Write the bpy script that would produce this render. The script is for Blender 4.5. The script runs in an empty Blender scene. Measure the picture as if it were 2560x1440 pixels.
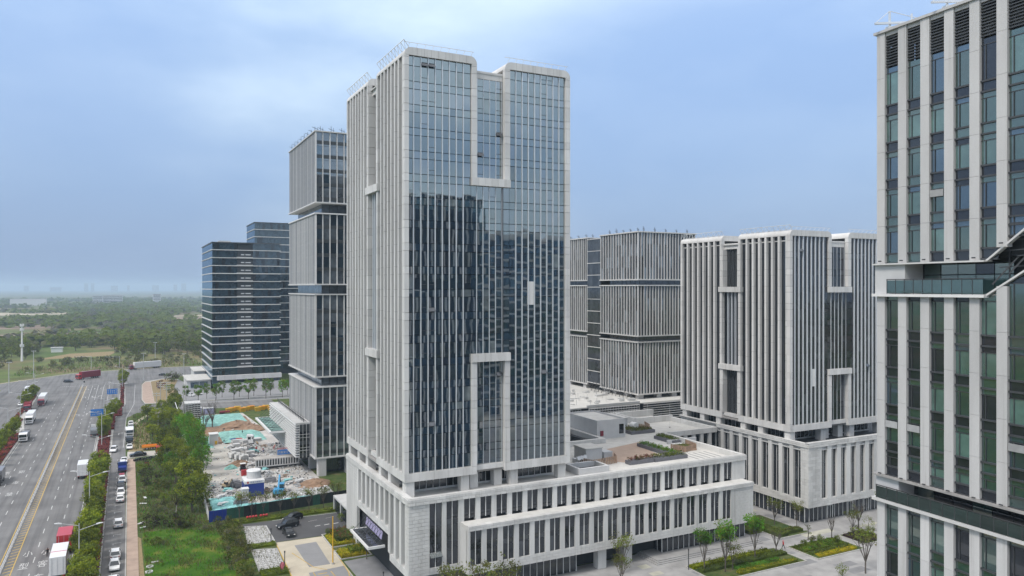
import bpy, bmesh, math, random
from mathutils import Vector, Matrix
random.seed(7)
R = math.radians
SC = bpy.context.scene
COL = SC.collection

# ------------------------------------------------------------------ camera, sky, sun, exposure
YAW = 27.15
cam_d = bpy.data.cameras.new('camera')
cam = bpy.data.objects.new('camera', cam_d)
COL.objects.link(cam)
cam.location = (0, 0, 52)
cam.rotation_euler = (R(90), 0, R(-YAW))
cam_d.sensor_width = 36
cam_d.lens = 1880 / 2560 * 36
cam_d.clip_start = 0.5
cam_d.clip_end = 40000
SC.camera = cam

SUN_EL, SUN_AZ = 52, 250          # azimuth clockwise from +y: from behind and left of the camera
sd = bpy.data.lights.new('sun', 'SUN')
sd.energy = 1.5
sd.angle = R(14)
sd.color = (1.0, 0.955, 0.90)
sun = bpy.data.objects.new('sun', sd)
COL.objects.link(sun)
_s = Vector((math.sin(R(SUN_AZ)) * math.cos(R(SUN_EL)), math.cos(R(SUN_AZ)) * math.cos(R(SUN_EL)), math.sin(R(SUN_EL))))
sun.rotation_euler = _s.to_track_quat('Z', 'Y').to_euler()
sun.location = (0, 0, 300)

W = bpy.data.worlds.new('World')
SC.world = W
W.use_nodes = True
wt = W.node_tree
wt.nodes.clear()
def wn(t, **k):
    n = wt.nodes.new(t)
    for a, v in k.items(): setattr(n, a, v)
    return n
w_out = wn('ShaderNodeOutputWorld')
w_bg = wn('ShaderNodeBackground')
w_bg.inputs['Strength'].default_value = 0.1
sky = wn('ShaderNodeTexSky', sky_type='NISHITA', sun_disc=False, sun_elevation=R(SUN_EL), sun_rotation=R(SUN_AZ))
sky.air_density = 1.4; sky.dust_density = 2.5; sky.ozone_density = 1.5
w_tc = wn('ShaderNodeTexCoord')
w_sep = wn('ShaderNodeSeparateXYZ')
wt.links.new(w_tc.outputs['Generated'], w_sep.inputs[0])
w_map = wn('ShaderNodeMapping')
w_map.inputs['Scale'].default_value = (1.0, 1.0, 2.6)
wt.links.new(w_tc.outputs['Generated'], w_map.inputs[0])
w_n = wn('ShaderNodeTexNoise')
w_n.inputs['Scale'].default_value = 2.7; w_n.inputs['Detail'].default_value = 5; w_n.inputs['Roughness'].default_value = 0.5
wt.links.new(w_map.outputs[0], w_n.inputs['Vector'])
w_r = wn('ShaderNodeValToRGB')
w_r.color_ramp.elements[0].position = 0.38; w_r.color_ramp.elements[0].color = (2.5, 3.55, 5.35, 1)
w_r.color_ramp.elements[1].position = 0.62; w_r.color_ramp.elements[1].color = (4.5, 5.55, 6.8, 1)
wt.links.new(w_n.outputs['Fac'], w_r.inputs['Fac'])
# overcast: brighter towards the zenith
w_m = wn('ShaderNodeMath', operation='MULTIPLY_ADD', use_clamp=False)
w_m.inputs[1].default_value = 1.25; w_m.inputs[2].default_value = 0.80
w_max = wn('ShaderNodeMath', operation='MAXIMUM'); w_max.inputs[1].default_value = 0.0
wt.links.new(w_sep.outputs['Z'], w_max.inputs[0])
wt.links.new(w_max.outputs[0], w_m.inputs[0])
w_v = wn('ShaderNodeVectorMath', operation='SCALE')
# two deeper blue openings in the cloud
w_col = w_r.outputs['Color']
for cdir, wid in (((-0.0473, 0.9928, 0.11), 0.965), ((0.6869, 0.7109, 0.151), 0.975)):
    w_dot = wn('ShaderNodeVectorMath', operation='DOT_PRODUCT'); w_nrm = wn('ShaderNodeVectorMath', operation='NORMALIZE')
    w_dist = wn('ShaderNodeVectorMath', operation='MULTIPLY_ADD'); w_dist.inputs[1].default_value = (.22, .22, .22)
    wt.links.new(w_n.outputs['Color'], w_dist.inputs[0]); wt.links.new(w_tc.outputs['Generated'], w_dist.inputs[2])
    wt.links.new(w_dist.outputs[0], w_nrm.inputs[0]); wt.links.new(w_nrm.outputs[0], w_dot.inputs[0]); w_dot.inputs[1].default_value = cdir
    w_sm = wn('ShaderNodeMapRange', interpolation_type='SMOOTHSTEP'); w_sm.inputs['From Min'].default_value = wid - .05; w_sm.inputs['From Max'].default_value = wid + .02; w_sm.inputs['To Max'].default_value = .8
    wt.links.new(w_dot.outputs['Value'], w_sm.inputs['Value'])
    w_bl = wn('ShaderNodeMixRGB'); w_bl.inputs[2].default_value = (2.0, 3.05, 5.2, 1)
    wt.links.new(w_sm.outputs[0], w_bl.inputs['Fac']); wt.links.new(w_col, w_bl.inputs[1]); w_col = w_bl.outputs[0]
wt.links.new(w_col, w_v.inputs[0]); wt.links.new(w_m.outputs[0], w_v.inputs['Scale'])
# thick white cloud overhead
w_hi = wn('ShaderNodeMapRange', interpolation_type='SMOOTHSTEP'); w_hi.inputs['From Min'].default_value = 0.30; w_hi.inputs['From Max'].default_value = 0.75
wt.links.new(w_sep.outputs['Z'], w_hi.inputs['Value'])
w_wh = wn('ShaderNodeMixRGB'); w_wh.inputs[2].default_value = (9.6, 9.4, 9.3, 1)
wt.links.new(w_hi.outputs[0], w_wh.inputs['Fac']); wt.links.new(w_v.outputs[0], w_wh.inputs[1])
w_mix = wn('ShaderNodeMixRGB'); w_mix.inputs['Fac'].default_value = 0.82
wt.links.new(sky.outputs[0], w_mix.inputs[1]); wt.links.new(w_wh.outputs[0], w_mix.inputs[2])
wt.links.new(w_mix.outputs[0], w_bg.inputs['Color']); wt.links.new(w_bg.outputs[0], w_out.inputs['Surface'])

SC.view_settings.view_transform = 'Standard'
SC.view_settings.look = 'None'
SC.view_settings.gamma = 1.0
SC.view_settings.use_curve_mapping = False
SC.view_settings.exposure = 0.66
SC.render.engine = 'CYCLES'
SC.cycles.max_bounces = 6; SC.cycles.diffuse_bounces = 2; SC.cycles.glossy_bounces = 3
SC.cycles.transmission_bounces = 3; SC.cycles.transparent_max_bounces = 6; SC.cycles.volume_bounces = 0
SC.cycles.use_denoising = True
SC.cycles.caustics_reflective = False; SC.cycles.caustics_refractive = False
SC.cycles.sample_clamp_indirect = 6

# ------------------------------------------------------------------ materials
MATS = {}
def _nt(name):
    m = bpy.data.materials.new(name); m.use_nodes = True
    t = m.node_tree; b = t.nodes['Principled BSDF']
    MATS[name] = m
    return m, t, b
def L(t, a, b): t.links.new(a, b)
def noise(t, scale, detail=4, rough=0.55, stretch=None, kind='ShaderNodeTexNoise'):
    g = t.nodes.new('ShaderNodeNewGeometry')
    n = t.nodes.new(kind)
    n.inputs['Scale'].default_value = scale
    if 'Detail' in n.inputs: n.inputs['Detail'].default_value = detail
    if 'Roughness' in n.inputs: n.inputs['Roughness'].default_value = rough
    v = g.outputs['Position']
    if stretch:
        mp = t.nodes.new('ShaderNodeMapping'); mp.inputs['Scale'].default_value = stretch
        L(t, v, mp.inputs[0]); v = mp.outputs[0]
    L(t, v, n.inputs['Vector'])
    return n
def ramp(t, fac, stops):
    r = t.nodes.new('ShaderNodeValToRGB')
    e = r.color_ramp.elements
    while len(e) < len(stops): e.new(0.5)
    for k, (p, c) in enumerate(stops):
        e[k].position = p; e[k].color = tuple(c) + (1,)
    L(t, fac, r.inputs['Fac'])
    return r.outputs['Color']
def mulc(t, a, b, f=1.0, mode='MULTIPLY'):
    m = t.nodes.new('ShaderNodeMixRGB'); m.blend_type = mode
    if isinstance(f, float): m.inputs['Fac'].default_value = f
    else: L(t, f, m.inputs['Fac'])
    for k, x in ((1, a), (2, b)):
        if isinstance(x, tuple): m.inputs[k].default_value = x + (1,)
        else: L(t, x, m.inputs[k])
    return m.outputs[0]
def objrand(t, lo, hi):
    o = t.nodes.new('ShaderNodeObjectInfo')
    m = t.nodes.new('ShaderNodeMapRange')
    m.inputs['To Min'].default_value = lo; m.inputs['To Max'].default_value = hi
    L(t, o.outputs['Random'], m.inputs['Value'])
    return m.outputs[0]
def flat(name, col, rough=0.6, metal=0.0, var=0.12, scale=1.5, spec=0.5, rnd=0.0, bump=0.0, detail=4):
    m, t, b = _nt(name)
    n = noise(t, scale, detail)
    lo = tuple(c * (1 - var) for c in col); hi = tuple(min(1, c * (1 + var)) for c in col)
    c = ramp(t, n.outputs['Fac'], [(0.3, lo), (0.7, hi)])
    if rnd:
        v = objrand(t, 1 - rnd, 1 + rnd)
        h = t.nodes.new('ShaderNodeHueSaturation'); L(t, v, h.inputs['Value']); L(t, c, h.inputs['Color']); c = h.outputs[0]
    L(t, c, b.inputs['Base Color'])
    b.inputs['Roughness'].default_value = rough; b.inputs['Metallic'].default_value = metal
    b.inputs['Specular IOR Level'].default_value = spec
    if bump:
        bp = t.nodes.new('ShaderNodeBump'); bp.inputs['Strength'].default_value = bump; bp.inputs['Distance'].default_value = 0.05
        L(t, n.outputs['Fac'], bp.inputs['Height']); L(t, bp.outputs[0], b.inputs['Normal'])
    return m
def stone(name, col, rnd=0.08):
    m, t, b = _nt(name)
    n1 = noise(t, 0.22, 5, 0.6, (1, 1, 0.25)); n2 = noise(t, 9.0, 3)
    c = ramp(t, n1.outputs['Fac'], [(0.3, tuple(x * 0.86 for x in col)), (0.65, tuple(x * 1.08 for x in col))])
    c2 = ramp(t, n2.outputs['Fac'], [(0.3, (0.93, 0.93, 0.92)), (0.7, (1.0, 1.0, 1.0))])
    n3 = noise(t, 1.0, 4, 0.6, (2.2, 2.2, 0.05)); c = mulc(t, c, ramp(t, n3.outputs['Fac'], [(0.28, (0.80, 0.795, 0.78)), (0.45, (1, 1, 1))]))
    c = mulc(t, c, c2)
    h = t.nodes.new('ShaderNodeHueSaturation'); L(t, objrand(t, 1 - rnd, 1 + rnd), h.inputs['Value']); L(t, c, h.inputs['Color'])
    L(t, h.outputs[0], b.inputs['Base Color'])
    b.inputs['Roughness'].default_value = 0.55; b.inputs['Specular IOR Level'].default_value = 0.35
    return m
def glass(name, col, refl, tint=(0.75, 0.88, 1.0), rough=0.02, rnd=0.35, wav=0.005):
    """coated curtain wall glass: dark body seen through, mirror coat on top"""
    m, t, b = _nt(name)
    n = noise(t, 0.5, 3)
    c = ramp(t, n.outputs['Fac'], [(0.3, tuple(x * 0.6 for x in col)), (0.7, tuple(x * 1.3 for x in col))])
    h = t.nodes.new('ShaderNodeHueSaturation'); L(t, objrand(t, 1 - rnd, 1 + rnd), h.inputs['Value']); L(t, c, h.inputs['Color'])
    L(t, h.outputs[0], b.inputs['Base Color'])
    b.inputs['Roughness'].default_value = 0.5; b.inputs['Specular IOR Level'].default_value = 0.0
    g = t.nodes.new('ShaderNodeBsdfGlossy'); g.inputs['Color'].default_value = tint + (1,); g.inputs['Roughness'].default_value = rough
    nb = noise(t, 0.45, 0)
    bp = t.nodes.new('ShaderNodeBump'); bp.inputs['Strength'].default_value = 1.0; bp.inputs['Distance'].default_value = wav
    L(t, nb.outputs['Fac'], bp.inputs['Height']); L(t, bp.outputs[0], g.inputs['Normal'])
    lw = t.nodes.new('ShaderNodeLayerWeight'); lw.inputs['Blend'].default_value = 0.22
    mr = t.nodes.new('ShaderNodeMapRange'); mr.inputs['To Min'].default_value = refl; mr.inputs['To Max'].default_value = 0.8
    L(t, lw.outputs['Fresnel'], mr.inputs['Value'])
    mx = t.nodes.new('ShaderNodeMixShader')
    L(t, mr.outputs[0], mx.inputs[0]); L(t, b.outputs[0], mx.inputs[1]); L(t, g.outputs[0], mx.inputs[2])
    L(t, mx.outputs[0], t.nodes['Material Output'].inputs['Surface'])
    return m
def leaf(name, col, var=0.45):
    m, t, b = _nt(name)
    n = noise(t, 0.55, 3)
    c = ramp(t, n.outputs['Fac'], [(0.3, tuple(x * (1 - var) for x in col)), (0.7, tuple(x * (1 + var) for x in col))])
    h = t.nodes.new('ShaderNodeHueSaturation'); L(t, objrand(t, 0.75, 1.3), h.inputs['Value']); L(t, c, h.inputs['Color'])
    L(t, h.outputs[0], b.inputs['Base Color']); b.inputs['Roughness'].default_value = 0.6
    b.inputs['Specular IOR Level'].default_value = 0.25
    tr = t.nodes.new('ShaderNodeBsdfTranslucent'); L(t, h.outputs[0], tr.inputs['Color'])
    mx = t.nodes.new('ShaderNodeMixShader'); mx.inputs[0].default_value = 0.5
    L(t, b.outputs[0], mx.inputs[1]); L(t, tr.outputs[0], mx.inputs[2])
    L(t, mx.outputs[0], t.nodes['Material Output'].inputs['Surface'])
    return m

stone('stone', (0.63, 0.62, 0.605))
stone('stone_podium', (0.61, 0.605, 0.59), 0.11)
stone('stone_dim', (0.54, 0.53, 0.525), 0.07)
flat('fin_metal', (0.60, 0.59, 0.575), 0.4, 0.0, 0.05, rnd=0.14)
flat('mullion', (0.62, 0.65, 0.68), 0.32, 0.2, 0.04)
flat('fin_shade', (0.42, 0.42, 0.43), 0.45, 0, .08, rnd=.1)  # greyer fin tone, painted in for shade streaks
flat('joint', (0.10, 0.10, 0.10), 0.8)
flat('core', (0.025, 0.028, 0.032), 0.7)
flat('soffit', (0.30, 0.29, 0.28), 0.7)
flat('frame_dark', (0.05, 0.052, 0.056), 0.4)
flat('frame_white', (0.70, 0.70, 0.69), 0.4, 0.0, 0.05)
flat('roof_grey', (0.50, 0.50, 0.49), 0.8, 0, 0.12, 0.35)
flat('roof_pave', (0.56, 0.55, 0.52), 0.8, 0, 0.1, 0.5)
flat('deck_tan', (0.42, 0.31, 0.24), 0.75, 0, 0.08, 0.6)
flat('plaster', (0.52, 0.52, 0.52), 0.75, 0, 0.05, 0.6)
flat('timber', (0.33, 0.22, 0.15), 0.7, 0, 0.2, 3, rnd=0.15)
glass('glass_main', (0.008, 0.030, 0.060), 0.42, (0.76, 0.80, 0.76))
glass('glass_main_b', (0.03, 0.05, 0.07), 0.38, (0.76, 0.80, 0.76))
glass('glass_main_c', (0.005, 0.020, 0.045), 0.46, (0.76, 0.79, 0.78))
glass('glass_dark', (0.012, 0.014, 0.017), 0.07, (0.85, 0.9, 1.0))
glass('glass_dark_b', (0.04, 0.044, 0.048), 0.08, (0.85, 0.9, 1.0))
glass('glass_green', (0.012, 0.037, 0.037), 0.24, (0.72, 0.80, 0.74))
glass('glass_green_b', (0.06, 0.115, 0.105), 0.20, (0.75, 0.82, 0.78))
glass('glass_pale', (0.11, 0.125, 0.14), 0.20, (0.8, 0.88, 0.95))
glass('glass_band', (0.024, 0.048, 0.068), 0.11, (0.7, 0.78, 0.85))
glass('glass_rail', (0.010, 0.022, 0.020), 0.12, (0.75, 0.85, 0.8))
glass('canopy_glass', (0.22, 0.36, 0.32), 0.12, (0.8, 0.95, 0.95))
glass('glass_blue', (0.02, 0.035, 0.05), 0.22, (0.65, 0.8, 0.92))
glass('glass_lit', (0.13, 0.155, 0.165), 0.28, (0.76, 0.80, 0.76))  # paler body colour stands in for lit ceilings behind the panes
flat('spandrel_dark', (0.045, 0.05, 0.052), 0.35)
flat('blind', (0.36, 0.36, 0.36), 0.7, rnd=0.25)

# ------------------------------------------------------------------ mesh helpers
class MB:
    """collects boxes, prisms and tubes; build() links them as one mesh object"""
    def __init__(s): s.v = []; s.f = []; s.m = []; s.mi = 0
    def mat(s, i): s.mi = i; return s
    def add(s, vs, fs):
        o = len(s.v); s.v.extend(vs)
        for f in fs: s.f.append(tuple(o + i for i in f)); s.m.append(s.mi)
        return s
    def box(s, x0, x1, y0, y1, z0, z1):
        return s.add([(x0, y0, z0), (x1, y0, z0), (x1, y1, z0), (x0, y1, z0), (x0, y0, z1), (x1, y0, z1), (x1, y1, z1), (x0, y1, z1)],
                     [(0, 3, 2, 1), (4, 5, 6, 7), (0, 1, 5, 4), (1, 2, 6, 5), (2, 3, 7, 6), (3, 0, 4, 7)])
    def bar(s, a, b, w, h=None):
        """square bar from a to b"""
        h = w if h is None else h
        a = Vector(a); b = Vector(b); d = (b - a)
        if d.length < 1e-6: return s
        d.normalize()
        u = d.cross(Vector((0, 0, 1)))
        if u.length < 1e-3: u = Vector((1, 0, 0))
        u.normalize(); v = u.cross(d)
        u *= w / 2; v *= h / 2
        vs = [tuple(p + i * u + j * v) for p in (a, b) for i, j in ((-1, -1), (1, -1), (1, 1), (-1, 1))]
        return s.add(vs, [(0, 1, 2, 3), (7, 6, 5, 4), (0, 4, 5, 1), (1, 5, 6, 2), (2, 6, 7, 3), (3, 7, 4, 0)])
    def tube(s, a, b, r0, r1=None, n=8, cap=True):
        r1 = r0 if r1 is None else r1
        a = Vector(a); b = Vector(b); d = (b - a).normalized()
        u = d.cross(Vector((0, 0, 1)))
        if u.length < 1e-3: u = Vector((1, 0, 0))
        u.normalize(); v = d.cross(u)
        vs = []
        for p, r in ((a, r0), (b, r1)):
            for k in range(n):
                t = 2 * math.pi * k / n
                vs.append(tuple(p + r * (math.cos(t) * u + math.sin(t) * v)))
        fs = [(k, (k + 1) % n, n + (k + 1) % n, n + k) for k in range(n)]
        if cap: fs += [tuple(range(n - 1, -1, -1)), tuple(range(n, 2 * n))]
        return s.add(vs, fs)
    def prism(s, poly, z0, z1):
        """poly: ccw list of (x, y)"""
        n = len(poly)
        vs = [(x, y, z0) for x, y in poly] + [(x, y, z1) for x, y in poly]
        return s.add(vs, [tuple(range(n - 1, -1, -1)), tuple(range(n, 2 * n))] + [(k, (k + 1) % n, n + (k + 1) % n, n + k) for k in range(n)])
    def prism_y(s, poly, y0, y1):
        """poly of (x, z), extruded along y"""
        n = len(poly)
        vs = [(x, y0, z) for x, z in poly] + [(x, y1, z) for x, z in poly]
        return s.add(vs, [tuple(range(n)), tuple(range(2 * n - 1, n - 1, -1))] + [(k, n + k, n + (k + 1) % n, (k + 1) % n) for k in range(n)])
    def sheet(s, poly, z):
        return s.add([(x, y, z) for x, y in poly], [tuple(range(len(poly)))])
    def blob(s, c, rx, ry, rz, n=8, m=5, jit=0.0, rng=random):
        vs = [(c[0], c[1], c[2] - rz)]
        for i in range(1, m):
            ph = -math.pi / 2 + math.pi * i / m
            for k in range(n):
                t = 2 * math.pi * k / n; q = 1 + rng.uniform(-jit, jit)
                vs.append((c[0] + rx * q * math.cos(ph) * math.cos(t), c[1] + ry * q * math.cos(ph) * math.sin(t), c[2] + rz * q * math.sin(ph)))
        vs.append((c[0], c[1], c[2] + rz))
        fs = [(0, 1 + (k + 1) % n, 1 + k) for k in range(n)]
        for i in range(m - 2):
            for k in range(n):
                a = 1 + i * n + k; b = 1 + i * n + (k + 1) % n
                fs.append((a, b, b + n, a + n))
        top = len(vs) - 1; o = 1 + (m - 2) * n
        fs += [(o + k, o + (k + 1) % n, top) for k in range(n)]
        return s.add(vs, fs)
    def build(s, name, mats, parent=None, off=(0, 0, 0), smooth=False):
        me = bpy.data.meshes.new(name)
        if any(off): vs = [(x - off[0], y - off[1], z - off[2]) for x, y, z in s.v]
        else: vs = s.v
        me.from_pydata(vs, [], s.f)
        if isinstance(mats, str): mats = [mats]
        for m in mats: me.materials.append(MATS[m])
        if len(mats) > 1: me.polygons.foreach_set('material_index', s.m)
        if smooth: me.polygons.foreach_set('use_smooth', [True] * len(s.f))
        me.update()
        o = bpy.data.objects.new(name, me)
        COL.objects.link(o)
        if parent is not None: o.parent = parent
        return o
def tag(o, label=None, cat=None, group=None, kind=None):
    if label: o['label'] = label
    if cat: o['category'] = cat
    if group: o['group'] = group
    if kind: o['kind'] = kind
    return o
def thing(name, label, cat, loc=(0, 0, 0), rz=0.0, group=None):
    o = bpy.data.objects.new(name, None)
    o.empty_display_size = 0.5
    COL.objects.link(o)
    o.location = loc; o.rotation_euler = (0, 0, rz)
    return tag(o, label, cat, group)
def copy_tree(o, parent=None):
    c = o.copy(); COL.objects.link(c)
    if parent is not None: c.parent = parent
    for ch in o.children: copy_tree(ch, c)
    return c
def place(proto, used, loc, rz=0.0, label=None, scale=None):
    """first call places the prototype itself, later calls copies"""
    o = proto if not used else copy_tree(proto)
    o.location = loc; o.rotation_euler = (0, 0, rz)
    if label: o['label'] = label
    if scale: o.scale = scale if isinstance(scale, tuple) else (scale,) * 3
    return o
CUBES = {}
def cube(mat):
    if mat not in CUBES:
        b = MB().box(-.5, .5, -.5, .5, -.5, .5)
        me = bpy.data.meshes.new('unit_block_' + mat)
        me.from_pydata(b.v, [], b.f); me.materials.append(MATS[mat]); me.update()
        CUBES[mat] = me
    return CUBES[mat]
CAMP = Vector((0, 0, 52))
class Bag:
    """alike pieces of one thing: the ones that show largest become parts, the rest one joined part"""
    def __init__(s, name, limit=300): s.name = name; s.limit = limit; s.it = []
    def box(s, x0, x1, y0, y1, z0, z1, mat, rx=0.0, rz=0.0):
        s.it.append((((x0 + x1) / 2, (y0 + y1) / 2, (z0 + z1) / 2), (x1 - x0, y1 - y0, z1 - z0), mat, rx, rz))
    def done(s, root, off=(0, 0, 0), vis=None):
        if not s.it: return
        M = root.matrix_basis
        def score(i):
            c = Vector(i[0]) - Vector(off)
            w = M @ c
            a = sorted(i[1]); q = a[1] * a[2] / ((w - CAMP).length_squared + 1)
            if vis and not vis(i): q *= 0.02
            return -q
        it = sorted(s.it, key=score)
        for c, d, mat, rx, rz in it[:s.limit]:
            o = bpy.data.objects.new(s.name, cube(mat))
            COL.objects.link(o); o.parent = root
            o.location = (c[0] - off[0], c[1] - off[1], c[2] - off[2]); o.scale = d
            if rx or rz: o.rotation_euler = (rx, 0, rz)
        rest = it[s.limit:]
        if rest:
            mats = sorted(set(i[2] for i in rest)); b = MB()
            for c, d, mat, rx, rz in rest:
                b.mat(mats.index(mat)); k = len(b.v)
                b.box(-d[0] / 2, d[0] / 2, -d[1] / 2, d[1] / 2, -d[2] / 2, d[2] / 2)
                E = Matrix.Rotation(rz, 3, 'Z') @ Matrix.Rotation(rx, 3, 'X') if (rx or rz) else None
                for q in range(k, len(b.v)):
                    p = b.v[q]
                    if E: p = E @ Vector(p)
                    b.v[q] = (p[0] + c[0], p[1] + c[1], p[2] + c[2])
            o = b.build(s.name + '_field', mats, root, off)
            o['kind'] = 'stuff'

class MBag(Bag):
    """bag whose boxes share one material"""
    def __init__(s, name, mat, limit=300): Bag.__init__(s, name, limit); s.mt = mat
    def box(s, x0, x1, y0, y1, z0, z1): Bag.box(s, x0, x1, y0, y1, z0, z1, s.mt)
# ------------------------------------------------------------------ ground, roads, pavements
def landmat():
    m, t, b = _nt('land')
    n1 = noise(t, 0.0042, 6, 0.62); n2 = noise(t, 0.05, 5, 0.65); n3 = noise(t, 0.9, 4)
    c1 = ramp(t, n1.outputs['Fac'], [(0.36, (0.06, 0.11, 0.03)), (0.46, (0.11, 0.14, 0.05)), (0.54, (0.18, 0.135, 0.09)), (0.62, (0.09, 0.13, 0.045)), (0.72, (0.22, 0.165, 0.12))])
    c2 = ramp(t, n2.outputs['Fac'], [(0.3, (0.55, 0.62, 0.5)), (0.5, (1, 1, 1)), (0.72, (1.35, 1.25, 1.05))])
    c3 = ramp(t, n3.outputs['Fac'], [(0.3, (0.8, 0.8, 0.75)), (0.7, (1.15, 1.15, 1.1))])
    L(t, mulc(t, mulc(t, c1, c2), c3), b.inputs['Base Color']); b.inputs['Roughness'].default_value = 0.95; b.inputs['Specular IOR Level'].default_value = 0.1
landmat()
def grassmat(name, a, bcol, c, sc=0.35):
    m, t, b = _nt(name)
    n1 = noise(t, sc, 6, 0.65); n2 = noise(t, 4.0, 4, 0.7)
    col = ramp(t, n1.outputs['Fac'], [(0.32, a), (0.5, bcol), (0.68, c)])
    c2 = ramp(t, n2.outputs['Fac'], [(0.25, (0.55, 0.6, 0.5)), (0.5, (1, 1, 1)), (0.8, (1.4, 1.35, 1.2))])
    L(t, mulc(t, col, c2), b.inputs['Base Color']); b.inputs['Roughness'].default_value = 0.95; b.inputs['Specular IOR Level'].default_value = 0.1
grassmat('verge', (0.035, 0.065, 0.018), (0.07, 0.10, 0.03), (0.14, 0.12, 0.06))
grassmat('lawn', (0.018, 0.075, 0.006), (0.055, 0.12, 0.01), (0.16, 0.15, 0.035), 0.22)
grassmat('soil_bare', (0.20, 0.15, 0.09), (0.27, 0.21, 0.12), (0.16, 0.14, 0.08), 0.8)
def asphaltmat(name, base, streak=True):
    m, t, b = _nt(name)
    n1 = noise(t, 0.12, 5, 0.6); n2 = noise(t, 0.8, 3, 0.5, (1.0, 0.03, 1.0)); n3 = noise(t, 6.0, 3)
    c = ramp(t, n1.outputs['Fac'], [(0.3, tuple(x * .82 for x in base)), (0.7, tuple(x * 1.18 for x in base))])
    if streak: c = mulc(t, c, ramp(t, n2.outputs['Fac'], [(0.3, (0.68, 0.68, 0.68)), (0.52, (1.0, 1.0, 1.0)), (0.75, (1.16, 1.16, 1.14))]))
    c = mulc(t, c, ramp(t, n3.outputs['Fac'], [(0.2, (0.9, 0.9, 0.9)), (0.8, (1.08, 1.08, 1.08))]))
    L(t, c, b.inputs['Base Color']); b.inputs['Roughness'].default_value = 0.85; b.inputs['Specular IOR Level'].default_value = 0.25
asphaltmat('asphalt', (0.165, 0.163, 0.163))
asphaltmat('asphalt_dark', (0.085, 0.085, 0.088), False)
flat('line_white', (0.46, 0.46, 0.45), 0.7, 0, 0.22, 1.5)
flat('line_yellow', (0.50, 0.33, 0.06), 0.7, 0, 0.2, 1.5)
flat('kerb_stone', (0.40, 0.39, 0.37), 0.8, 0, 0.12, 0.8)
flat('brick_path', (0.36, 0.27, 0.215), 0.85, 0, 0.16, 0.5)
flat('concrete', (0.42, 0.40, 0.36), 0.85, 0, 0.14, 0.3, detail=6)
flat('concrete_warm', (0.47, 0.42, 0.33), 0.85, 0, 0.14, 0.25, detail=6)
flat('slab_grey', (0.24, 0.24, 0.245), 0.85, 0, 0.08, 0.4)
flat('site_dust', (0.40, 0.38, 0.355), 0.95, 0, 0.3, 0.22, detail=8)
flat('site_earth', (0.24, 0.155, 0.10), 0.95, 0, 0.3, 0.5, detail=8)
flat('net_green', (0.19, 0.38, 0.34), 0.85, 0, 0.4, 0.8, detail=7)
flat('net_teal', (0.20, 0.44, 0.44), 0.85, 0, 0.35, 0.7, detail=7)
flat('paving_a', (0.31, 0.305, 0.30), 0.8, 0, 0.22, 0.3, detail=7)
flat('paving_b', (0.215, 0.215, 0.22), 0.8, 0, 0.16, 0.4, detail=7)
flat('paving_c', (0.42, 0.41, 0.34), 0.8, 0, 0.16, 0.4, detail=7)
flat('field_brown', (0.21, 0.15, 0.11), 0.95, 0, 0.25, 0.02)
flat('field_pale', (0.40, 0.35, 0.26), 0.95, 0, 0.25, 0.02)
flat('field_green', (0.10, 0.16, 0.06), 0.95, 0, 0.3, 0.02)
def struct(name, poly, z, mat): return tag(MB().sheet(poly, z).build(name, mat), kind='structure')
def rect(x0, x1, y0, y1): return [(x0, y0), (x1, y0), (x1, y1), (x0, y1)]
struct('ground', rect(-14000, 14000, -3000, 18000), 0.0, 'land')
# near ground: everything this side of the cross road
struct('verge_ground', [(-200, -150), (300, -150), (300, 480), (60, 500), (8, 466), (-20, 462), (-60, 420), (-200, 340)], 0.004, 'verge')
struct('road', [(-52, -120), (-0.2, -120), (-0.2, 337), (4.0, 350), (60, 346), (60, 366), (7.6, 372), (6.2, 386), (7.2, 452), (9, 466), (42, 496), (140, 512), (140, 548), (45, 541), (5.5, 541), (-31, 527), (-61, 489), (-110, 420), (-190, 320), (-190, 268), (-90, 372), (-52, 410)], 0.009, 'asphalt')
for n, y0, y1, z, mt in (('field', 880, 1010, .02, 'field_brown'), ('field', 1180, 1480, .02, 'field_brown'), ('field', 1500, 1560, .03, 'field_pale'), ('field', 1700, 2100, .02, 'field_green')):
    x0, x1 = (-150, -30) if y0 < 1000 else (60, 170) if y0 < 1600 else (-100, 80)
    struct(n, [(x0, y0), (x1 * .9, y0 + 10), (x1, y1), (x0 * 1.1, y1 - 12)], z, mt)
for k, (x, y, w, d, mt) in enumerate(((-110, 1130, 90, 120, 'field_brown'), (20, 1010, 50, 60, 'field_brown'), (-40, 1360, 120, 140, 'field_brown'), (-180, 1700, 160, 200, 'field_pale'), (-15, 840, 40, 40, 'field_brown'))): struct('field', [(x - w * .5, y), (x + w * .42, y + d * .1), (x + w * .5, y + d), (x - w * .44, y + d * .86)], .024 + k * .001, mt)
struct('field', [(-60, 640), (-12, 655), (-6, 700), (-40, 690)], .02, 'soil_bare')
struct('path', [(82, 1080), (85, 1080), (96, 1190), (90, 1300), (87, 1300), (92, 1190)], .03, 'field_pale')
# far verge strip beyond the cross road
struct('kerb', [(-61, 489), (-31, 527), (5.5, 541), (45, 541), (140, 548), (140, 549.2), (45, 542.4), (5.2, 542.4), (-31.6, 528.4), (-62, 490.2)], 0.02, 'field_pale')
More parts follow.
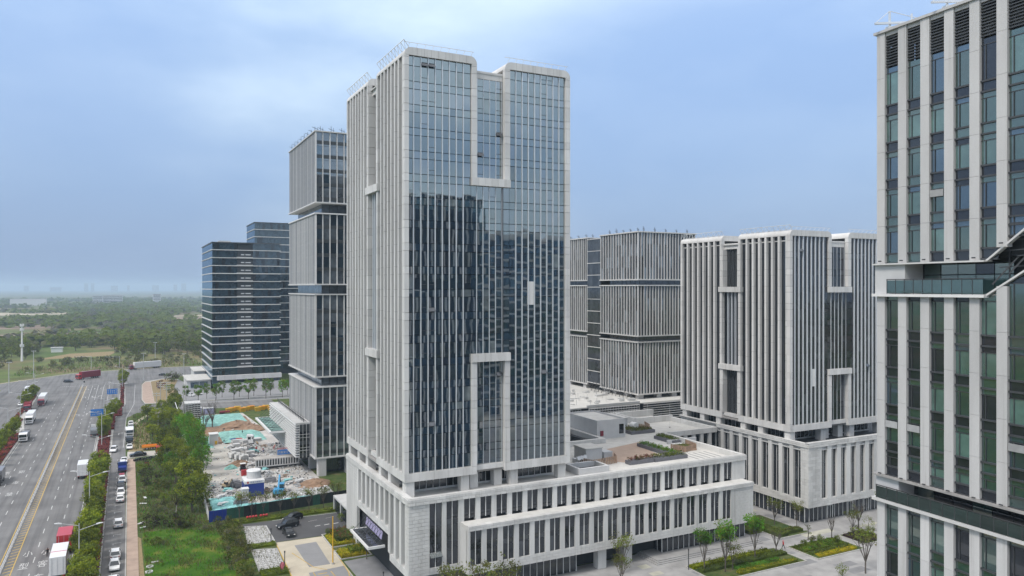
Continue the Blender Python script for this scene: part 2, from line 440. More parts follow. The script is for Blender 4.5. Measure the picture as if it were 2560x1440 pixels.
# planted medians: kerb stones with reddish hedge bed
def kerb_strip(name, poly, h=0.14):
    return tag(MB().prism(poly, 0.0, h).build(name, 'kerb_stone'), kind='structure')
flat('bed_red', (0.105, 0.028, 0.03), 0.9, 0, 0.45, 1.2, detail=7)
kerb_strip('median', [(-9.1, -100), (-4.3, -100), (-4.2, 300), (-3.9, 340), (-0.3, 378), (-0.6, 462), (-2.3, 462), (-3.3, 385), (-9.0, 318)])
kerb_strip('median', [(-37.0, -100), (-32.3, -100), (-32.3, 318), (-36.0, 352), (-38, 430), (-40.4, 430), (-39.6, 352), (-37, 318)])
kerb_strip('island', [(7.4, 375.2), (20, 371.6), (40, 370), (40, 372), (22, 374), (22, 430), (26, 466), (18, 474), (9.2, 464), (7.3, 450), (6.3, 389)], .13)
struct('island_paving', [(7.7, 376), (20, 372.2), (21.8, 374), (11.3, 378), (11.8, 462), (9.4, 462), (7.6, 450), (6.6, 389)], .136, 'brick_path')
struct('island_bed', [(11.4, 379), (22, 375), (22, 430), (26, 464), (18, 472), (12, 462)], .136, 'soil_bare')
# side street kerb and frontage of the banded towers
struct('side_pavement', [(22, 366.4), (110, 360), (110, 376), (22, 372)], .03, 'paving_b')
kerb_strip('kerb', [(22, 366.1), (110, 359.6), (110, 360.1), (22, 366.7)], .15)
kerb_strip('kerb', [(22, 371.6), (110, 369.0), (110, 369.8), (22, 372.4)], .5)
struct('forecourt', [(24, 374), (110, 371), (110, 409), (39, 409), (30, 440), (26, 470), (22, 430)], .02, 'slab_grey')
# service road parking side, brick path, verge soil strip
kerb_strip('kerb', [(-0.35, 120), (-0.15, 120), (0.25, 250), (0.05, 250)], .13)
pth = struct('path', [(-0.1, 110), (1.9, 110), (2.35, 256), (.3, 256)], .12, 'brick_path')
struct('soil_strip', [(2.2, 130), (3.1, 130), (2.7, 174), (2.0, 176)], .014, 'soil_bare')
struct('lawn', [(3.2, 110), (18.5, 110), (19.5, 160), (17.5, 172), (12, 178), (3.0, 178)], .014, 'lawn')
struct('drive', [(0.2, 257), (5, 258.5), (16, 258), (16, 265), (5, 266.5), (.3, 268)], .016, 'concrete')
struct('footway', [(2.2, 321), (3.4, 329), (6.5, 340), (12, 347.5), (14, 346.5), (8, 338), (4.4, 326), (3.4, 318)], .13, 'concrete_warm')
struct('dirt_track', [(4.2, 268), (5.0, 268), (5.8, 285), (5.2, 300), (6.4, 320), (5.7, 320), (4.4, 300), (5.0, 285)], .018, 'soil_bare')
struct('dirt_track', [(0.6, 268), (7.5, 268), (7.2, 300), (6.8, 322), (3.2, 322), (2.0, 300)], .012, 'soil_bare')
# ---- painted markings on the roads (one joined sheet per colour)
wm = MB(); ym = MB(); ZM = 0.014
def dash(x, y0, y1, w=.15, x2=None):
    x2 = x if x2 is None else x2
    wm.add([(x - w / 2, y0, ZM), (x + w / 2, y0, ZM), (x2 + w / 2, y1, ZM), (x2 - w / 2, y1, ZM)], [(0, 1, 2, 3)])
for x in (-12.5, -15.7, -24.6, -28.4):
    y = 120
    while y < 395:
        if not (x == -15.7 and y > 395): dash(x, y, y + 3.4, .17)
        y += 9.6
for x in (-18.6, -15.9, -13.2, -10.5): dash(x, 400, 459, .18)
dash(-7.9, 395, 457, .15)
for x in (-9.3, -31.9): dash(x, 120, 312, .13)
for k in range(14): dash(-30.6 + k * .85, 459.5, 460.8, .42)
for k in range(8): dash(-10 + k * .9, 462.5, 463.8, .42)
wm.sheet([(-18.8, 461), (-13.5, 461.6), (-13.5, 462.2), (-18.8, 461.6)], ZM)
dash(-.9, 276, 339, .16, .0); dash(0.0, 339, 376, .16, 3.0); dash(3.0, 376, 452, .16, 4.2)
for y in range(130, 258, 6):
    if y not in (160, 166, 184, 208): dash(-2.4, y, y + 1.2, .12); dash(-1.6, y + 1.05, y + 1.2, 1.4)
for k in range(3): wm.sheet([(7.6, 352.5 + k * 2.2), (18, 351.5 + k * 2.2), (18, 351.8 + k * 2.2), (7.6, 352.8 + k * 2.2)], ZM)
# turn arrows before the junction
def arrow(x, y, s=1.0, turn=0):
    dash(x, y, y + 4 * s, .22)
    if turn: wm.add([(x, y + 3.2 * s, ZM), (x + turn * 1.0, y + 3.6 * s, ZM), (x + turn * 1.0, y + 3.9 * s, ZM), (x, y + 4 * s, ZM)], [(0, 1, 2, 3)] if turn > 0 else [(3, 2, 1, 0)]); wm.add([(x + turn * .9, y + 3.0 * s, ZM), (x + turn * 1.6, y + 3.75 * s, ZM), (x + turn * .9, y + 4.5 * s, ZM)], [(0, 1, 2)] if turn > 0 else [(2, 1, 0)])
    else: wm.add([(x - .5, y + 3.6 * s, ZM), (x + .5, y + 3.6 * s, ZM), (x, y + 5.4 * s, ZM)], [(0, 1, 2)])
for y in (352, 408, 440):
    for i, x in enumerate((-17.2, -14.5, -11.8)): arrow(x, y + i, 1.0, -1 if i == 0 else 0 if i == 1 else 1)
arrow(-2.4, 300, 1.0, 1)
mk = wm.build('road_markings', 'line_white'); tag(mk, kind='structure')
dash2 = ym.sheet
y = 90
for x, w in ((-21.1, .16), (-18.75, .16)): ym.sheet(rect(x - w / 2, x + w / 2, 90, 458), ZM)
while y < 456: ym.add([(-20.1, y, ZM), (-18.85, y + .75, ZM), (-18.85, y + 1.0, ZM), (-20.1, y + .25, ZM)], [(0, 1, 2, 3)]); y += 1.9
tag(ym.build('road_markings', 'line_yellow'), kind='structure')
def text_obj(s, size, mat, loc, rot, parent=None, name='lettering', depth=0.0, stretch=1.0):
    cu = bpy.data.curves.new(name, 'FONT'); cu.body = s; cu.size = size; cu.align_x = 'CENTER'; cu.extrude = depth; cu.resolution_u = 2
    o = bpy.data.objects.new(name, cu); COL.objects.link(o)
    dg = bpy.context.evaluated_depsgraph_get()
    me = bpy.data.meshes.new_from_object(o.evaluated_get(dg))
    bpy.data.objects.remove(o)
    me.materials.clear(); me.materials.append(MATS[mat])
    q = bpy.data.objects.new(name, me); COL.objects.link(q)
    q.location = loc; q.rotation_euler = rot; q.scale = (1, stretch, 1)
    if parent is not None: q.parent = parent
    return q
for x, chars in ((-17.1, '小型车道'), (-14.1, '小客车道')):
    for k, ch in enumerate(chars): tag(text_obj(ch, 1.7, 'line_white', (x, 172.5 - k * 7.4, ZM), (0, 0, 0), None, 'road_lettering', 0, 2.4), kind='structure')
for x, chars in ((-29.9, '货车道'), (-26.3, '客车道')):
    for k, ch in enumerate(chars): tag(text_obj(ch, 1.7, 'line_white', (x, 228 + k * 13, ZM), (0, 0, math.pi), None, 'road_lettering', 0, 2.4), kind='structure')
# ---- construction site ground
struct('site_ground', [(16.4, 183), (47, 184.5), (47, 262), (43, 330), (19, 332), (16.8, 300), (16.6, 220)], .018, 'site_dust')
struct('site_ground', [(17.6, 236), (29, 242), (37, 262), (30, 268), (19, 262), (18.6, 230), (19.4, 212), (22.5, 208), (26.5, 224)], .024, 'concrete')
struct('site_earth', [(19, 272), (30, 266), (43, 276), (43, 322), (22, 320), (18, 300)], .024, 'site_earth')
# ---- yard, drive and parking bays between lawn and podium
struct('yard', [(27.1, 158.6), (37.2, 158.2), (36.6, 150), (36.4, 128), (26.2, 128)], .018, 'concrete_warm')
struct('yard_slab', [(30.2, 155.2), (34.6, 155.4), (34.2, 141.6), (30.3, 141.8)], .022, 'slab_grey')
struct('yard_slab', [(29.6, 139), (36.2, 139.6), (36.4, 128), (29, 128)], .023, 'slab_grey')
struct('entrance_paving', [(36.8, 141.8), (44, 142.2), (44, 120), (41.5, 119), (37, 128)], .02, 'paving_b')
struct('drive', [(19.5, 174.2), (45, 173.6), (45, 163), (41.6, 161), (37.1, 158.6), (27.3, 158.8), (27.3, 171.2), (19.5, 173)], .017, 'asphalt_dark')
struct('parking_bay', [(22.9, 172.6), (27.2, 171.2), (27.1, 159.2), (21.8, 160.4)], .02, 'paving_a')
struct('parking_bay', [(22.0, 156.6), (26.9, 155.4), (26.4, 144.0), (21.6, 143.8)], .02, 'paving_a')
ym = MB()
def yl(a, b, w=.16):
    d = (Vector(b) - Vector(a)).normalized(); n = Vector((-d.y, d.x)) * w / 2
    ym.add([(a[0] - n.x, a[1] - n.y, .027), (a[0] + n.x, a[1] + n.y, .027), (b[0] + n.x, b[1] + n.y, .027), (b[0] - n.x, b[1] - n.y, .027)], [(3, 2, 1, 0)])
yl((27.1, 158.5), (26.2, 128)); yl((36.9, 158.0), (36.2, 136)); yl((36.2, 136), (34.6, 128)); yl((28.9, 151), (31, 141.5)); yl((31, 141.5), (33, 139)); yl((30.4, 138.8), (30.4, 128)); yl((33.4, 138), (33.8, 130))
yl((31.0, 137.6), (32.6, 137.6), .3); yl((31.0, 136.2), (32.6, 136.2), .3)
tag(ym.build('yard_markings', 'line_yellow'), kind='structure')
wm = MB()
def wl(a, b, w=.15, z=.024):
    d = (Vector(b) - Vector(a)).normalized(); n = Vector((-d.y, d.x)) * w / 2
    wm.add([(a[0] - n.x, a[1] - n.y, z), (a[0] + n.x, a[1] + n.y, z), (b[0] + n.x, b[1] + n.y, z), (b[0] - n.x, b[1] - n.y, z)], [(3, 2, 1, 0)])
wl((27.2, 171.0), (27.15, 158.9), .2); wl((36, 169.6), (38, 170), .12); wl((40, 170.3), (42, 170.8), .12); wl((29, 173.9), (45, 173.4), .2)
for k in range(3): wl((36.6 + k * 2, 165.6), (37.8 + k * 2, 165.8), .4)
tag(wm.build('drive_markings', 'line_white'), kind='structure')
# grass pavers of the parking bays
pv = MB()
for (x0, y0) in ((22.3, 160.4), (22.0, 144.4)):
    for j in range(11):
        for i in range(5): pv.box(x0 + i * .92, x0 + i * .92 + .7, y0 + j * 1.0, y0 + j * 1.0 + .62, .02, .05)
o = pv.build('paver_grid', 'line_white'); o['kind'] = 'stuff'
# ---- plaza in front of the two podiums
struct('plaza', [(37, 119.5), (116, 119.5), (116, 146), (134, 146), (134, 121), (190, 121), (190, -140), (30, -140), (30, 60)], .0165, 'paving_a')
struct('court_floor', rect(115.5, 134, 113, 146), .019, 'paving_a')
rp = random.Random(4)
for k in range(46):
    x = 60 + rp.uniform(0, 95); y = rp.uniform(90, 114); w = rp.uniform(2, 9); d = rp.uniform(.8, 2.4)
    struct('paving_band', rect(x, x + w, y, y + d), .0205 + k * .0002, rp.choice(('paving_b', 'paving_c', 'paving_c', 'paving_b')))
for k in range(14):
    x = 116.4 + rp.uniform(0, 14); y = rp.uniform(114, 142)
    struct('paving_band', rect(x, x + rp.uniform(1, 4), y, y + rp.uniform(1, 3)), .0305 + k * .0002, rp.choice(('paving_b', 'paving_c')))
b = MB()
for k in range(3): b.box(88.4 + k * .45, 115.4, 112.9 + k * .45, 119.5, k * .17, (k + 1) * .17 - .001)
tag(b.build('steps', 'paving_a'), kind='structure')
# ------------------------------------------------------------------ stone framed towers (main one and its lower twin)
def cladded(bag, x0, x1, y0, y1, z0, z1, zs, mat, gap=0.025):
    """stack of stone panels split at the heights zs"""
    cuts = [z0] + [z for z in zs if z0 + 0.3 < z < z1 - 0.3] + [z1]
    for a, b in zip(cuts, cuts[1:]): bag.box(x0, x1, y0, y1, a + gap, b - gap, mat)
def framed_tower(name, label, ox, oy, zb, zt, zu0, zu1, zi0, zi1, fmat, gl, floor, zref, rng, opened):
    root = thing(name, label, 'office tower', (ox, oy, zb))
    off = (ox, oy, zb)
    # block layout: along the front (x) and along the left side (y)
    FX = [(ox, ox + 13.55), (ox + 19.15, ox + 33.0)]
    LY = [(oy, oy + 16.2), (oy + 21.9, oy + 37.7)]
    zr = zt - 2.3                       # roof of the recessed strip
    tr = []                             # transom heights: spandrel over vision glass
    z = zref
    while z > zb: tr += [z, z - 1.33]; z -= floor
    z = zref + floor
    while z - 1.33 < zt: tr += [z, z - 1.33]; z += floor
    tr = sorted(t for t in tr if zb + 1.5 < t < zt - 1.4)
    c = MB()
    c.box(ox + 1.5, ox + 32.0, oy + 1.5, oy + 37.0, zb + 0.4, zr - .2)
    for a, b in FX: c.box(a + .9, b - .9, oy + .7, oy + 12, zb + 0.5, zt - 1.2)
    for a, b in LY: c.box(ox + .9, ox + 12, a + .9, b - .9, zb + 0.5, zt - 1.2)
    c.build('core', 'core', root, off)
    st = Bag('stone_panel', 300); pn = Bag('glass_pane', 300); ml = Bag('mullion'); fn = Bag('stone_fin'); tn = Bag('transom')
    # roof edges, rounded at the two side edges of each block
    def cap(x0, x1, y0, y1):
        r = 1.3; pts = []
        for k in range(7): a = math.pi - k * math.pi / 12; pts.append((x0 + r + r * math.cos(a), zt - r + r * math.sin(a)))
        for k in range(7): a = math.pi / 2 - k * math.pi / 12; pts.append((x1 - r + r * math.cos(a), zt - r + r * math.sin(a)))
        pts += [(x1, zt - 1.34), (x0, zt - 1.34)]
        return MB().prism_y(pts, y0, y1)
    for i, (a, b) in enumerate(FX):
        cap(a, b, oy, oy + 16.2).build('roof_edge', fmat, root, off)
        g = MB(); x = a + 2.3
        while x < b - 1.5: g.box(x - .012, x + .012, oy - .006, oy + .05, zt - 1.3, zt + .004); x += 1.32
        g.build('panel_joint', 'joint', root, off)
    cap(ox, ox + 13.55, LY[1][0], LY[1][1]).build('roof_edge', fmat, root, off)
    MB().box(ox + .6, ox + 32.4, oy + .9, oy + 37.2, zr - .25, zr).build('roof', 'roof_grey', root, off)
    b = MB(); b.box(FX[0][1] + .02, FX[1][0] - .02, oy + 1.0, oy + 1.5, zr - 1.2, zr + .2); b.box(ox + .95, ox + 1.5, LY[0][1], LY[1][0], zr - 1.2, zr + .2)
    b.build('parapet', fmat, root, off)
    # front: corner piers, bottom band, U frame over inverted U frame
    pier = [(FX[0][0], FX[0][0] + .8, zb, zt - 1.34, 0), (FX[0][1] - 1.0, FX[0][1], zb + 1.45, zi1, 0), (FX[0][1] - 1.0, FX[0][1], zu0, zt - 1.34, 0),
            (FX[1][0], FX[1][0] + 1.05, zb + 1.45, zi1, 0), (FX[1][0], FX[1][0] + 1.05, zu0, zt - 1.34, 0), (FX[1][1] - 1.0, FX[1][1], zb + 1.45, zt - 1.34, 0)]
    for x0, x1, z0, z1, d in pier: cladded(st, x0, x1, oy + d, oy + .95, z0, z1, tr, fmat)
    for z0, z1 in ((zu0 - .02, zu1), (zi0, zi1)):
        x = FX[0][1] - 1.02
        for k in range(6):
            w = (FX[1][0] + 2.09 - FX[0][1]) / 6
            st.box(x + .015, x + w - .015, oy - .25, oy + .95, z0, z1, fmat); x += w
    for (a, b), zz in ((FX[0], zb), (FX[1], zb), ((FX[0][1], FX[1][0]), zb + .55)):
        n = max(1, round((b - a) / 1.32)); w = (b - a) / n
        yy = oy if zz == zb else oy + .55
        for k in range(n): st.box(a + k * w + .01, a + (k + 1) * w - .01, yy, oy + 1.3, zz + .01, zb + 1.43, fmat)
    # left side: corner piers, bottom band, frames
    for a, b in LY: 
        for y0, y1 in ((a + (1.0 if a == oy else 0), a + 1.35 if a == oy else a + .75), (b - .75, b)):
            cladded(st, ox, ox + .95, y0, y1, zb + 1.45, zt - 1.34, tr, fmat)
        n = round((b - a) / 2.0); w = (b - a) / n
        for k in range(n): st.box(ox, ox + 1.3, a + k * w + .01 + (.95 if a == oy and k == 0 else 0), a + (k + 1) * w - .01, zb + .01, zb + 1.43, fmat)
    ya, yb = LY[0][1], LY[1][0]
    for k in range(3):
        w = (yb - ya) / 3; st.box(ox + .55, ox + 1.3, ya + k * w + .01, ya + (k + 1) * w - .01, zb + .56, zb + 1.43, fmat)
    for z0, z1 in ((zu0, zu1), (zi0, zi1)):
        w = (yb - ya + 2) / 3
        for k in range(3): st.box(ox - .25, ox + .9, ya - 1 + k * w + .01, ya - 1 + (k + 1) * w - .01, z0, z1, fmat)
    for z0, z1 in ((zb + 1.45, zi0), (zu1, zr - 1.2)):       # deep returns of the recess on the left side
        for y0, y1 in ((ya - .02, ya + .35), (yb - .35, yb + .02)):
            cladded(st, ox + .02, ox + 2.4, y0, y1, z0, z1, tr, fmat)
    # fins of the left side
    for a, b in LY:
        first = a + 1.35 if a == oy else a + .75
        n = 7; p = (b - .75 - first) / n
        zlo, zhi = zb + 1.44, zt - 1.36
        for k in range(n):
            y = first + p * k
            pn.box(ox + .72, ox + .78, y + .02, y + p - .02, zlo, zhi, gl[0])
            if k: fn.box(ox, ox + .72, y - .29, y + .29, zlo, zhi, fmat)
    # joints of the fins: thin dark rings at the floor lines
    g = MB()
    for a, b in LY:
        first = a + 1.35 if a == oy else a + .75
        p = (b - .75 - first) / 7
        for k in range(1, 7):
            for q, z in enumerate(tr):
                if (q + k) % 2 and zb + 2 < z < zt - 2: g.box(ox - .004, ox + .70, first + p * k - .294, first + p * k + .294, z - .014, z + .014)
    g.build('fin_joint', 'joint', root, off)['kind'] = 'stuff'
    # recessed strip of the left side
    for z0, z1, d in ((zb + 1.44, zi0, 2.0), (zi1, zu0, 1.0), (zu1, zr - 1.2, 2.0)):
        p = (yb - ya - .7) / 4
        for k in range(4):
            pn.box(ox + d, ox + d + .06, ya + .35 + k * p + .02, ya + .35 + (k + 1) * p - .02, z0, z1, gl[k % 2])
            if k: ml.box(ox + d - .5, ox + d, ya + .35 + k * p - .1, ya + .35 + k * p + .1, z0, z1, 'mullion')
    # front glazing
    def glaze(xs, z0, z1, yg, zs, mw, mo, opens=True, light=0):
        cuts = [z0] + [z for z in zs if z0 + .4 < z < z1 - .4] + [z1]
        for k in range(len(xs) - 1):
            for a, b in zip(cuts, cuts[1:]):
                u = rng.random()
                mt = gl[0] if u < .60 else gl[1] if u < .78 else gl[2]
                if zt > 80 and (u > .975 or (u > .8 and a > 84 and 3 <= k <= 6 and light == 0)): mt = 'glass_lit'
                key = (k + light, round((a - zb) / floor))
                rx = rng.gauss(0, .0040); rz = rng.gauss(0, .0040)
                pn.box(xs[k] + .03, xs[k + 1] - .03, yg, yg + .05, a + .055, b - .055, mt, rx, rz)
                if (k + light) in opened and b - a > 1.6 and rng.random() < .75:     # opening light at the foot of the vision pane
                    tn.box(xs[k] + .05, xs[k + 1] - .05, yg - .03, yg + .0, a + .78, a + .86, 'frame_dark')
                    if rng.random() < .10: pn.box(xs[k] + .07, xs[k + 1] - .07, yg - .35, yg - .31, a + .1, a + .8, 'glass_dark_b', -.55)
        for x in xs[1:-1]: ml.box(x - mw / 2, x + mw / 2, yg - mo, yg + .02, z0, z1, 'mullion')
    def cols(a, b, n): return [a + (b - a) * k / n for k in range(n + 1)]
    yg = oy + .42; mo_ = .2 if zt > 80 else .28; mw_ = .12 if zt > 80 else .24
    glaze([FX[0][0] + .8] + [FX[0][0] + 1.75 + 1.325 * k for k in range(8)] + [FX[0][1] - 1.0], zb + 1.45, zt - 1.36, yg, tr, mw_, mo_)
    glaze(cols(FX[1][0] + 1.05, FX[1][1] - 1.0, 9), zb + 1.45, zt - 1.36, yg, tr, mw_, mo_, light=20)
    mid = [FX[0][1] - 1.0, FX[0][1] + .1, FX[0][1] + 1.35, FX[0][1] + 2.6, FX[0][1] + 3.85, FX[1][0] - .5, FX[1][0] + 1.05]
    glaze(mid, zi1, zu0, yg, tr, .09, .14, light=40)
    inn = [FX[0][1], FX[0][1] + .5, FX[0][1] + 1.75, FX[0][1] + 3.0, FX[0][1] + 4.25, FX[1][0] - .12, FX[1][0]]
    glaze(inn, zu1, zr - 1.2, oy + 1.1, tr, .09, .1, light=60)
    glaze(inn, zb + 1.45, zi0, oy + 1.1, tr, .09, .1, light=60)
    b = MB(); b.box(FX[1][0] - .55, FX[1][0] - .2, oy + .3, oy + .5, zi1, zu0); b.build('drain_slot', 'frame_dark', root, off)
    st.done(root, off); pn.done(root, off); ml.done(root, off); fn.done(root, off); tn.done(root, off)
    # safety outriggers along the roof edge
    for (a, b), x in ((LY[0], ox), (LY[1], ox)):
        t = MB(); n = 9 if a == oy else 8
        for k in range(n + 1):
            y = a + .3 + (b - a - .6) * k / n
            t.bar((x + .9, y, zt), (x - .15, y - .5, zt + 1.05), .07); 
            if k < n: t.bar((x - .15, y - .5, zt + 1.05), (x + .9, y + (b - a - .6) / n, zt), .06)
        t.bar((x - .15, a - .2, zt + 1.05), (x - .15, b - .9, zt + 1.05), .09); t.bar((x + .9, a + .3, zt + .05), (x + .9, b - .3, zt + .05), .08)
        t.build('roof_rail', 'frame_white', root, off)
    t = MB()
    for a, b in FX:
        n = 8
        for k in range(n + 1):
            x = a + .9 + (b - a - 1.8) * k / n
            t.bar((x, oy + .8, zt), (x, oy - .05, zt + .75), .05)
        t.bar((a - .1, oy - .05, zt + .75), (b - .6, oy - .05, zt + .75), .08)
    t.build('roof_rail', 'frame_white', root, off)
    # recessed floor between podium roof and tower
    return root, off
rng = random.Random(3)
m_root, m_off = framed_tower('stone_tower', 'tallest pale stone tower in the centre with two notches in its blue glass front', 42.1, 122.2, 18.8, 93.2,
             70.3, 71.7, 38.8, 40.25, 'stone', ('glass_main', 'glass_main_b', 'glass_main_c'), 3.97, 87.5, rng, (2, 3, 25, 26, 43, 61, 64))
t_root, t_off = framed_tower('stone_tower', 'lower pale stone tower with thick fins standing right of the tall central tower', 133.2, 122.3, 19.4, 65.2,
             51.0, 52.3, 31.7, 33.0, 'stone', ('glass_dark', 'glass_dark', 'glass_dark_b'), 3.9, 60.2, rng, (2, 24, 27))
for root, off, panel in ((m_root, m_off, (66.1, 67.4, 48.9, 53.2)), (t_root, t_off, (140.2, 141.5, 29.3, 33.3))):
    b = MB(); b.box(panel[0], panel[1], off[1] + .32, off[1] + .41, panel[2], panel[3]); tag(b.build('blank_panel', 'stone', root, off), 'beige blank panel in place of a glass pane')
    # columns and glazed lobby under the tower
    zb = off[2]; zf = zb - 3.1
    cl = Bag('column'); gp = Bag('lobby_pane')
    for x, y in ((1.1, 1.1), (11.6, 1.6), (13.8, 2.6), (18.6, 2.6), (21.4, 1.6), (31.6, 1.6), (1.1, 9.2), (1.1, 14.9), (1.1, 23.5), (1.1, 29.5), (1.1, 36.4)):
        cl.box(off[0] + x - .8, off[0] + x + .8, off[1] + y - .8, off[1] + y + .8, zf, zb, 'stone')
    for k in range(22): gp.box(off[0] + 3 + k * 1.3, off[0] + 4.22 + k * 1.3, off[1] + 4.4, off[1] + 4.5, zf + .5, zb, 'glass_dark')
    for k in range(26): gp.box(off[0] + 3, off[0] + 3.1, off[1] + 4.6 + k * 1.3, off[1] + 5.82 + k * 1.3, zf + .5, zb, 'glass_dark')
    cl.done(root, off); gp.done(root, off)
    f = MBag('lobby_bar', 'frame_white'); f.box(off[0] + 2.8, off[0] + 31.8, off[1] + 4.3, off[1] + 4.6, zf, zf + .5)
    for k in range(23): f.box(off[0] + 2.93 + k * 1.3, off[0] + 3.01 + k * 1.3, off[1] + 4.3, off[1] + 4.4, zf + .5, zb)
    for k in range(27): f.box(off[0] + 2.9, off[0] + 3.0, off[1] + 4.53 + k * 1.3, off[1] + 4.61 + k * 1.3, zf + .5, zb)
    f.box(off[0] + 2.8, off[0] + 3.1, off[1] + 4.6, off[1] + 38, zf, zf + .5)
    f.done(root, off)
    MB().box(off[0] + 3.2, off[0] + 31, off[1] + 4.7, off[1] + 36, zf, zb + .3).build('lobby_core', 'core', root, off)
    MB().box(off[0] + .05, off[0] + 32.9, off[1] + 1.3, off[1] + 37.5, zb + .02, zb + .38).build('soffit', 'soffit', root, off)

# ------------------------------------------------------------------ podiums
def brick_clad(bag, axis, a0, a1, z0, z1, d0, d1, pw, ph, mat, rng):
    """running bond of stone panels; axis 'x' = panel field faces -y, axis 'y' = faces -x"""
    nr = max(1, round((z1 - z0) / ph)); h = (z1 - z0) / nr
    for r in range(nr):
        cuts = [a0]; x = a0 + pw * (.5 if r % 2 else 1)
        while x < a1 - .3: cuts.append(x + rng.uniform(-.12, .12)); x += pw
        cuts.append(a1)
        for p, q in zip(cuts, cuts[1:]):
            e = rng.uniform(0, .012)
            if axis == 'x': bag.box(p + .018, q - .018, d0 + e, d1, z0 + r * h + .018, z0 + (r + 1) * h - .018, mat)
            else: bag.box(d0 + e, d1, p + .018, q - .018, z0 + r * h + .018, z0 + (r + 1) * h - .018, mat)
def window_bay(wb, fr, axis, a0, a1, z0, z1, d, rng, n=2, mats=('glass_dark', 'glass_dark', 'glass_dark_b'), floor=3.9):
    """tall glazed bay split in n lights and at each floor"""
    w = (a1 - a0) / n
    zc = [z0]; z = z0 + floor - .9
    while z < z1 - 1: zc += [z, z + .9]; z += floor
    zc = [t for t in zc if t < z1 - .5] + [z1]
    for k in range(n):
        for p, q in zip(zc, zc[1:]):
            m = rng.choice(mats); rx, rz = rng.gauss(0, .002), rng.gauss(0, .002)
            if axis == 'x': wb.box(a0 + k * w + .03, a0 + (k + 1) * w - .03, d, d + .05, p + .025, q - .025, m, rx, rz)
            else: wb.box(d, d + .05, a0 + k * w + .03, a0 + (k + 1) * w - .03, p + .025, q - .025, m, 0, rz)
    for k in range(1, n):
        if axis == 'x': fr.box(a0 + k * w - .045, a0 + k * w + .045, d - .14, d + .03, z0, z1)
        else: fr.box(d - .14, d + .03, a0 + k * w - .045, a0 + k * w + .045, z0, z1)
pr_ = random.Random(11)
P1 = thing('stone_podium', 'long pale stone podium with columns and roof garden under the central tower', 'podium', (42, 118.6, 0))
po = (42, 118.6, 0)
YF, YL = 118.6, 115.2          # upper front plane, projecting lower front plane
XL, XR = 41.6, 115.6
cb = MB()
cb.box(XL + 1.2, XR - .8, YF + 1.0, 146.5, 0.2, 15.7); cb.box(XL + 1.2, 76, 146.5, 158, 0.2, 15.7)
cb.box(97.5, 132.5, 146.2, 172, 0.2, 15.7); cb.box(76, 97.5, 160, 172, 0.2, 15.7)
cb.box(52, 113.5, YL + .9, YF + 1.0, 3.9, 11.2)
cb.build('core', 'core', P1, po)
ps = Bag('stone_panel', 300); pw_ = Bag('glass_pane', 300); pc = Bag('stone_pillar', 120); fr = MBag('window_bar', 'frame_white'); SP = 'stone_podium'
# upper front: solid end, two tall bays, short bays over the projecting storeys
brick_clad(ps, 'x', XL, 45.3, 3.6, 15.8, YF, YF + .5, 1.15, .62, SP, pr_)
brick_clad(ps, 'x', XL, XR + .6, 15.8, 16.85, YF - .25, YF + .5, 1.2, .53, SP, pr_)
xs = [45.3, 47.5, 48.5, 50.5, 51.6, 53.6]
x = 53.6
bays = [(45.3, 47.5), (48.4, 50.5)]
pit = 3.085; x = 51.65
while x + 2.0 < XR - 1.2: bays.append((x, x + 2.05)); x += pit
for i, (a, b) in enumerate(bays):
    z0 = 4.9 if i < 2 else 12.3
    window_bay(pw_, fr, 'x', a - .06, b + .06, z0, 15.75, YF + .28, pr_)
    nx = bays[i + 1][0] if i + 1 < len(bays) else XR + .5
    pc.box(b + .06, nx - .06, YF, YF + .75, 3.6 if i < 1 else (11.9 if i > 1 else 3.6), 15.8, SP)
brick_clad(ps, 'x', 45.3, 51.2, 3.6, 4.9, YF, YF + .6, 1.2, .65, SP, pr_)
# projecting storeys
brick_clad(ps, 'x', 50.9, 115.0, 11.25, 12.1, YL - .2, YL + .9, 1.3, .43, SP, pr_)
brick_clad(ps, 'x', 50.9, 115.0, 3.9, 5.4, YL, YL + .6, 1.3, .5, SP, pr_)
MB().box(50.9, 115.2, YL + .9, YF, 11.3, 11.95).build('ledge_roof', 'roof_pave', P1, po)
MB().box(50.9, 51.15, YL + .6, YF, 3.9, 11.3).build('side_wall', SP, P1, po)
MB().box(50.9, 114.6, YL + .9, YF + 1.0, 3.7, 3.89).build('soffit', 'soffit', P1, po)
x = 51.25; lb = []
while x + 2.0 < 109.4: lb.append((x + 0, x + 2.05)); x += pit
pc.box(50.9, 51.25, YL, YL + .8, 5.4, 11.25, SP)
for i, (a, b) in enumerate(lb):
    window_bay(pw_, fr, 'x', a - .06, b + .06, 5.4, 11.2, YL + .28, pr_, floor=3.6)
    nx = lb[i + 1][0] if i + 1 < len(lb) else b + 1.1
    pc.box(b + .06, nx - .06, YL, YL + .8, 5.4, 11.25, SP)
brick_clad(ps, 'x', lb[-1][1] + 1.1, 115.0, 5.4, 11.25, YL + .02, YL + .6, 1.15, .6, SP, pr_)
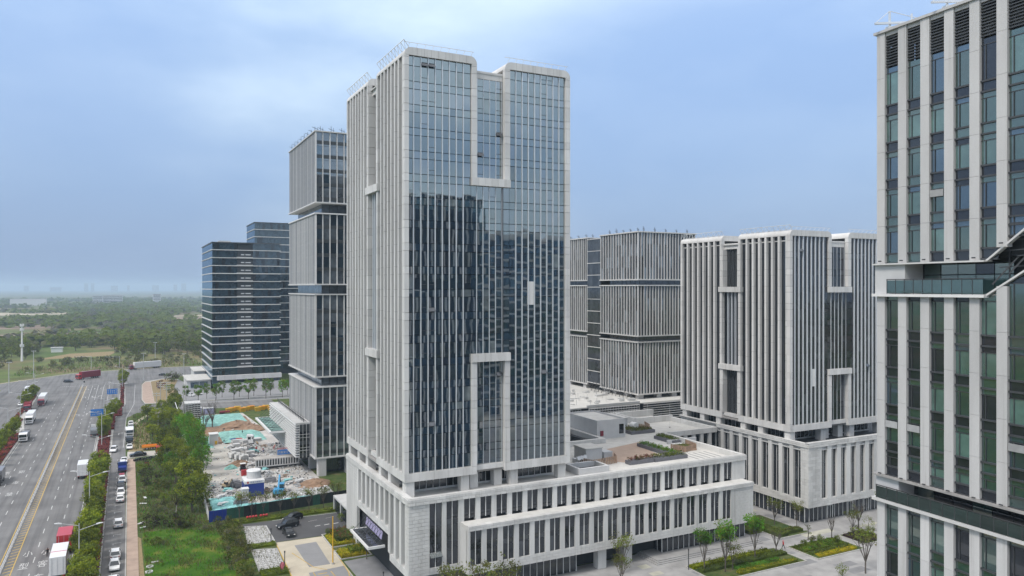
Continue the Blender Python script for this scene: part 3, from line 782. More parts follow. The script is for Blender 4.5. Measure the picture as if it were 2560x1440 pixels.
# left side
yb_ = [120.6 + 2.95 * k for k in range(11)]
brick_clad(ps, 'y', YF + .02, 120.6, 3.6, 15.8, XL, XL + .5, 1.0, .62, SP, pr_)
brick_clad(ps, 'y', YF + .02, 158, 15.8, 16.85, XL - .2, XL + .5, 1.3, .53, SP, pr_)
for k in range(10):
    a, b = yb_[k], yb_[k + 1]
    z0 = 4.9 if k < 3 else 9.3
    window_bay(pw_, fr, 'y', a + .05, b - 1.0, z0, 15.75, XL + .9, pr_, n=1 if k > 2 else 2)
    pc.box(XL + .02, XL + 1.2, b - 1.0, b + .05, z0 - .1, 15.8, SP)
brick_clad(ps, 'y', yb_[3] - .6, 150.1, 7.9, 9.25, XL, XL + .8, 1.4, .67, SP, pr_)
brick_clad(ps, 'y', YF + .02, yb_[3] - .6, 3.6, 4.85, XL, XL + .8, 1.3, .62, SP, pr_)
brick_clad(ps, 'y', yb_[3] - .6, yb_[3] + .3, 4.9, 8.0, XL, XL + .8, 1.3, .62, SP, pr_)
brick_clad(ps, 'y', 150.1, 158, 0.1, 15.8, XL, XL + .6, 1.4, .62, SP, pr_)
brick_clad(ps, 'x', XL, 46, 0.1, 15.8, 157.6, 158.2, 1.4, 1.2, SP, pr_)
# glazed ground floor, set back
gb = Bag('shopfront_pane', 200)
def shop(axis, a0, a1, d, z0, z1, w=1.3, bag=None, f=None):
    n = max(1, round((a1 - a0) / w)); w = (a1 - a0) / n
    for k in range(n):
        if axis == 'x':
            bag.box(a0 + k * w + .04, a0 + (k + 1) * w - .04, d, d + .06, z0, z1, 'glass_dark'); f.box(a0 + k * w - .05, a0 + k * w + .05, d - .1, d + .04, z0, z1)
        else:
            bag.box(d, d + .06, a0 + k * w + .04, a0 + (k + 1) * w - .04, z0, z1, 'glass_dark'); f.box(d - .1, d + .04, a0 + k * w - .05, a0 + k * w + .05, z0, z1)
    if axis == 'x': f.box(a1 - .05, a1 + .05, d - .1, d + .04, z0, z1)
    else: f.box(d - .1, d + .04, a1 - .05, a1 + .05, z0, z1)
ff = MBag('shopfront_bar', 'frame_white')
shop('x', 43.2, 73.4, 117.4, 0.15, 3.75, 1.35, gb, ff)
shop('x', 92.8, 114.2, 117.0, 0.55, 3.75, 1.35, gb, ff)
shop('y', 117.0, 128, 92.8, 0.55, 3.75, 1.35, gb, ff)
shop('y', 119.6, 129.0, 43.0, 0.15, 3.7, 1.2, gb, ff)
shop('y', 129.2, 150, 43.6, 0.15, 8.0, 1.35, gb, ff)
ff.done(P1, po)
gb.done(P1, po)
b = MB(); b.box(43.3, 73.2, 117.6, 119.6, 0.1, 3.8); b.box(93.0, 114.0, 117.2, 119.6, .5, 3.8); b.build('shop_core', 'core', P1, po)
b = MBag('ground_column', SP)
for x, y in ((78.5, 117.2), (84.5, 117.4), (90.0, 121), (79, 124)): b.box(x - .9, x + .9, y - .8, y + .8, 0, 3.8)
b.done(P1, po)
ps.done(P1, po); pw_.done(P1, po); pc.done(P1, po)
fr.done(P1, po)
# roof slabs, parapets, terrace walls
b = MB(); b.box(XL + .5, XR, YF + .5, 147, 15.5, 15.85); b.box(XL + .5, 76, 147, 158, 15.5, 15.849); b.box(99.6, 132.4, 147, 172, 15.5, 15.848); b.box(76, 99.6, 161, 172, 15.5, 15.847)
b.build('roof_slab', 'roof_pave', P1, po)
pp = MBag('parapet', SP)
pp.box(XL, XR + .6, YF, YF + .9, 16.85, 16.95); pp.box(XL, XL + .9, YF + .9, 158, 16.85, 16.949)
pp.box(XL + .5, XR - .2, YF + .5, YF + .9, 15.85, 16.85); pp.box(XL + .5, XL + .9, YF + .9, 158, 15.85, 16.849)
pp.box(XR - .2, XR + .6, YF + .9, 145.2, 11, 16.95)
pp.box(XR - .2, 132.6, 145.2, 146.0, 15.7, 16.9)
pp.box(98.6, 99.6, 147.2, 172, 14.6, 16.9); pp.box(76, 99.6, 146.2, 147.2, 14.6, 16.899); pp.box(76, 98.6, 160.4, 161.2, 12, 16.9)
pp.box(99, 133, 171.4, 172.2, 14, 17.6); pp.box(119.6, 120.4, 162.5, 171.4, 15.85, 17.5); pp.box(120.4, 132.6, 162.5, 163.3, 15.85, 17.4)
pp.box(131.6, 132.6, 146, 162.5, 15.8, 16.95)
pp.done(P1, po)
# wall of the inner court beyond the right end, with glazing
b = MB(); b.box(XR + .6, 132.6, 146.05, 146.6, 0.2, 15.7); b.build('court_wall', 'joint', P1, po)
cw = Bag('court_pillar'); cg = Bag('court_pane')
for k in range(6):
    x = 117 + k * 2.6; cw.box(x, x + 1.0, 145.4, 146.05, .2, 15.7, SP); cg.box(x + 1.02, x + 2.58, 145.9, 146.0, .4, 15.6, 'glass_dark')
cw.done(P1, po); cg.done(P1, po)

# lower twin podium on the right
P2 = thing('stone_podium', 'pale stone podium with tall columns under the lower stone tower on the right', 'podium', (132.8, 116.8, 0))
p2 = (132.8, 116.8, 0)
MB().box(134.2, 175, 119, 160, .1, 16.5).build('core', 'core', P2, p2)
ps = Bag('stone_panel', 260); pw_ = Bag('glass_pane', 300); pc = Bag('stone_pillar', 100); fr = MBag('window_bar', 'frame_white')
brick_clad(ps, 'x', 132.8, 137.0, 3.7, 16.9, 116.8, 117.3, 1.4, .7, SP, pr_)
brick_clad(ps, 'x', 132.8, 176, 16.9, 17.9, 116.6, 117.3, 1.5, .5, SP, pr_)
brick_clad(ps, 'x', 137.0, 176, 3.7, 5.3, 116.8, 117.4, 1.5, .55, SP, pr_)
brick_clad(ps, 'y', 116.82, 119.0, 3.7, 16.9, 132.8, 133.3, 1.1, .7, SP, pr_)
brick_clad(ps, 'y', 116.82, 145.5, 16.9, 17.7, 132.6, 133.3, 1.5, .5, SP, pr_)
brick_clad(ps, 'y', 119.0, 145.5, 3.7, 5.3, 132.8, 133.4, 1.5, .55, SP, pr_)
for k in range(9):
    y = 119.0 + 3.15 * k
    window_bay(pw_, fr, 'y', y, y + 2.05, 5.3, 16.85, 133.4, pr_); pc.box(132.8, 133.7, y + 2.05, y + 3.15, 5.3, 16.9, SP)
for k in range(12):
    x = 137.0 + 3.1 * k
    window_bay(pw_, fr, 'x', x, x + 1.75, 5.3, 16.85, 117.35, pr_); pc.box(x + 1.75, x + 3.1, 116.8, 117.7, 5.3, 16.9, SP)
gb = Bag('shopfront_pane', 120); ff = MBag('shopfront_bar', 'frame_white')
shop('x', 133.4, 174, 118.4, .15, 3.8, 1.35, gb, ff); shop('y', 118.4, 145, 133.4, .15, 3.8, 1.35, gb, ff)
for x in (140.5, 147.2, 152.6):
    ff.box(x - .1, x + .06, 118.2, 118.3, .15, 3.0); ff.box(x + 1.5, x + 1.66, 118.2, 118.3, .15, 3.0); ff.box(x - .1, x + 1.66, 118.2, 118.3, 3.0, 3.2)
ff.done(P2, p2); gb.done(P2, p2); ps.done(P2, p2); pw_.done(P2, p2); pc.done(P2, p2); fr.done(P2, p2)
MB().box(132.9, 176, 116.9, 160, 16.0, 16.3).build('roof_slab', 'roof_grey', P2, p2)
b = MB(); b.box(132.6, 176, 116.6, 117.6, 17.9, 18.0); b.box(132.6, 133.6, 117.6, 160, 17.7, 17.8); b.box(132.9, 176, 117.2, 117.6, 16.3, 17.9); b.box(133.3, 133.6, 117.6, 160, 16.3, 17.7)
b.build('parapet', SP, P2, p2)
# ------------------------------------------------------------------ pinstripe tower in the distance (three tiers)
def slot_tower(name, label, x0, x1, y0, y1, tiers, fpy, fpx, fw, fo, smat, gl, rng, cat='office tower', fwx=None, din=.2, streak=None):
    fwx = fwx or fw
    root = thing(name, label, cat, (x0, y0, tiers[0][0])); off = (x0, y0, tiers[0][0])
    fn = Bag('vertical_fin', 300); pn = Bag('glass_pane', 300); eb = MBag('tier_edge', smat); c = MB(); sl = Bag('slot_pane', 120)
    for i, (a, b) in enumerate(tiers):
        c.box(x0 + .9, x1 - .9, y0 + .9, y1 - .9, a + .1, b - .1)
        eb.box(x0 - .35, x1 + .35, y0 - .35, y1 + .35, a - .18, a + .17); eb.box(x0 - .35, x1 + .35, y0 - .35, y1 + .35, b - .17, b + .18)
        nz = max(1, round((b - a - .34) / 3.9)); h = (b - a - .34) / nz
        for ax, lo, hi, p in (('y', y0, y1, fpy), ('x', x0, x1, fpx)):
            n = round((hi - lo) / p); w = (hi - lo) / n
            for k in range(n + 1):
                q = lo + k * w
                if ax == 'y': fn.box(x0 - fo, x0 + .25, q - fw / 2, q + fw / 2, a + .17, b - .17, smat if not streak or (i < 3 and math.sin(k * 1.9) + math.sin(k * .83 + i) > -.8) or (i == 3 and k % 5 == 0) else streak)  # streak fins are coloured greyer to imitate shadow lines between fins
                else: fn.box(q - fwx / 2, q + fwx / 2, y0 - fo, y0 + .25, a + .17, b - .17, smat)
                if k < n:
                    for j in range(nz):
                        u = rng.random(); m = gl[0] if u < .7 else gl[1]
                        z = a + .17 + j * h
                        if ax == 'y': pn.box(x0 + din, x0 + din + .06, q + .02, q + w - .02, z + .03, z + h - .03, m, 0, rng.gauss(0, .003))
                        else: pn.box(q + .02, q + w - .02, y0 + .2, y0 + .26, z + .03, z + h - .03, m, rng.gauss(0, .003), rng.gauss(0, .003))
        if i + 1 < len(tiers):
            za, zb = b + .18, tiers[i + 1][0] - .18
            c.box(x0 + 2.4, x1 - 2.4, y0 + 2.4, y1 - 2.4, b - .1, tiers[i + 1][0] + .1)
            for ax, lo, hi in (('y', y0 + 2, y1 - 2), ('x', x0 + 2, x1 - 2)):
                n = round((hi - lo) / 2.2); w = (hi - lo) / n
                for k in range(n):
                    q = lo + k * w
                    if ax == 'y': sl.box(x0 + 2.2, x0 + 2.3, q + .1, q + w - .1, za, zb, gl[0])
                    else: sl.box(q + .1, q + w - .1, y0 + 2.2, y0 + 2.3, za, zb, gl[0])
    c.build('core', 'core', root, off); eb.done(root, off)
    fn.done(root, off); pn.done(root, off); sl.done(root, off)
    return root, off
rg = random.Random(5)
T3, o3 = slot_tower('pinstripe_tower', 'mid height pale pinstripe tower with two dark slots, behind the podium roof', 140.5, 163, 188.7, 209.2,
                    [(19.1, 35.2), (37.1, 52.8), (54.6, 69.4)], 1.45, 1.13, .22, .12, 'fin_metal', ('glass_dark_b', 'glass_pale'), rg)
T3b, o3b = slot_tower('pinstripe_tower', 'rear wing of the pinstripe tower joined by a glazed link, partly hidden', 140.9, 163, 218.0, 240,
                    [(19.1, 35.2), (37.1, 52.8), (54.6, 69.2)], 1.3, 1.3, .22, .12, 'fin_metal', ('glass_dark_b', 'glass_pale'), rg)
lk = thing('glazed_link', 'recessed dark glass strip with white bars between the two pinstripe wings', 'glazed link', (142, 209.4, 19)); lo = (142, 209.4, 19)
MB().box(141.2, 160, 209.4, 217.8, 19, 68.6).build('core', 'core', lk, lo)
lb_ = Bag('link_pane'); bb = Bag('link_bar')
for k in range(5):
    for j in range(12): lb_.box(140.72, 140.8, 209.75 + k * 1.6, 211.3 + k * 1.6, 20 + j * 4.05, 23.9 + j * 4.05, 'glass_dark_b')
for j in range(13): bb.box(140.45, 140.8, 209.6, 217.7, 19.8 + j * 4.05, 20.0 + j * 4.05, 'fin_metal')
lb_.done(lk, lo); bb.done(lk, lo)
rr = random.Random(8)
def roof_clutter(root, off, x0, x1, y0, y1, z, n, rng):
    for k in range(n):
        b = MB(); t = k / n
        if k % 2: x, y = x0 + (x1 - x0) * t, y0
        else: x, y = x0, y0 + (y1 - y0) * t
        hh = rng.uniform(.9, 1.6); b.bar((x, y, z), (x, y, z + hh), .1); b.bar((x - .9, y - .7, z + .7), (x + 1.1, y + .8, z + .5), .09)
        b.bar((x + .8, y + .6, z), (x + .8, y + .6, z + hh * .8), .08)
        b.build('roof_davit', 'frame_dark', root, off)
roof_clutter(T3, o3, 140.5, 162, 188.9, 208, 69.55, 10, rr); roof_clutter(T3b, o3b, 141, 162, 219, 239, 69.35, 8, rr)
# feet of the pinstripe tower
b = MBag('column', 'stone_dim')
for x, y in ((142, 190), (149, 190), (155, 190), (160, 190), (142, 196), (142, 202), (142, 207.5), (142, 220), (142, 230)): b.box(x - .9, x + .9, y - .9, y + .9, 14.0, 19.0)
b.done(T3, o3)
MB().box(145, 162, 192.5, 238, 13, 19).build('lobby_core', 'core', T3, o3)
# banded podium in front of the pinstripe tower
bp = thing('banded_podium', 'low podium wrapped in pale horizontal louvre bands behind the roof garden', 'podium', (115, 182.5, 0)); bo = (115, 182.5, 0)
MB().box(116, 165, 183.4, 250, .2, 17.3).build('core', 'core', bp, bo)
lv = Bag('louvre_band', 120); gp = Bag('glass_pane', 200); fr = MB()
for x0, x1, y in ((112.6, 116.2, 183.2), (118.6, 136.4, 182.5), (138.2, 156.5, 182.8)):
    for j in range(13):
        z = 8.9 + j * .68
        lv.box(x0, x1, y - .2, y + .35, z, z + .2, 'fin_metal')
    n = round((x1 - x0) / .95)
    for k in range(n): gp.box(x0 + k * (x1 - x0) / n + .03, x0 + (k + 1) * (x1 - x0) / n - .03, y + .36, y + .42, 8.5, 17.2, 'glass_dark' if k % 7 else 'glass_dark_b')
    if x0 < 130:
        for k in range(n + 1): fr.box(x0 + k * (x1 - x0) / n - .03, x0 + k * (x1 - x0) / n + .03, y - .1, y + .36, 8.5, 17.4)
lv.done(bp, bo); gp.done(bp, bo); fr.build('glazing_bar', 'fin_metal', bp, bo)
MB().box(112.2, 157, 182.8, 250, 17.3, 17.6).build('roof_slab', 'roof_pave', bp, bo)
b = MB(); b.box(118, 136.6, 182.6, 183, 17.6, 18.2)
for k in range(60):
    x, y = rr.uniform(114, 139), rr.uniform(186, 214); h = rr.uniform(.4, 1.6)
    if rr.random() < .5: b.bar((x, y, 17.6), (x, y, 17.6 + h), .1)
    else: b.box(x, x + rr.uniform(.4, 2.4), y, y + rr.uniform(.3, 1.4), 17.6, 17.6 + h * .5)
b.build('roof_clutter', 'roof_grey', bp, bo)
b = MB()
for k in range(12): b.bar((138.6, 190 + k * 2, 17.6), (139.8, 190.6 + k * 2, 20.2), .14); b.bar((138.2, 190 + k * 2, 18.6), (138.4, 192 + k * 2, 19.4), .12)
b.build('scaffold', 'frame_dark', bp, bo)

# ------------------------------------------------------------------ slender tower left of the main one (four tiers)
T5, o5 = slot_tower('slender_tower', 'slender pale pinstripe tower with dark slots rising behind the left edge of the main tower', 46.4, 80, 209, 246,
                    [(5.0, 24.6), (27.4, 50.2), (53.0, 72.6), (75.6, 95.3)], 1.02, 1.95, .32, .08, 'fin_metal', ('glass_pale', 'glass_blue'), rg, 'office tower', .26, .02, 'fin_shade')
b = MB()
for j in range(24):
    z = 6 + j * 3.9
    if any(a + .4 < z < c - 1.4 for a, c in ((5.0, 24.6), (27.4, 50.2), (53.0, 72.6), (75.6, 95.3))): b.box(46.8, 79.5, 209.14, 209.19, z, z + 1.0)
b.build('spandrel', 'spandrel_dark', T5, o5)
roof_clutter(T5, o5, 46.2, 70, 209, 246, 95.4, 16, rr)
b = MBag('column', 'stone_dim')
for x, y in ((48.2, 209.9), (56, 210.4), (64, 210.4), (48, 220), (48, 232)): b.box(x - 1.1, x + 1.1, y - 1.0, y + 1.0, 0, 5.0)
b.done(T5, o5)
gp = Bag('lobby_pane')
for k in range(16): gp.box(50.2 + k * 1.6, 51.7 + k * 1.6, 213, 213.1, .2, 4.9, 'glass_dark_b'); gp.box(49.6, 49.7, 213 + k * 1.6, 214.5 + k * 1.6, .2, 4.9, 'glass_dark')
gp.done(T5, o5)
# louvred wing with glass canopy at its foot
lw = thing('louvred_wing', 'low wing with white horizontal louvres at the foot of the slender tower', 'building wing', (42.6, 215, 0)); lo = (42.6, 215, 0)
MB().box(43.2, 46.2, 215.2, 258, 4.2, 13.6).build('core', 'core', lw, lo)
lv = Bag('louvre', 60)
for j in range(14): lv.box(42.3 - .25, 43.2, 215, 258.2, 4.5 + j * .69, 4.72 + j * .69, 'frame_white')
lv.done(lw, lo)
gp = Bag('end_pane'); fr = MB()
for j, (za, zb) in enumerate(((4.5, 5.6), (5.6, 7.9), (7.9, 9.0), (9.0, 11.6), (11.6, 13.6))):
    for k in range(3): gp.box(43.2 + k * .98 + .03, 43.2 + (k + 1) * .98 - .03, 214.95, 215.1, za + .04, zb - .04, 'spandrel_dark' if j in (0, 2, 4) else 'glass_dark')
for k in range(4): fr.box(43.15 + k * .98, 43.22 + k * .98, 214.85, 214.96, 4.2, 13.7)
for z in (6.3, 7.1, 9.9, 10.8): fr.box(43.15, 46.15, 214.86, 214.95, z, z + .06)
gp.done(lw, lo); fr.build('glazing_bar', 'frame_white', lw, lo)
b = MB(); b.box(42.2, 46.2, 215, 258.2, 13.62, 14.1); b.build('roof_slab', 'roof_grey', lw, lo)
b = MB()
for k in range(18):
    y = 216 + k * 2.3; b.bar((44.6, y, 14.1), (44.6, y, 15.4), .1); b.bar((44.6, y, 14.2), (44.6, y + 2.3, 15.3), .08); b.bar((45.6, y + 1, 14.1), (44.4, y + 1, 14.9), .12)
b.bar((44.6, 216, 15.4), (44.6, 257, 15.4), .1)
b.build('roof_railing', 'frame_dark', lw, lo)
cn = thing('glass_canopy', 'green glass canopy hung on black rods from the louvred wing', 'canopy', (42, 230, 9)); co = (42, 230, 9)
cp = Bag('canopy_pane')
for k in range(9):
    y = 230.6 + k * 3.03; cp.box(38.3, 41.9, y + .04, y + 2.95, 9.36, 9.42, 'canopy_glass')
cp.done(cn, co)
b = MB(); b.box(37.6, 38.25, 230, 258, 9.0, 9.5); b.box(38.25, 42, 230, 230.5, 9.0, 9.5); b.box(38.25, 42, 257.6, 258, 9.0, 9.5); b.build('canopy_frame', 'frame_white', cn, co)
for k in range(9):
    y = 231 + k * 3.2; b = MB(); b.bar((38.2, y, 9.52), (42.2, y, 13.2), .09); b.bar((38.2, y, 9.5), (42.2, y, 9.5), .1); b.build('hanger_rod', 'frame_dark', cn, co)

# ------------------------------------------------------------------ banded glass towers, far left
def band_tower(label, x0, x1, y0, y1, zt, nf, z0, notch, rng):
    root = thing('glass_tower', label, 'office tower', (x0, y0, 0)); off = (x0, y0, 0)
    MB().box(x0 + .8, x1 - .8, y0 + .8, y1 - .8, 0.1, zt - .6).build('core', 'core', root, off)
    sb = Bag('white_band', 100); pn = Bag('glass_pane', 300)
    h = (zt - z0) / nf
    for j in range(nf):
        z = z0 + j * h
        if j: sb.box(x0 - .5, x1 + .5, y0 - .5, y1, z - .19, z + .19, 'fin_metal')
        za, zb = z + (.24 if j else 0), z + h - .24
        n = round((x1 - x0) / 1.5); w = (x1 - x0) / n
        for k in range(n):
            x = x0 + k * w
            if notch and notch[0] < x + w / 2 < notch[1]: continue
            u = rng.random(); m = 'glass_band' if u < .85 else 'glass_dark'
            pn.box(x + .03, x + w - .03, y0, y0 + .1, za, zb, m, rng.gauss(0, .006), rng.gauss(0, .006))
        n = round((y1 - y0) / 3); w = (y1 - y0) / n
        for k in range(n): pn.box(x0, x0 + .1, y0 + k * w + .03, y0 + (k + 1) * w - .03, za, zb, 'glass_blue', 0, rng.gauss(0, .004))
    b = MB(); b.box(x0 - .4, x1 + .5, y0 - .4, y1, zt - .5, zt); b.build('roof_edge', 'frame_dark', root, off)
    if notch:
        nb = Bag('balcony_slab'); dv = Bag('balcony_window')
        for j in range(2, nf - 1):
            z = z0 + j * h; nb.box(notch[0], notch[1], y0 - .5, y0 + .8, z + .26, z + .5, 'fin_metal')
            dv.box(notch[0] + 2.2, notch[0] + 3.8, y0 + .55, y0 + .75, z + 1.5, z + 2.0, 'frame_white'); dv.box(notch[0] + 4.4, notch[0] + 7, y0 + .55, y0 + .75, z + 1.5, z + 2.0, 'frame_white')
        nb.done(root, off); dv.done(root, off)
        MB().box(notch[0], notch[1], y0 + .76, y0 + .95, z0 + 2 * h, zt - h).build('balcony_wall', 'frame_dark', root, off)
    sb.done(root, off); pn.done(root, off)
    return root, off
T6, o6 = band_tower('blue glass tower ringed by white bands, nearer of the pair at the left', 38.8, 72, 409, 466, 75.5, 18, 3.2, (50.5, 58.5), rg)
T6b, o6b = band_tower('taller blue glass tower with white bands, farther of the pair at the left', 68.2, 104, 470, 503, 91.5, 20, 3.2, None, rg)
b = MB(); b.box(41, 72.6, 406.5, 409.2, 5.2, 7.4); b.box(41, 72.6, 406.8, 409.2, .1, 3.4); b.build('entrance_band', 'stone_dim', T6, o6)
b = MB(); b.box(44, 50, 430, 436, 75.5, 77.4); b.box(52, 57, 432, 440, 75.5, 76.8); b.build('roof_plant', 'roof_grey', T6, o6)
wing = thing('entrance_pavilion', 'low white flat roofed pavilion left of the banded glass tower', 'pavilion', (28, 414, 0)); wo = (28, 414, 0)
MB().box(27.4, 38.6, 414, 440, 0, 4.8).build('wall', 'plaster', wing, wo); MB().box(26.9, 38.7, 413.4, 440.5, 4.8, 5.3).build('roof', 'roof_pave', wing, wo)
gp = Bag('window')
for k in range(2): gp.box(29 + k * 4.2, 32.9 + k * 4.2, 413.88, 414.1, 1.2, 4.2, 'glass_blue')
gp.done(wing, wo)
wing2 = thing('entrance_pavilion', 'small white canopy block with a courtyard roof beside the banded glass tower', 'pavilion', (33, 445, 0)); wo = (33, 445, 0)
MB().box(33, 38.5, 445, 468, 0, 6.2).build('wall', 'plaster', wing2, wo); MB().box(32.5, 38.6, 444.5, 468.5, 6.2, 6.7).build('roof', 'roof_pave', wing2, wo)

# ------------------------------------------------------------------ near tower at the right edge
FA = 3.4
N7 = (68.0, 50.9)
RT = thing('near_tower', 'tall near tower with broad pale piers and green glass at the right edge', 'office tower', (N7[0], N7[1], 0), R(-FA))
# local frame: +x into the building, -y along the facade towards the camera
ZT = 77.6
def cutz(s):                                  # slope of the terrace cut: bottom edge of the upper part, top edge of the middle part
    t = max(0, s - 11.3) * .78
    return 54.45 + t, 51.3 + t * .82
st = Bag('stone_panel', 300); pn = Bag('glass_pane', 300); tn = Bag('transom', 300); bl = Bag('louvre_slat', 300); em = Bag('blind', 60)
core = MB(); core.box(1.0, 22, -70, 0, 34.3, 50.6); core.box(1.0, 22, -70, 0, 54.8, 74); core.box(1.0, 22, -70, 0, 0.2, 30.0); core.box(2.6, 22, -70, -.3, 29, 55)
core.build('core', 'core', RT)
pit = 2.44; r7 = random.Random(21)
fl = 3.72
for k in range(26):
    s0 = k * pit; s1 = s0 + .92; sm = (s0 + s1) / 2
    zu, zm = cutz(sm)
    vis = k < 8
    for z0, z1 in ((zu, ZT), (33.3, zm), (0.1, 30.6)):
        cuts = [z0]; z = z0 + fl
        while z < z1 - 1.5: cuts.append(z); z += fl
        cuts.append(z1)
        for a, b in zip(cuts, cuts[1:]): st.box(-.34, .35, -s1, -s0, a + .01, b - .01, 'stone_dim')
    w0, w1 = s1, s0 + pit
    zu, zm = cutz((w0 + w1) / 2)
    for z0, z1, zs in ((zu, 74.0, 73.0), (33.3, zm, 50.6), (0.1, 30.6, 30.0)):
        z = zs; first = True
        top = z1
        while top > z0 + .3:
            lo = max(z0, zs - fl)
            # one storey: top light, vision pane, spandrel between two dark transoms
            segs = [(top, max(lo + 1.0, top - .55), 0), (max(lo + 1.0, top - .55), lo + .95, 1), (lo + .95, lo, 2)] if top - lo > 1.8 else [(top, lo, 1)]
            for b, a, kind in segs:
                if b - a < .12: continue
                u = r7.random()
                m = r7.choice(('glass_green', 'glass_green', 'glass_green', 'glass_blue', 'glass_dark')) if kind != 2 else 'glass_dark'
                if kind == 1 and u < .22: m = 'glass_green_b'
                if kind == 2 and u < .4: m = 'glass_green'
                pn.box(-.04, .01, -w1 + .02, -w0 - .02, a + .03, b - .03, m, 0, r7.gauss(0, .004))
                if kind == 1 and vis and u > .93: em.box(-.36, -.31, -w1 + .08, -w0 - .08, b - .75, b - .1, 'blind', 0, .0)
                if kind == 1 and vis: tn.box(-.11, -.05, -w0 - .45, -w0 - .38, a, b, 'frame_dark')
            for z_ in (lo + .95, lo): tn.box(-.2, .0, -w1, -w0, z_ - .08, z_ + .08, 'frame_dark')
            tn.box(-.1, .0, -w1, -w0, top - .6, top - .54, 'frame_dark')
            top = lo; zs = lo
    # louvred plant storey under the roof
    for j in range(11): bl.box(-.15, .1, -w1, -w0, 74.15 + j * .28, 74.25 + j * .28, 'frame_dark')
    st.box(-.2, .3, -w1 + .005, -w0 - .005, 77.2, ZT - .02, 'stone_dim')
# north end wall of the tower, with the same piers and glass
for k in range(11):
    x0 = .4 + k * 2.1
    for z0, z1 in ((54.45, ZT), (33.3, 51.2), (0.1, 30.5)):
        cuts = [z0]; z = z0 + fl
        while z < z1 - 1.5: cuts.append(z); z += fl
        cuts.append(z1)
        for a, b in zip(cuts, cuts[1:]):
            st.box(x0, x0 + .5, -.02, .3, a + .01, b - .01, 'stone_dim')
            pn.box(x0 + .54, x0 + 2.06, -.1, -.05, a + .03, b - 1.0, 'glass_green'); pn.box(x0 + .54, x0 + 2.06, -.1, -.05, b - .95, b - .03, 'spandrel_dark')
st.done(RT); pn.done(RT); tn.done(RT); bl.done(RT); em.done(RT)
b = MB(); b.box(-.5, 23, -72, .3, 77.6, 77.85); b.build('roof_edge', 'stone_dim', RT)
b = MB(); b.box(.6, 22, -70, -.4, 73.6, 74.1); b.build('plant_floor', 'soffit', RT)
b = MB()
for k in range(8): b.box(3 + k * 2, 3.3 + k * 2, -30, -2, 75.2, 77.2)
b.build('plant_screen', 'roof_pave', RT)
# terraces
b = MB(); b.box(-.75, 4, -11.35, .3, 51.15, 51.42); b.build('terrace_slab', 'fin_metal', RT)
b = MB(); b.box(-.7, .5, -11.3, .3, 54.3, 54.44); b.bar((-.1, -11.3, 54.4), (-.1, -25, 65.1), .5, .16); b.bar((-.1, -11.2, 51.3), (-.1, -25, 60.1), .55, .16)
b.build('sloping_edge', 'fin_metal', RT)
b = MB(); b.box(-.75, 4, -72, .3, 30.6, 30.9); b.build('terrace_slab', 'fin_metal', RT)
b = MB(); b.box(-.62, 4, -72, .3, 33.1, 33.28); b.build('terrace_ceiling', 'soffit', RT)
b = MB(); b.box(-.3, 2.2, -3.2, .25, 51.43, 54.3); tag(b.build('terrace_wall', 'plaster', RT), 'plain white wall panel on the upper terrace')
b = MB(); b.box(-.2, 2, -2.4, .2, 30.92, 33.1); b.build('terrace_wall', 'plaster', RT)
rp = Bag('rail_pane'); rb = MB(); gw = Bag('terrace_pane')
for k in range(10):
    rp.box(-.66, -.63, -1.45 - (k + 1) * .98 + .03, -1.45 - k * .98 - .03, 51.5, 52.75, 'glass_green'); rb.box(-.68, -.62, -1.47 - k * .98, -1.41 - k * .98, 51.42, 52.85)
rb.box(-.69, -.61, -11.3, -1.4, 52.8, 52.88)
for k in range(24):
    rp.box(-.66, -.63, -.2 - (k + 1) * 1.2 + .03, -.2 - k * 1.2 - .03, 30.95, 32.1, 'glass_rail'); rb.box(-.68, -.62, -.22 - k * 1.2, -.16 - k * 1.2, 30.9, 32.2)
rb.box(-.69, -.61, -29, -.15, 32.16, 32.24)
for k in range(5): gw.box(2.3, 2.4, -3.3 - (k + 1) * 1.75 + .04, -3.3 - k * 1.75 - .04, 51.43, 53.2, 'glass_green_b'); gw.box(2.3, 2.4, -3.3 - (k + 1) * 1.75 + .04, -3.3 - k * 1.75 - .04, 53.3, 54.3, 'glass_green' if k != 3 else 'glass_dark')
for k in range(14): gw.box(2.3, 2.4, -2.5 - (k + 1) * 1.9 + .04, -2.5 - k * 1.9 - .04, 30.95, 33.0, 'glass_dark' if k % 3 else 'glass_green')
rp.done(RT); gw.done(RT); rb.build('terrace_rail', 'frame_dark', RT)
b = MB()
for k in range(5):
    y = -12.6 - k * 1.5; z = 52.2 + k * .95
    b.bar((.8, y, z), (.8, y, z + 4.2), .1); b.bar((.4, y + .6, z + 1.6), (.4, y - 1.8, z + 1.7), .1); b.bar((.4, y + .6, z + 3.0), (.4, y - 1.6, z + 3.1), .1); b.bar((-.3, y + .8, z + .1), (.6, y - 1.0, z + 2.6), .12)
b.build('stair_scaffold', 'frame_dark', RT)
b = MB()
for k in range(12): b.box(-.72, -.60, -k * pit - .75, -k * pit - .45, 54.62 + max(0, k * pit + .6 - 11.3) * .78, 54.74 + max(0, k * pit + .6 - 11.3) * .78); b.box(-.72, -.6, -k * pit - .75, -k * pit - .45, 33.4, 33.5)
b.build('facade_lamp', 'frame_dark', RT)
for s, e in ((0.8, 2.2), (7.0, 2.4), (11.6, 2.6)):
    b = MB(); b.bar((.5, -s, 77.8), (.5, -s, 79.9), .16); b.bar((2.4, -s - 1, 77.8), (2.4, -s - 1, 79.6), .14); b.bar((-1.2, -s + .3, 78.5), (4.5, -s - 1.6, 78.9), .2); b.bar((.5, -s, 79.9), (4.5, -s - 1.6, 78.9), .06); b.bar((.5, -s, 79.9), (-1.2, -s + .3, 78.5), .06)
    b.box(.2, .8, -s - .3, -s + .3, 77.8, 78.3)
    b.build('roof_davit', 'mullion', RT)

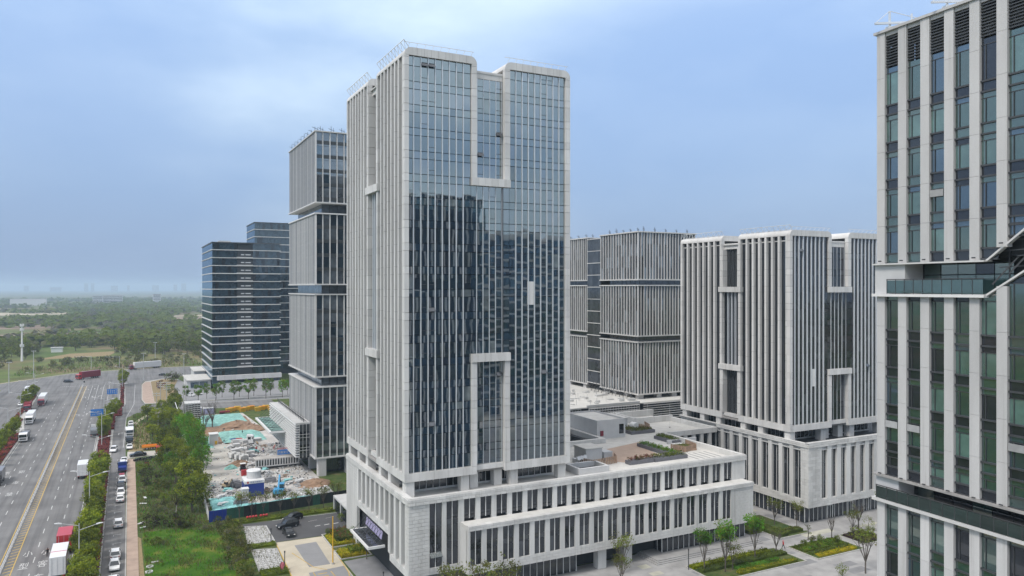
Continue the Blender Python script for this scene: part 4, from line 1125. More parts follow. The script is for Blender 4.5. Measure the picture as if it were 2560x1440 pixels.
# ------------------------------------------------------------------ office block behind the camera, seen mirrored in the glass front
def plain_block(label, x0, x1, y0, y1, zt, nf, rng):
    root = thing('office_block', label, 'office block', (x0, y0, 0)); off = (x0, y0, 0)
    MB().box(x0 + .6, x1 - .6, y0, y1 - .6, 0, zt - .4).build('core', 'core', root, off)
    sb = Bag('white_band', 60); pn = Bag('glass_pane', 300); h = zt / nf
    for j in range(nf + 1): sb.box(x0, x1, y0, y1 + .2, j * h - .45, j * h + .45, 'stone_dim')
    for j in range(nf):
        n = round((x1 - x0) / 2.4); w = (x1 - x0) / n
        for k in range(n): pn.box(x0 + k * w + .25, x0 + (k + 1) * w - .25, y1 - .6, y1 - .5, j * h + .45, (j + 1) * h - .45, 'glass_blue' if rng.random() < .7 else 'glass_dark_b')
    sb.done(root, off); pn.done(root, off)
    b = MB(); b.box(x0 + 4, x1 - 8, y0 + 3, y1 - 3, zt, zt + 2.2); b.build('roof_plant', 'roof_grey', root, off)
plain_block('banded office block mirrored in the glass front of the central tower', 118, 172, -62, -26, 72, 18, rg)
# ------------------------------------------------------------------ vegetation
leaf('leaf_mid', (0.145, 0.19, 0.014)); leaf('leaf_dark', (0.085, 0.12, 0.02)); leaf('leaf_olive', (0.145, 0.145, 0.035))
leaf('leaf_bright', (0.10, 0.27, 0.016)); leaf('leaf_lime', (0.24, 0.28, 0.012)); leaf('leaf_yellow', (0.46, 0.38, 0.01))
leaf('leaf_red', (0.20, 0.035, 0.028)); leaf('leaf_grey', (0.13, 0.13, 0.09)); leaf('leaf_wine', (0.05, 0.03, 0.032)); leaf('leaf_fresh', (0.15, 0.20, 0.025))
flat('bark', (0.10, 0.085, 0.07), 0.9, 0, 0.25, 3); flat('bark_pale', (0.30, 0.28, 0.25), 0.9, 0, 0.2, 3)
def leaf_cloud(b, clumps, per, rc, ls, rng, nm, flatz=.8):
    for (cx, cy, cz, cr) in clumps:
        mi = rng.randrange(nm); 
        for _ in range(per):
            while True:
                p = Vector((rng.uniform(-1, 1), rng.uniform(-1, 1), rng.uniform(-1, 1)))
                if p.length < 1: break
            r = cr * rc
            c = Vector((cx + p.x * r, cy + p.y * r, cz + p.z * r * flatz))
            n = (p * .7 + Vector((rng.uniform(-1, 1), rng.uniform(-1, 1), rng.uniform(-.2, 1.2)))).normalized()
            u = n.cross(Vector((rng.uniform(-1, 1), rng.uniform(-1, 1), rng.uniform(-1, 1)))).normalized(); v = n.cross(u)
            s = ls * rng.uniform(.6, 1.3)
            b.mi = mi if rng.random() < .75 else rng.randrange(nm)
            k = len(b.v)
            b.v += [tuple(c - u * s), tuple(c - v * s * .55), tuple(c + u * s), tuple(c + v * s * .55)]
            b.f.append((k, k + 1, k + 2, k + 3)); b.m.append(b.mi)
def ell_clumps(n, rx, ry, rz, cz, rng, cr, low=-.85):
    out = []
    while len(out) < n:
        p = Vector((rng.gauss(0, 1), rng.gauss(0, 1), rng.gauss(0, 1))).normalized() * (rng.uniform(.35, 1) ** .5)
        if p.z < low: continue
        out.append((p.x * rx, p.y * ry, cz + p.z * rz, cr * rng.uniform(.7, 1.25)))
    return out
def branches(b, h0, h1, spread, n, r, rng, twigs=2):
    tips = []
    for k in range(n):
        a = 2 * math.pi * k / n + rng.uniform(-.5, .5); z = h0 * rng.uniform(.75, 1.05)
        e = Vector((math.cos(a) * spread * rng.uniform(.5, 1), math.sin(a) * spread * rng.uniform(.5, 1), h1 * rng.uniform(.75, 1.05)))
        s = Vector((0, 0, z)); m = s.lerp(e, .5) + Vector((rng.uniform(-.2, .2), rng.uniform(-.2, .2), .2))
        b.tube(s, m, r, r * .6, 5, False); b.tube(m, e, r * .6, r * .15, 4, False); tips.append(e)
        for _ in range(twigs):
            e2 = m + Vector((rng.uniform(-1, 1) * spread * .4, rng.uniform(-1, 1) * spread * .4, rng.uniform(.3, 1) * (h1 - h0) * .5))
            b.tube(m, e2, r * .4, r * .1, 3, False); tips.append(e2)
    return tips
def make_tree(name, kind, seed):
    rng = random.Random(seed)
    root = thing(name, 'tree', 'tree')
    tb = MB(); cb = MB()
    if kind == 'median':            # round olive street tree
        tb.tube((0, 0, 0), (0, 0, 2.6), .14, .1, 6); branches(tb, 2.4, 5.6, 1.7, 5, .08, rng)
        leaf_cloud(cb, ell_clumps(46, 2.1, 2.1, 2.3, 4.4, rng, .95), 42, .8, .21, rng, 3); ms = ['leaf_mid', 'leaf_lime', 'leaf_fresh']
    elif kind == 'camphor':         # broad dense evergreen
        tb.tube((0, 0, 0), (.2, 0, 3.2), .3, .2, 7); branches(tb, 3, 7.5, 3, 6, .14, rng)
        leaf_cloud(cb, ell_clumps(60, 3.4, 3.4, 3.2, 5.6, rng, 1.35), 46, .8, .24, rng, 3); ms = ['leaf_dark', 'leaf_mid', 'leaf_lime']
    elif kind == 'fresh':           # light green spreading crown
        tb.tube((0, 0, 0), (.1, .1, 3.5), .24, .16, 7); branches(tb, 3.2, 7, 3, 6, .12, rng)
        leaf_cloud(cb, ell_clumps(50, 3.3, 3.3, 2.5, 5.8, rng, 1.2), 42, .8, .22, rng, 3); ms = ['leaf_lime', 'leaf_mid', 'leaf_lime']
    elif kind == 'bright':          # tall bright green willow like tree
        tb.tube((0, 0, 0), (.2, .1, 5), .3, .18, 7); branches(tb, 4, 10.5, 2.6, 7, .14, rng)
        leaf_cloud(cb, ell_clumps(64, 2.9, 2.9, 4.6, 7.0, rng, 1.25), 44, .8, .22, rng, 3, 1.2); ms = ['leaf_bright', 'leaf_mid', 'leaf_bright']
    elif kind == 'young':           # upright young plaza tree
        tb.tube((0, 0, 0), (0, 0, 2.0), .12, .09, 6); tips = branches(tb, 1.8, 7.4, 1.5, 10, .06, rng, 3)
        leaf_cloud(cb, [(t.x, t.y, t.z, .8) for t in tips if t.z > 3.6], 34, .95, .16, rng, 2); ms = ['leaf_bright', 'leaf_fresh']
    elif kind == 'sparse':          # nearly bare tree with first leaves
        tb.tube((0, 0, 0), (0, 0, 1.8), .1, .08, 6); tips = branches(tb, 1.7, 5.6, 2.0, 9, .05, rng, 4)
        leaf_cloud(cb, [(t.x, t.y, t.z, .6) for t in tips if rng.random() < .75], 14, .9, .14, rng, 2); ms = ['leaf_olive', 'leaf_fresh']
    elif kind == 'bare':
        tb.tube((0, 0, 0), (0, 0, 1.8), .14, .1, 6); branches(tb, 1.6, 5.6, 1.8, 9, .07, rng, 5)
    elif kind == 'street':          # small bright trees along the side street
        tb.tube((0, 0, 0), (0, 0, 2.8), .16, .1, 6); branches(tb, 2.5, 7, 1.6, 5, .08, rng)
        leaf_cloud(cb, ell_clumps(34, 1.9, 1.9, 3.1, 5.6, rng, 1.0), 26, .8, .26, rng, 3); ms = ['leaf_bright', 'leaf_mid', 'leaf_fresh']
    elif kind == 'far':
        tb.tube((0, 0, 0), (0, 0, 4), .3, .2, 5)
        leaf_cloud(cb, ell_clumps(22, 4.0, 4.0, 3.8, 5.6, rng, 1.7), 18, .9, .62, rng, 3); ms = ['leaf_olive', 'leaf_mid', 'leaf_dark']
    elif kind == 'farpale':
        tb.tube((0, 0, 0), (0, 0, 3), .25, .2, 5)
        leaf_cloud(cb, ell_clumps(20, 4.4, 4.4, 2.8, 4.2, rng, 1.7), 18, .9, .6, rng, 3); ms = ['leaf_grey', 'leaf_fresh', 'leaf_olive']
    tb.build('trunk', 'bark', root)
    if cb.f: cb.build('crown', ms, root)
    return root
def make_shrub(name, mats, rx, ry, h, n, per, ls, seed, cat='shrub'):
    rng = random.Random(seed); cb = MB()
    leaf_cloud(cb, ell_clumps(n, rx, ry, h * .52, h * .5, rng, min(rx, ry, h) * .45, -.9), per, .9, ls, rng, len(mats))
    o = cb.build(name, mats); return tag(o, 'shrub', cat)
def copy1(o):
    c = o.copy(); COL.objects.link(c); return c
ORD = ['first', 'second', 'third', 'fourth', 'fifth', 'sixth', 'seventh', 'eighth', 'ninth', 'tenth', 'eleventh', 'twelfth', 'thirteenth', 'fourteenth', 'fifteenth', 'sixteenth', 'seventeenth', 'eighteenth', 'nineteenth', 'twentieth',
       'twenty first', 'twenty second', 'twenty third', 'twenty fourth', 'twenty fifth', 'twenty sixth', 'twenty seventh', 'twenty eighth', 'twenty ninth', 'thirtieth'] + [str(k) + 'th' for k in range(31, 120)]
rv = random.Random(17)
class Grow:
    def __init__(s, protos, group): s.p = protos; s.used = [False] * len(protos); s.g = group
    def at(s, x, y, label, sc=1.0, i=None):
        i = rv.randrange(len(s.p)) if i is None else i
        p = s.p[i]
        if s.used[i]: o = copy_tree(p)
        else: o = p; s.used[i] = True
        o.location = (x, y, 0); o.rotation_euler = (0, 0, rv.uniform(0, 6.28)); o.scale = (sc * rv.uniform(.92, 1.08),) * 2 + (sc,)
        o['label'] = label; o['group'] = s.g
        return o
    def finish(s):
        for p, u in zip(s.p, s.used):
            if not u:
                for c in list(p.children): bpy.data.objects.remove(c)
                bpy.data.objects.remove(p)
gm = Grow([make_tree('median_tree', 'median', 100 + k) for k in range(4)], 'trees on the planted road medians')
ys = [140, 145.5, 151, 156, 161, 166.5, 172, 177, 182.5, 188, 194, 200, 206, 212, 218, 224, 230, 236]
for k, y in enumerate(ys): gm.at(-6.7 + rv.uniform(-.5, .5), y, 'olive green median tree, %s from the near end of the long row' % ORD[k], rv.uniform(.9, 1.15))
for k, y in enumerate([291, 297, 303, 309, 316, 323, 331, 340, 350]): gm.at(-6.9 + max(0, y - 320) * .1, y, 'olive green tree, %s counted from the near end of the farther median clump' % ORD[k], rv.uniform(.85, 1.1))
gm.at(-1.6, 455, 'lone slim olive tree at the far tip of the median by the junction', 1.25)
gm.at(-1.7, 448, 'small olive tree just before the far tip of the median', .9)
for k, y in enumerate([262, 270, 278, 286, 294, 303, 312, 320]): gm.at(-35.2 + rv.uniform(-.4, .4), y, 'green tree in the left median, %s from the near end' % ORD[k], rv.uniform(.9, 1.15))
for k, y in enumerate([383, 391, 400, 410, 420]): gm.at(-38.8, y, 'green tree in the left median beside the parked trucks, %s from the near end' % ORD[k], rv.uniform(.9, 1.1))
gm.finish()
gl_ = Grow([make_tree('roadside_tree', 'fresh', 120 + k) for k in range(2)], 'trees on the left verge of the road')
for k, (x, y) in enumerate([(-52, 352), (-57, 372), (-53, 398), (-55, 420), (-58, 440)]): gl_.at(x, y, 'leafy tree on the far left verge, %s from the near end' % ORD[k], .8)
# verge between the service road and the site
gc = Grow([make_tree('evergreen_tree', 'camphor', 140 + k) for k in range(3)], 'trees of the overgrown verge')
for x, y, s, lab in ((13.6, 189, .95, 'dense dark evergreen beside the corner of the site fence'), (14.4, 209, 1.0, 'dense evergreen behind the one at the site fence corner'), (11.6, 219, .8, 'dark round evergreen in the middle of the verge'),
                     (9.8, 234, .85, 'dark evergreen left of the bright green tall trees'), (11.5, 262, .95, 'dark evergreen leaning over the drive entrance'), (7.4, 326, .75, 'dark evergreen by the kerb bend at the side street'),
                     (15.8, 327, .95, 'dark evergreen below the power poles'), (18.3, 346, .9, 'dark evergreen by the side street corner'), (13.2, 340, .7, 'small dark evergreen left of the power pole'), (17, 296, .75, 'evergreen in front of the striped mock up')):
    gc.at(x, y, lab, s)
gc.finish()
gf = Grow([make_tree('verge_tree', 'fresh', 150 + k) for k in range(2)], 'trees of the overgrown verge')
for x, y, s, lab in ((10.5, 301, 1.05, 'light green spreading tree left of the striped mock up'), (15.0, 306, 1.0, 'light green spreading tree touching the striped mock up'), (12.4, 247, .95, 'yellowish green tree below the orange truck'),
                     (15.5, 236, .85, 'yellowish green tree among the tall bright trees'), (16.4, 203, .75, 'yellowish green tree over the site fence'), (8.0, 284, .7, 'pale green tree by the dirt track')):
    gf.at(x, y, lab, s)
gf.finish()
gb_ = Grow([make_tree('tall_tree', 'bright', 160 + k) for k in range(3)], 'tall bright trees along the site')
for k, (x, y, s) in enumerate([(18.2, 222, .82), (18.6, 232, .92), (18.3, 243, 1.0), (19.0, 254, 1.02), (18.0, 264, .98), (16.0, 273, .9), (18.8, 281, .85), (11.0, 228, .62)]):
    gb_.at(x, y, 'tall bright green tree along the site edge, %s from the near end' % ORD[k] if k < 7 else 'small bright green tree standing alone left of the tall row', s)
gb_.finish()
sh = [make_shrub('verge_shrub', ['leaf_olive', 'leaf_dark'], 1.7, 1.7, 2.6, 16, 46, .16, 201), make_shrub('verge_shrub', ['leaf_wine', 'leaf_dark'], 1.8, 1.8, 2.6, 16, 46, .16, 202), make_shrub('verge_shrub', ['leaf_mid', 'leaf_fresh'], 1.6, 1.6, 2.2, 16, 46, .15, 203), make_shrub('verge_shrub', ['leaf_red', 'leaf_wine'], 1.0, 1.0, 2.0, 12, 36, .12, 204), make_shrub('verge_shrub', ['leaf_grey', 'leaf_olive'], 1.5, 1.5, 2.2, 14, 44, .13, 205)]
used = [False] * 5
def shrub(i, x, y, label, s=1.0, grp='shrubs of the overgrown verge'):
    o = copy1(sh[i]) if used[i] else sh[i]; used[i] = True
    o.location = (x, y, 0); o.rotation_euler = (0, 0, rv.uniform(0, 6)); o.scale = (s, s, s * rv.uniform(.9, 1.1)); o['label'] = label; o['group'] = grp
for a in ((1, 5.2, 181, 'dark wine coloured bush near the lawn corner by the path', 1.25), (1, 9.2, 179, 'wide dark bush at the upper edge of the lawn', 1.2), (0, 11.6, 178, 'olive bush right of the wide dark lawn bush', 1.1), (4, 14.4, 173.6, 'pale grey green bush on the lawn below the fence corner', 1.0),
          (0, 6.5, 207, 'olive bush in the middle of the verge by the path', 1.2), (1, 6.5, 221, 'dark bush behind the olive verge bush', 1.35), (0, 8.6, 215, 'olive bush right of the dark verge bush', 1.2), (3, 5.4, 244, 'small red leaved shrub near the black car', .85), (2, 4.0, 238, 'round green bush at the end of the path', .9),
          (1, 5.4, 232, 'dark shrub below the red leaved shrub', 1.1), (2, 9.0, 200, 'green bush left of the dense evergreens', 1.2), (0, 11.5, 197, 'olive bush before the dense evergreens', 1.3), (4, 9.4, 190, 'greyish bush by the dead white trunk', 1.2), (3, 9.7, 182.5, 'reddish shrub behind the wide dark bush', .9), (2, 5.4, 168.5, 'small pale bush on the left of the lawn', .7),
          (4, 7.0, 194, 'greyish low bush near the path edge', 1.1), (0, 16.5, 196, 'olive bush against the site fence', 1.2), (2, 17.0, 214, 'green bush along the site edge', 1.3), (3, 15.9, 429, 'red leaved shrub on the corner island', 2.0), (1, 23.3, 458, 'large dark bush beside the cross road', 2.2), (2, 19.5, 420, 'green bush on the corner island', 1.5), (0, 20, 395, 'olive bush by the side street corner', 1.6), (1, 12.0, 312, 'dark bush under the light green trees', 1.3), (0, 8.5, 310, 'olive bush beside the dirt track', 1.2)):
    shrub(*a)
for k in range(13): shrub((0, 2, 4)[k % 3], 18.6 + rv.uniform(-.6, 1.0), 142 + k * 2.6, 'tall hedge bush right of the lawn, %s from the near end' % ORD[k], rv.uniform(1.0, 1.3), 'hedge bushes beside the lawn')
for k in range(6): shrub((4, 0)[k % 2], 20.6 + rv.uniform(-.3, .6), 152 + k * 4, 'thin bush between hedge and parking bays, %s from the near end' % ORD[k], .8, 'bushes by the parking bays')
dt = thing('dead_tree', 'dead tree with a white trunk in the middle of the verge', 'tree', (10.1, 187.6, 0))
b = MB(); b.tube((0, 0, 0), (.1, 0, 2.6), .16, .12, 6); b.build('trunk', 'bark_pale', dt); b = MB(); branches(b, 2.5, 5.4, 1.6, 6, .07, rv, 3); b.build('limbs', 'leaf_wine', dt)
# street trees before the banded towers
gs = Grow([make_tree('street_tree', 'street', 170 + k) for k in range(4)], 'young trees along the side street')
for k, (x, y, s) in enumerate([(24.5, 377, .9), (29.3, 372, .95), (33.6, 380, .85), (36.8, 371, 1.0), (40.5, 381, .9), (44.5, 370, 1.05), (48, 379, .9), (50.8, 369, 1.1), (54.5, 378, 1.0), (58.5, 368, 1.1), (62, 377, .95), (66, 368, 1.0), (70, 376, .9), (75, 366, 1.0)]):
    gs.at(x, y, 'young green street tree before the banded towers, %s from the left' % ORD[k], s)
gs.finish()
# bare trees on the site and along the hoarding
gbare = Grow([make_tree('bare_tree', 'bare', 180), make_tree('bare_tree', 'bare', 181)], 'bare trees')
for x, y, s, lab in ((23.2, 274, 2.1, 'bare black pollarded tree by the site cabin'), (28.2, 297, 1.9, 'bare black tree on the brown earth of the site'), (130.5, 108.8, .85, 'bare tree by the plaza flower bed'), (140.5, 110.2, 1.1, 'bare tree at the right end of the plaza'), (113.2, 107.4, .9, 'bare tree by the end of the plaza hedge')):
    gbare.at(x, y, lab, s)
gbare.finish()
gsp = Grow([make_tree('sparse_tree', 'sparse', 185 + k) for k in range(3)], 'sparse young trees')
for k, x in enumerate((22.6, 25.2, 27.8, 31.5, 34.6, 38.0, 41.5, 44.3)): gsp.at(x, 178.3 + rv.uniform(-.6, .6), 'thin staked tree in front of the hoarding, %s from the left' % ORD[k], rv.uniform(.85, 1.1))
for x, y, s, lab in ((45.6, 109.6, 1.55, 'tall sparse tree before the podium corner, leftmost at the bottom edge'), (50.6, 108.8, 1.5, 'tall sparse tree at the bottom edge before the first podium bays'), (55.5, 109.5, 1.35, 'third sparse tree along the bottom edge'), (80.2, 112.5, 1.25, 'sparse tree before the dark podium passage'), (76, 107, 1.1, 'half bare tree at the bottom edge below the passage'),
                     (121.5, 124, 1.0, 'sparse tree left of the court planting'), (126.5, 120.5, 1.0, 'sparse tree by the court hedge'), (130.0, 117.5, .95, 'sparse tree nearest the right podium corner'), (119.8, 92.5, 1.4, 'shrubby sparse tree at the bottom right by the near tower'), (136, 108, 1.0, 'sparse tree behind the plaza bed'), (99.5, 104.8, .9, 'sparse tree inside the plaza hedge'), (41.0, 141.0, .9, 'half bare tree by the entrance canopy')):
    gsp.at(x, y, lab, s)
gsp.finish()
gy = Grow([make_tree('young_tree', 'young', 190 + k) for k in range(3)], 'upright plaza trees')
for x, y, s, lab in ((94.3, 106.6, 1.0, 'upright young tree left of the plaza hedge'), (97.5, 104.6, 1.18, 'brightest upright young tree in the plaza hedge'), (107.2, 107.0, 1.1, 'upright young tree at the right of the plaza hedge'), (150.5, 112, .8, 'upright young tree half hidden by the near tower')):
    gy.at(x, y, lab, s)
gy.finish()
# clipped hedges and beds
def hedge(name, poly_rows, mats, h, rng, label, cat='hedge', ls=.13, dens=44):
    """leaf covered hedge over a list of rectangles"""
    root = thing(name, label, cat, (poly_rows[0][0], poly_rows[0][2], 0)); off = (poly_rows[0][0], poly_rows[0][2], 0)
    b = MB(); k = MB()
    for x0, x1, y0, y1 in poly_rows:
        n = int((x1 - x0) * (y1 - y0) * dens) + 20
        cl = [(rng.uniform(x0, x1), rng.uniform(y0, y1), h * rng.uniform(.45, 1.0) + .18 * math.sin(n * 7.3 + _ * 1.7), .3) for _ in range(n // 4)]
        leaf_cloud(b, cl, 7, 1.0, ls, rng, len(mats)); k.box(x0 + .05, x1 - .05, y0 + .05, y1 - .05, 0.02, h * .78)
    b.build('foliage', mats, root, off); k.build('hedge_mass', mats[0], root, off)
    return root
rh = random.Random(23)
hedge('hedge', [(93, 112.4, 108.0, 109.4)], ['leaf_lime', 'leaf_lime', 'leaf_mid'], .8, rh, 'lime green clipped hedge on the street side of the plaza bed')
hedge('hedge', [(93.4, 114.6, 105.8, 107.6)], ['leaf_dark', 'leaf_mid'], .7, rh, 'dark green hedge in the middle of the plaza bed')
hedge('hedge', [(99, 113.4, 102.2, 103.4)], ['leaf_lime', 'leaf_yellow', 'leaf_mid'], .6, rh, 'yellow green clipped hedge along the near plaza edge')
hedge('hedge', [(100, 111, 103.6, 105.4)], ['leaf_bright', 'leaf_mid'], .45, rh, 'bright green ground cover in the plaza bed')
hedge('hedge', [(119.2, 129.6, 101.9, 103.2)], ['leaf_yellow', 'leaf_lime'], .5, rh, 'yellow clipped hedge of the diamond plaza bed')
hedge('hedge', [(118.8, 129.8, 103.5, 104.6)], ['leaf_dark', 'leaf_mid'], .5, rh, 'dark hedge behind the yellow one in the diamond bed')
hedge('hedge', [(118.6, 130, 105.2, 108.4)], ['leaf_mid', 'leaf_bright', 'leaf_dark'], .4, rh, 'mixed green planting at the back of the diamond bed')
hedge('hedge', [(121.0, 123.6, 113.8, 127), (123.6, 128.6, 114.4, 116.4)], ['leaf_dark', 'leaf_olive', 'leaf_mid'], .9, rh, 'L shaped dark hedge in the court between the podiums')
hedge('hedge', [(116.8, 120.2, 118, 123)], ['leaf_mid', 'leaf_dark'], .9, rh, 'dark planting at the end of the long podium')
hedge('hedge', [(133.5, 139.5, 103.5, 108.6)], ['leaf_wine', 'leaf_mid', 'leaf_lime'], .6, rh, 'wine and green bed partly hidden by the near tower')
hedge('hedge', [(19.5, 45, 174.6, 177.0)], ['leaf_mid', 'leaf_olive', 'leaf_fresh'], .5, rh, 'low hedge strip between hoarding and drive')
hedge('hedge', [(22.0, 27.0, 156.8, 158.6)], ['leaf_mid', 'leaf_fresh'], .5, rh, 'low hedge between the two parking bays')
hedge('hedge', [(21.6, 26.4, 140.4, 143.4)], ['leaf_mid', 'leaf_dark'], .6, rh, 'low hedge at the near end of the parking bays')
hedge('hedge', [(36.9, 38.1, 150.8, 157.4), (38.1, 42.4, 151.0, 152.2)], ['leaf_yellow', 'leaf_lime'], .6, rh, 'yellow hedge edging the upper yard bed')
hedge('hedge', [(38.2, 42.6, 152.6, 159)], ['leaf_dark', 'leaf_olive', 'leaf_red'], 1.3, rh, 'dark shrubs filling the upper yard bed')
hedge('hedge', [(36.8, 38.8, 143.4, 147.6), (38.8, 42.0, 143.2, 144.4)], ['leaf_yellow', 'leaf_lime'], .6, rh, 'yellow hedge of the lower yard bed')
hedge('hedge', [(38.9, 42.0, 144.6, 147.8)], ['leaf_mid', 'leaf_dark'], 1.2, rh, 'green shrubs of the lower yard bed')
hedge('hedge', [(-8.5, -4.45, 130, 250)], ['leaf_red', 'leaf_red', 'leaf_wine'], .9, rh, 'red brown hedge under the long median tree row', ls=.16, dens=9)
hedge('hedge', [(-8.4, -4.9, 250, 312), (-7, -3.9, 312, 344), (-4.6, -1.6, 344, 370), (-2.6, -1.0, 370, 460)], ['leaf_red', 'leaf_wine'], .7, rh, 'red hedge on the farther bend of the median', ls=.2, dens=7)
hedge('hedge', [(-36.4, -32.9, 230, 318), (-38.6, -36.2, 318, 352), (-39.8, -38.2, 352, 426)], ['leaf_red', 'leaf_wine', 'leaf_mid'], .8, rh, 'red brown hedge along the left median', ls=.2, dens=7)
def ball(x, y, r, mats, label, trunk=0):
    root = thing('topiary_bush', label, 'bush', (x, y, 0)); b = MB()
    leaf_cloud(b, ell_clumps(16, r * .8, r * .8, r * .8, r + trunk, rh, r * .5, -.95), 34, .9, .09, rh, len(mats)); b.build('foliage', mats, root)
    t = MB(); t.tube((0, 0, 0), (0, 0, r + trunk), .07, .05, 5); t.build('stem', 'bark', root)
for x, y, r, m, lab in ((121.0, 107.6, .85, 'leaf_dark', 'clipped ball bush at the left of the diamond bed'), (124.6, 108.6, .8, 'leaf_olive', 'second ball bush of the diamond bed'), (126.6, 108.4, .9, 'leaf_mid', 'third ball bush of the diamond bed'), (123.2, 106.0, .5, 'leaf_dark', 'small ball bush in front in the diamond bed'), (126.2, 105.8, .55, 'leaf_bright', 'bright small ball bush in the diamond bed'),
                      (129.2, 106.4, .8, 'leaf_lime', 'lime ball bush at the right of the diamond bed'), (136.4, 107.8, 1.2, 'leaf_wine', 'dark wine ball bush by the right podium'), (138.6, 105.8, 1.1, 'leaf_dark', 'dark ball bush near the near tower edge'), (141.6, 108.6, 1.6, 'leaf_olive', 'large olive bush at the near tower edge'), (42.6, 166.6, 1.0, 'leaf_dark', 'round dark bush at the gate house'), (37.8, 158.4, .8, 'leaf_dark', 'round dark bush at the corner of the upper yard bed'), (115, 93.5, 1.2, 'leaf_mid', 'round bush at the bottom edge of the plaza')):
    ball(x, y, r, [m, 'leaf_mid'], lab)
ball(40.4, 148.6, 1.1, ['leaf_bright', 'leaf_mid'], 'round green headed small tree by the entrance canopy', 2.2)
ball(40.4, 146.2, .9, ['leaf_yellow', 'leaf_lime'], 'yellow ball bush in the lower yard bed')
cl = thing('cloud_pruned_pine', 'cloud pruned pine behind the diamond plaza bed', 'tree', (124.9, 110.0, 0)); t = MB(); t.tube((0, 0, 0), (.2, 0, 1.6), .1, .08, 6); t.tube((.2, 0, 1.6), (-.1, 0, 3.0), .08, .05, 6); t.build('trunk', 'bark', cl)
b = MB()
for dx, dz, r in ((.5, 1.5, .5), (-.5, 2.0, .55), (.3, 2.5, .5), (-.1, 3.1, .6)): leaf_cloud(b, [(dx, 0, dz, r)], 70, 1, .09, rh, 2, .5)
b.build('crown', ['leaf_dark', 'leaf_dark'], cl)
# grass tufts and weeds on lawn and verge
gt = MB(); rt = random.Random(31)
def tuft(x, y, h, m):
    gt.mi = m
    for q in range(3):
        a = rt.uniform(0, 6.28); r = h * .35; dx, dy = math.cos(a) * r, math.sin(a) * r; k = len(gt.v)
        gt.v += [(x - dy * .22, y + dx * .22, 0.01), (x + dy * .22, y - dx * .22, 0.01), (x + dx, y + dy, h)]
        gt.f.append((k, k + 1, k + 2)); gt.m.append(m)
for _ in range(16000):
    x, y = rt.uniform(3.2, 18.2), rt.uniform(128, 178)
    n = math.sin(x * .9 + math.sin(y * .31) * 2) + math.sin(y * .55 + x * .4)
    if rt.random() < .45 + .25 * n: tuft(x, y, rt.uniform(.15, .6), 0 if rt.random() < .5 - .25 * n else rt.choice((1, 1, 2)))
for _ in range(15000):
    x, y = rt.uniform(2.4, 18), rt.uniform(178, 345)
    if y > 256 and x < 9 and y < 270: continue
    n = math.sin(x * .8 + math.sin(y * .2) * 2) + math.sin(y * .35 + x * .5)
    tuft(x, y, rt.uniform(.2, .9), rt.choice((0, 1, 1, 2)))
for _ in range(550):
    x0, y0 = rt.choice(((22.3, 160.4), (22.0, 144.4))); tuft(x0 + rt.uniform(0, 4.6), y0 + rt.uniform(0, 11), rt.uniform(.12, .45), rt.choice((1, 1, 2)))
for _ in range(2500):
    a = rt.uniform(-60, 45); tuft(a, 543 + rt.uniform(0, 60) + max(0, -a - 5) * -.35, rt.uniform(.5, 1.6), rt.choice((1, 1, 2, 0)))
o = gt.build('grass', ['leaf_bright', 'leaf_olive', 'leaf_grey']); o['kind'] = 'stuff'
# ---- trees across the cross road and the wood beyond
gfar = Grow([make_tree('woodland_tree', 'far', 300 + k) for k in range(5)] + [make_tree('woodland_tree', 'farpale', 310 + k) for k in range(3)], 'trees beyond the cross road')
PH = ['beyond the cross road']
rows = []
for _ in range(400):
    y = rv.uniform(546, 800); x = rv.uniform(-.145 * y, .115 * y)
    e = 541 + (528 - 541) * max(0, (5 - x) / 36) if x < 5 else 543
    if x < -31: e = 527 + (x + 31) * 1.26
    if y < e + 8: continue
    if -62 < x < -4 and 632 < y < 705: continue
    if abs(x + 66) < 4 and y < 634: continue
    if x < -20 and y > 700 and rv.random() < .5: continue
    if rv.random() < .35 and y < 600: continue
    rows.append((y, x))
rows.sort()
for k, (y, x) in enumerate(rows[:230]):
    o = gfar.at(x, y, 'low scrub tree on the grass just beyond the cross road' if y < 640 else 'woodland tree beyond the grass strip across the road', rv.uniform(.25, .6) if y < 640 else rv.uniform(.7, 1.3), rv.randrange(5, 8) if y < 640 and rv.random() < .8 else None)
gfar.finish()
wb = MB(); rw = random.Random(41); cnt = 0
while cnt < 3500:
    y = 780 + 2900 * rw.random() ** 1.5; x = rw.uniform(-.16 * y, .125 * y)
    n = math.sin(x * .013 + 1.3) + math.sin(y * .011 + .6 * math.sin(x * .02)) + .5 * math.sin((x + y) * .031)
    if n < -.25 + .5 * rw.random(): continue
    if -140 < x < -20 and 820 < y < 1120 and rw.random() < .8: continue
    if x < 10 and 1120 < y < 1350 and rw.random() < .45: continue
    if 62 < x < 160 and 1180 < y < 1560 and rw.random() < .95: continue
    s = rw.uniform(3, 6.5) * (1 + y / 3000); h = rw.uniform(4, 9) * (1 + y / 6000)
    m = rw.choice((0, 1, 2, 3, 4, 4)) if n < .9 else rw.choice((1, 2, 4, 1, 0))
    for _ in range(12 if y < 1500 else 8):
        p = Vector((rw.gauss(0, .5), rw.gauss(0, .5), rw.random())); c = Vector((x + p.x * s, y + p.y * s, h * (.15 + .85 * p.z)))
        nn = Vector((p.x, p.y, .6 + rw.random())).normalized(); u = nn.cross(Vector((rw.uniform(-1, 1), rw.uniform(-1, 1), 0))).normalized(); v = nn.cross(u); q = s * rw.uniform(.3, .55)
        k = len(wb.v); wb.v += [tuple(c - u * q), tuple(c - v * q), tuple(c + u * q), tuple(c + v * q)]; wb.f.append((k, k + 1, k + 2, k + 3)); wb.m.append(m)
    cnt += 1
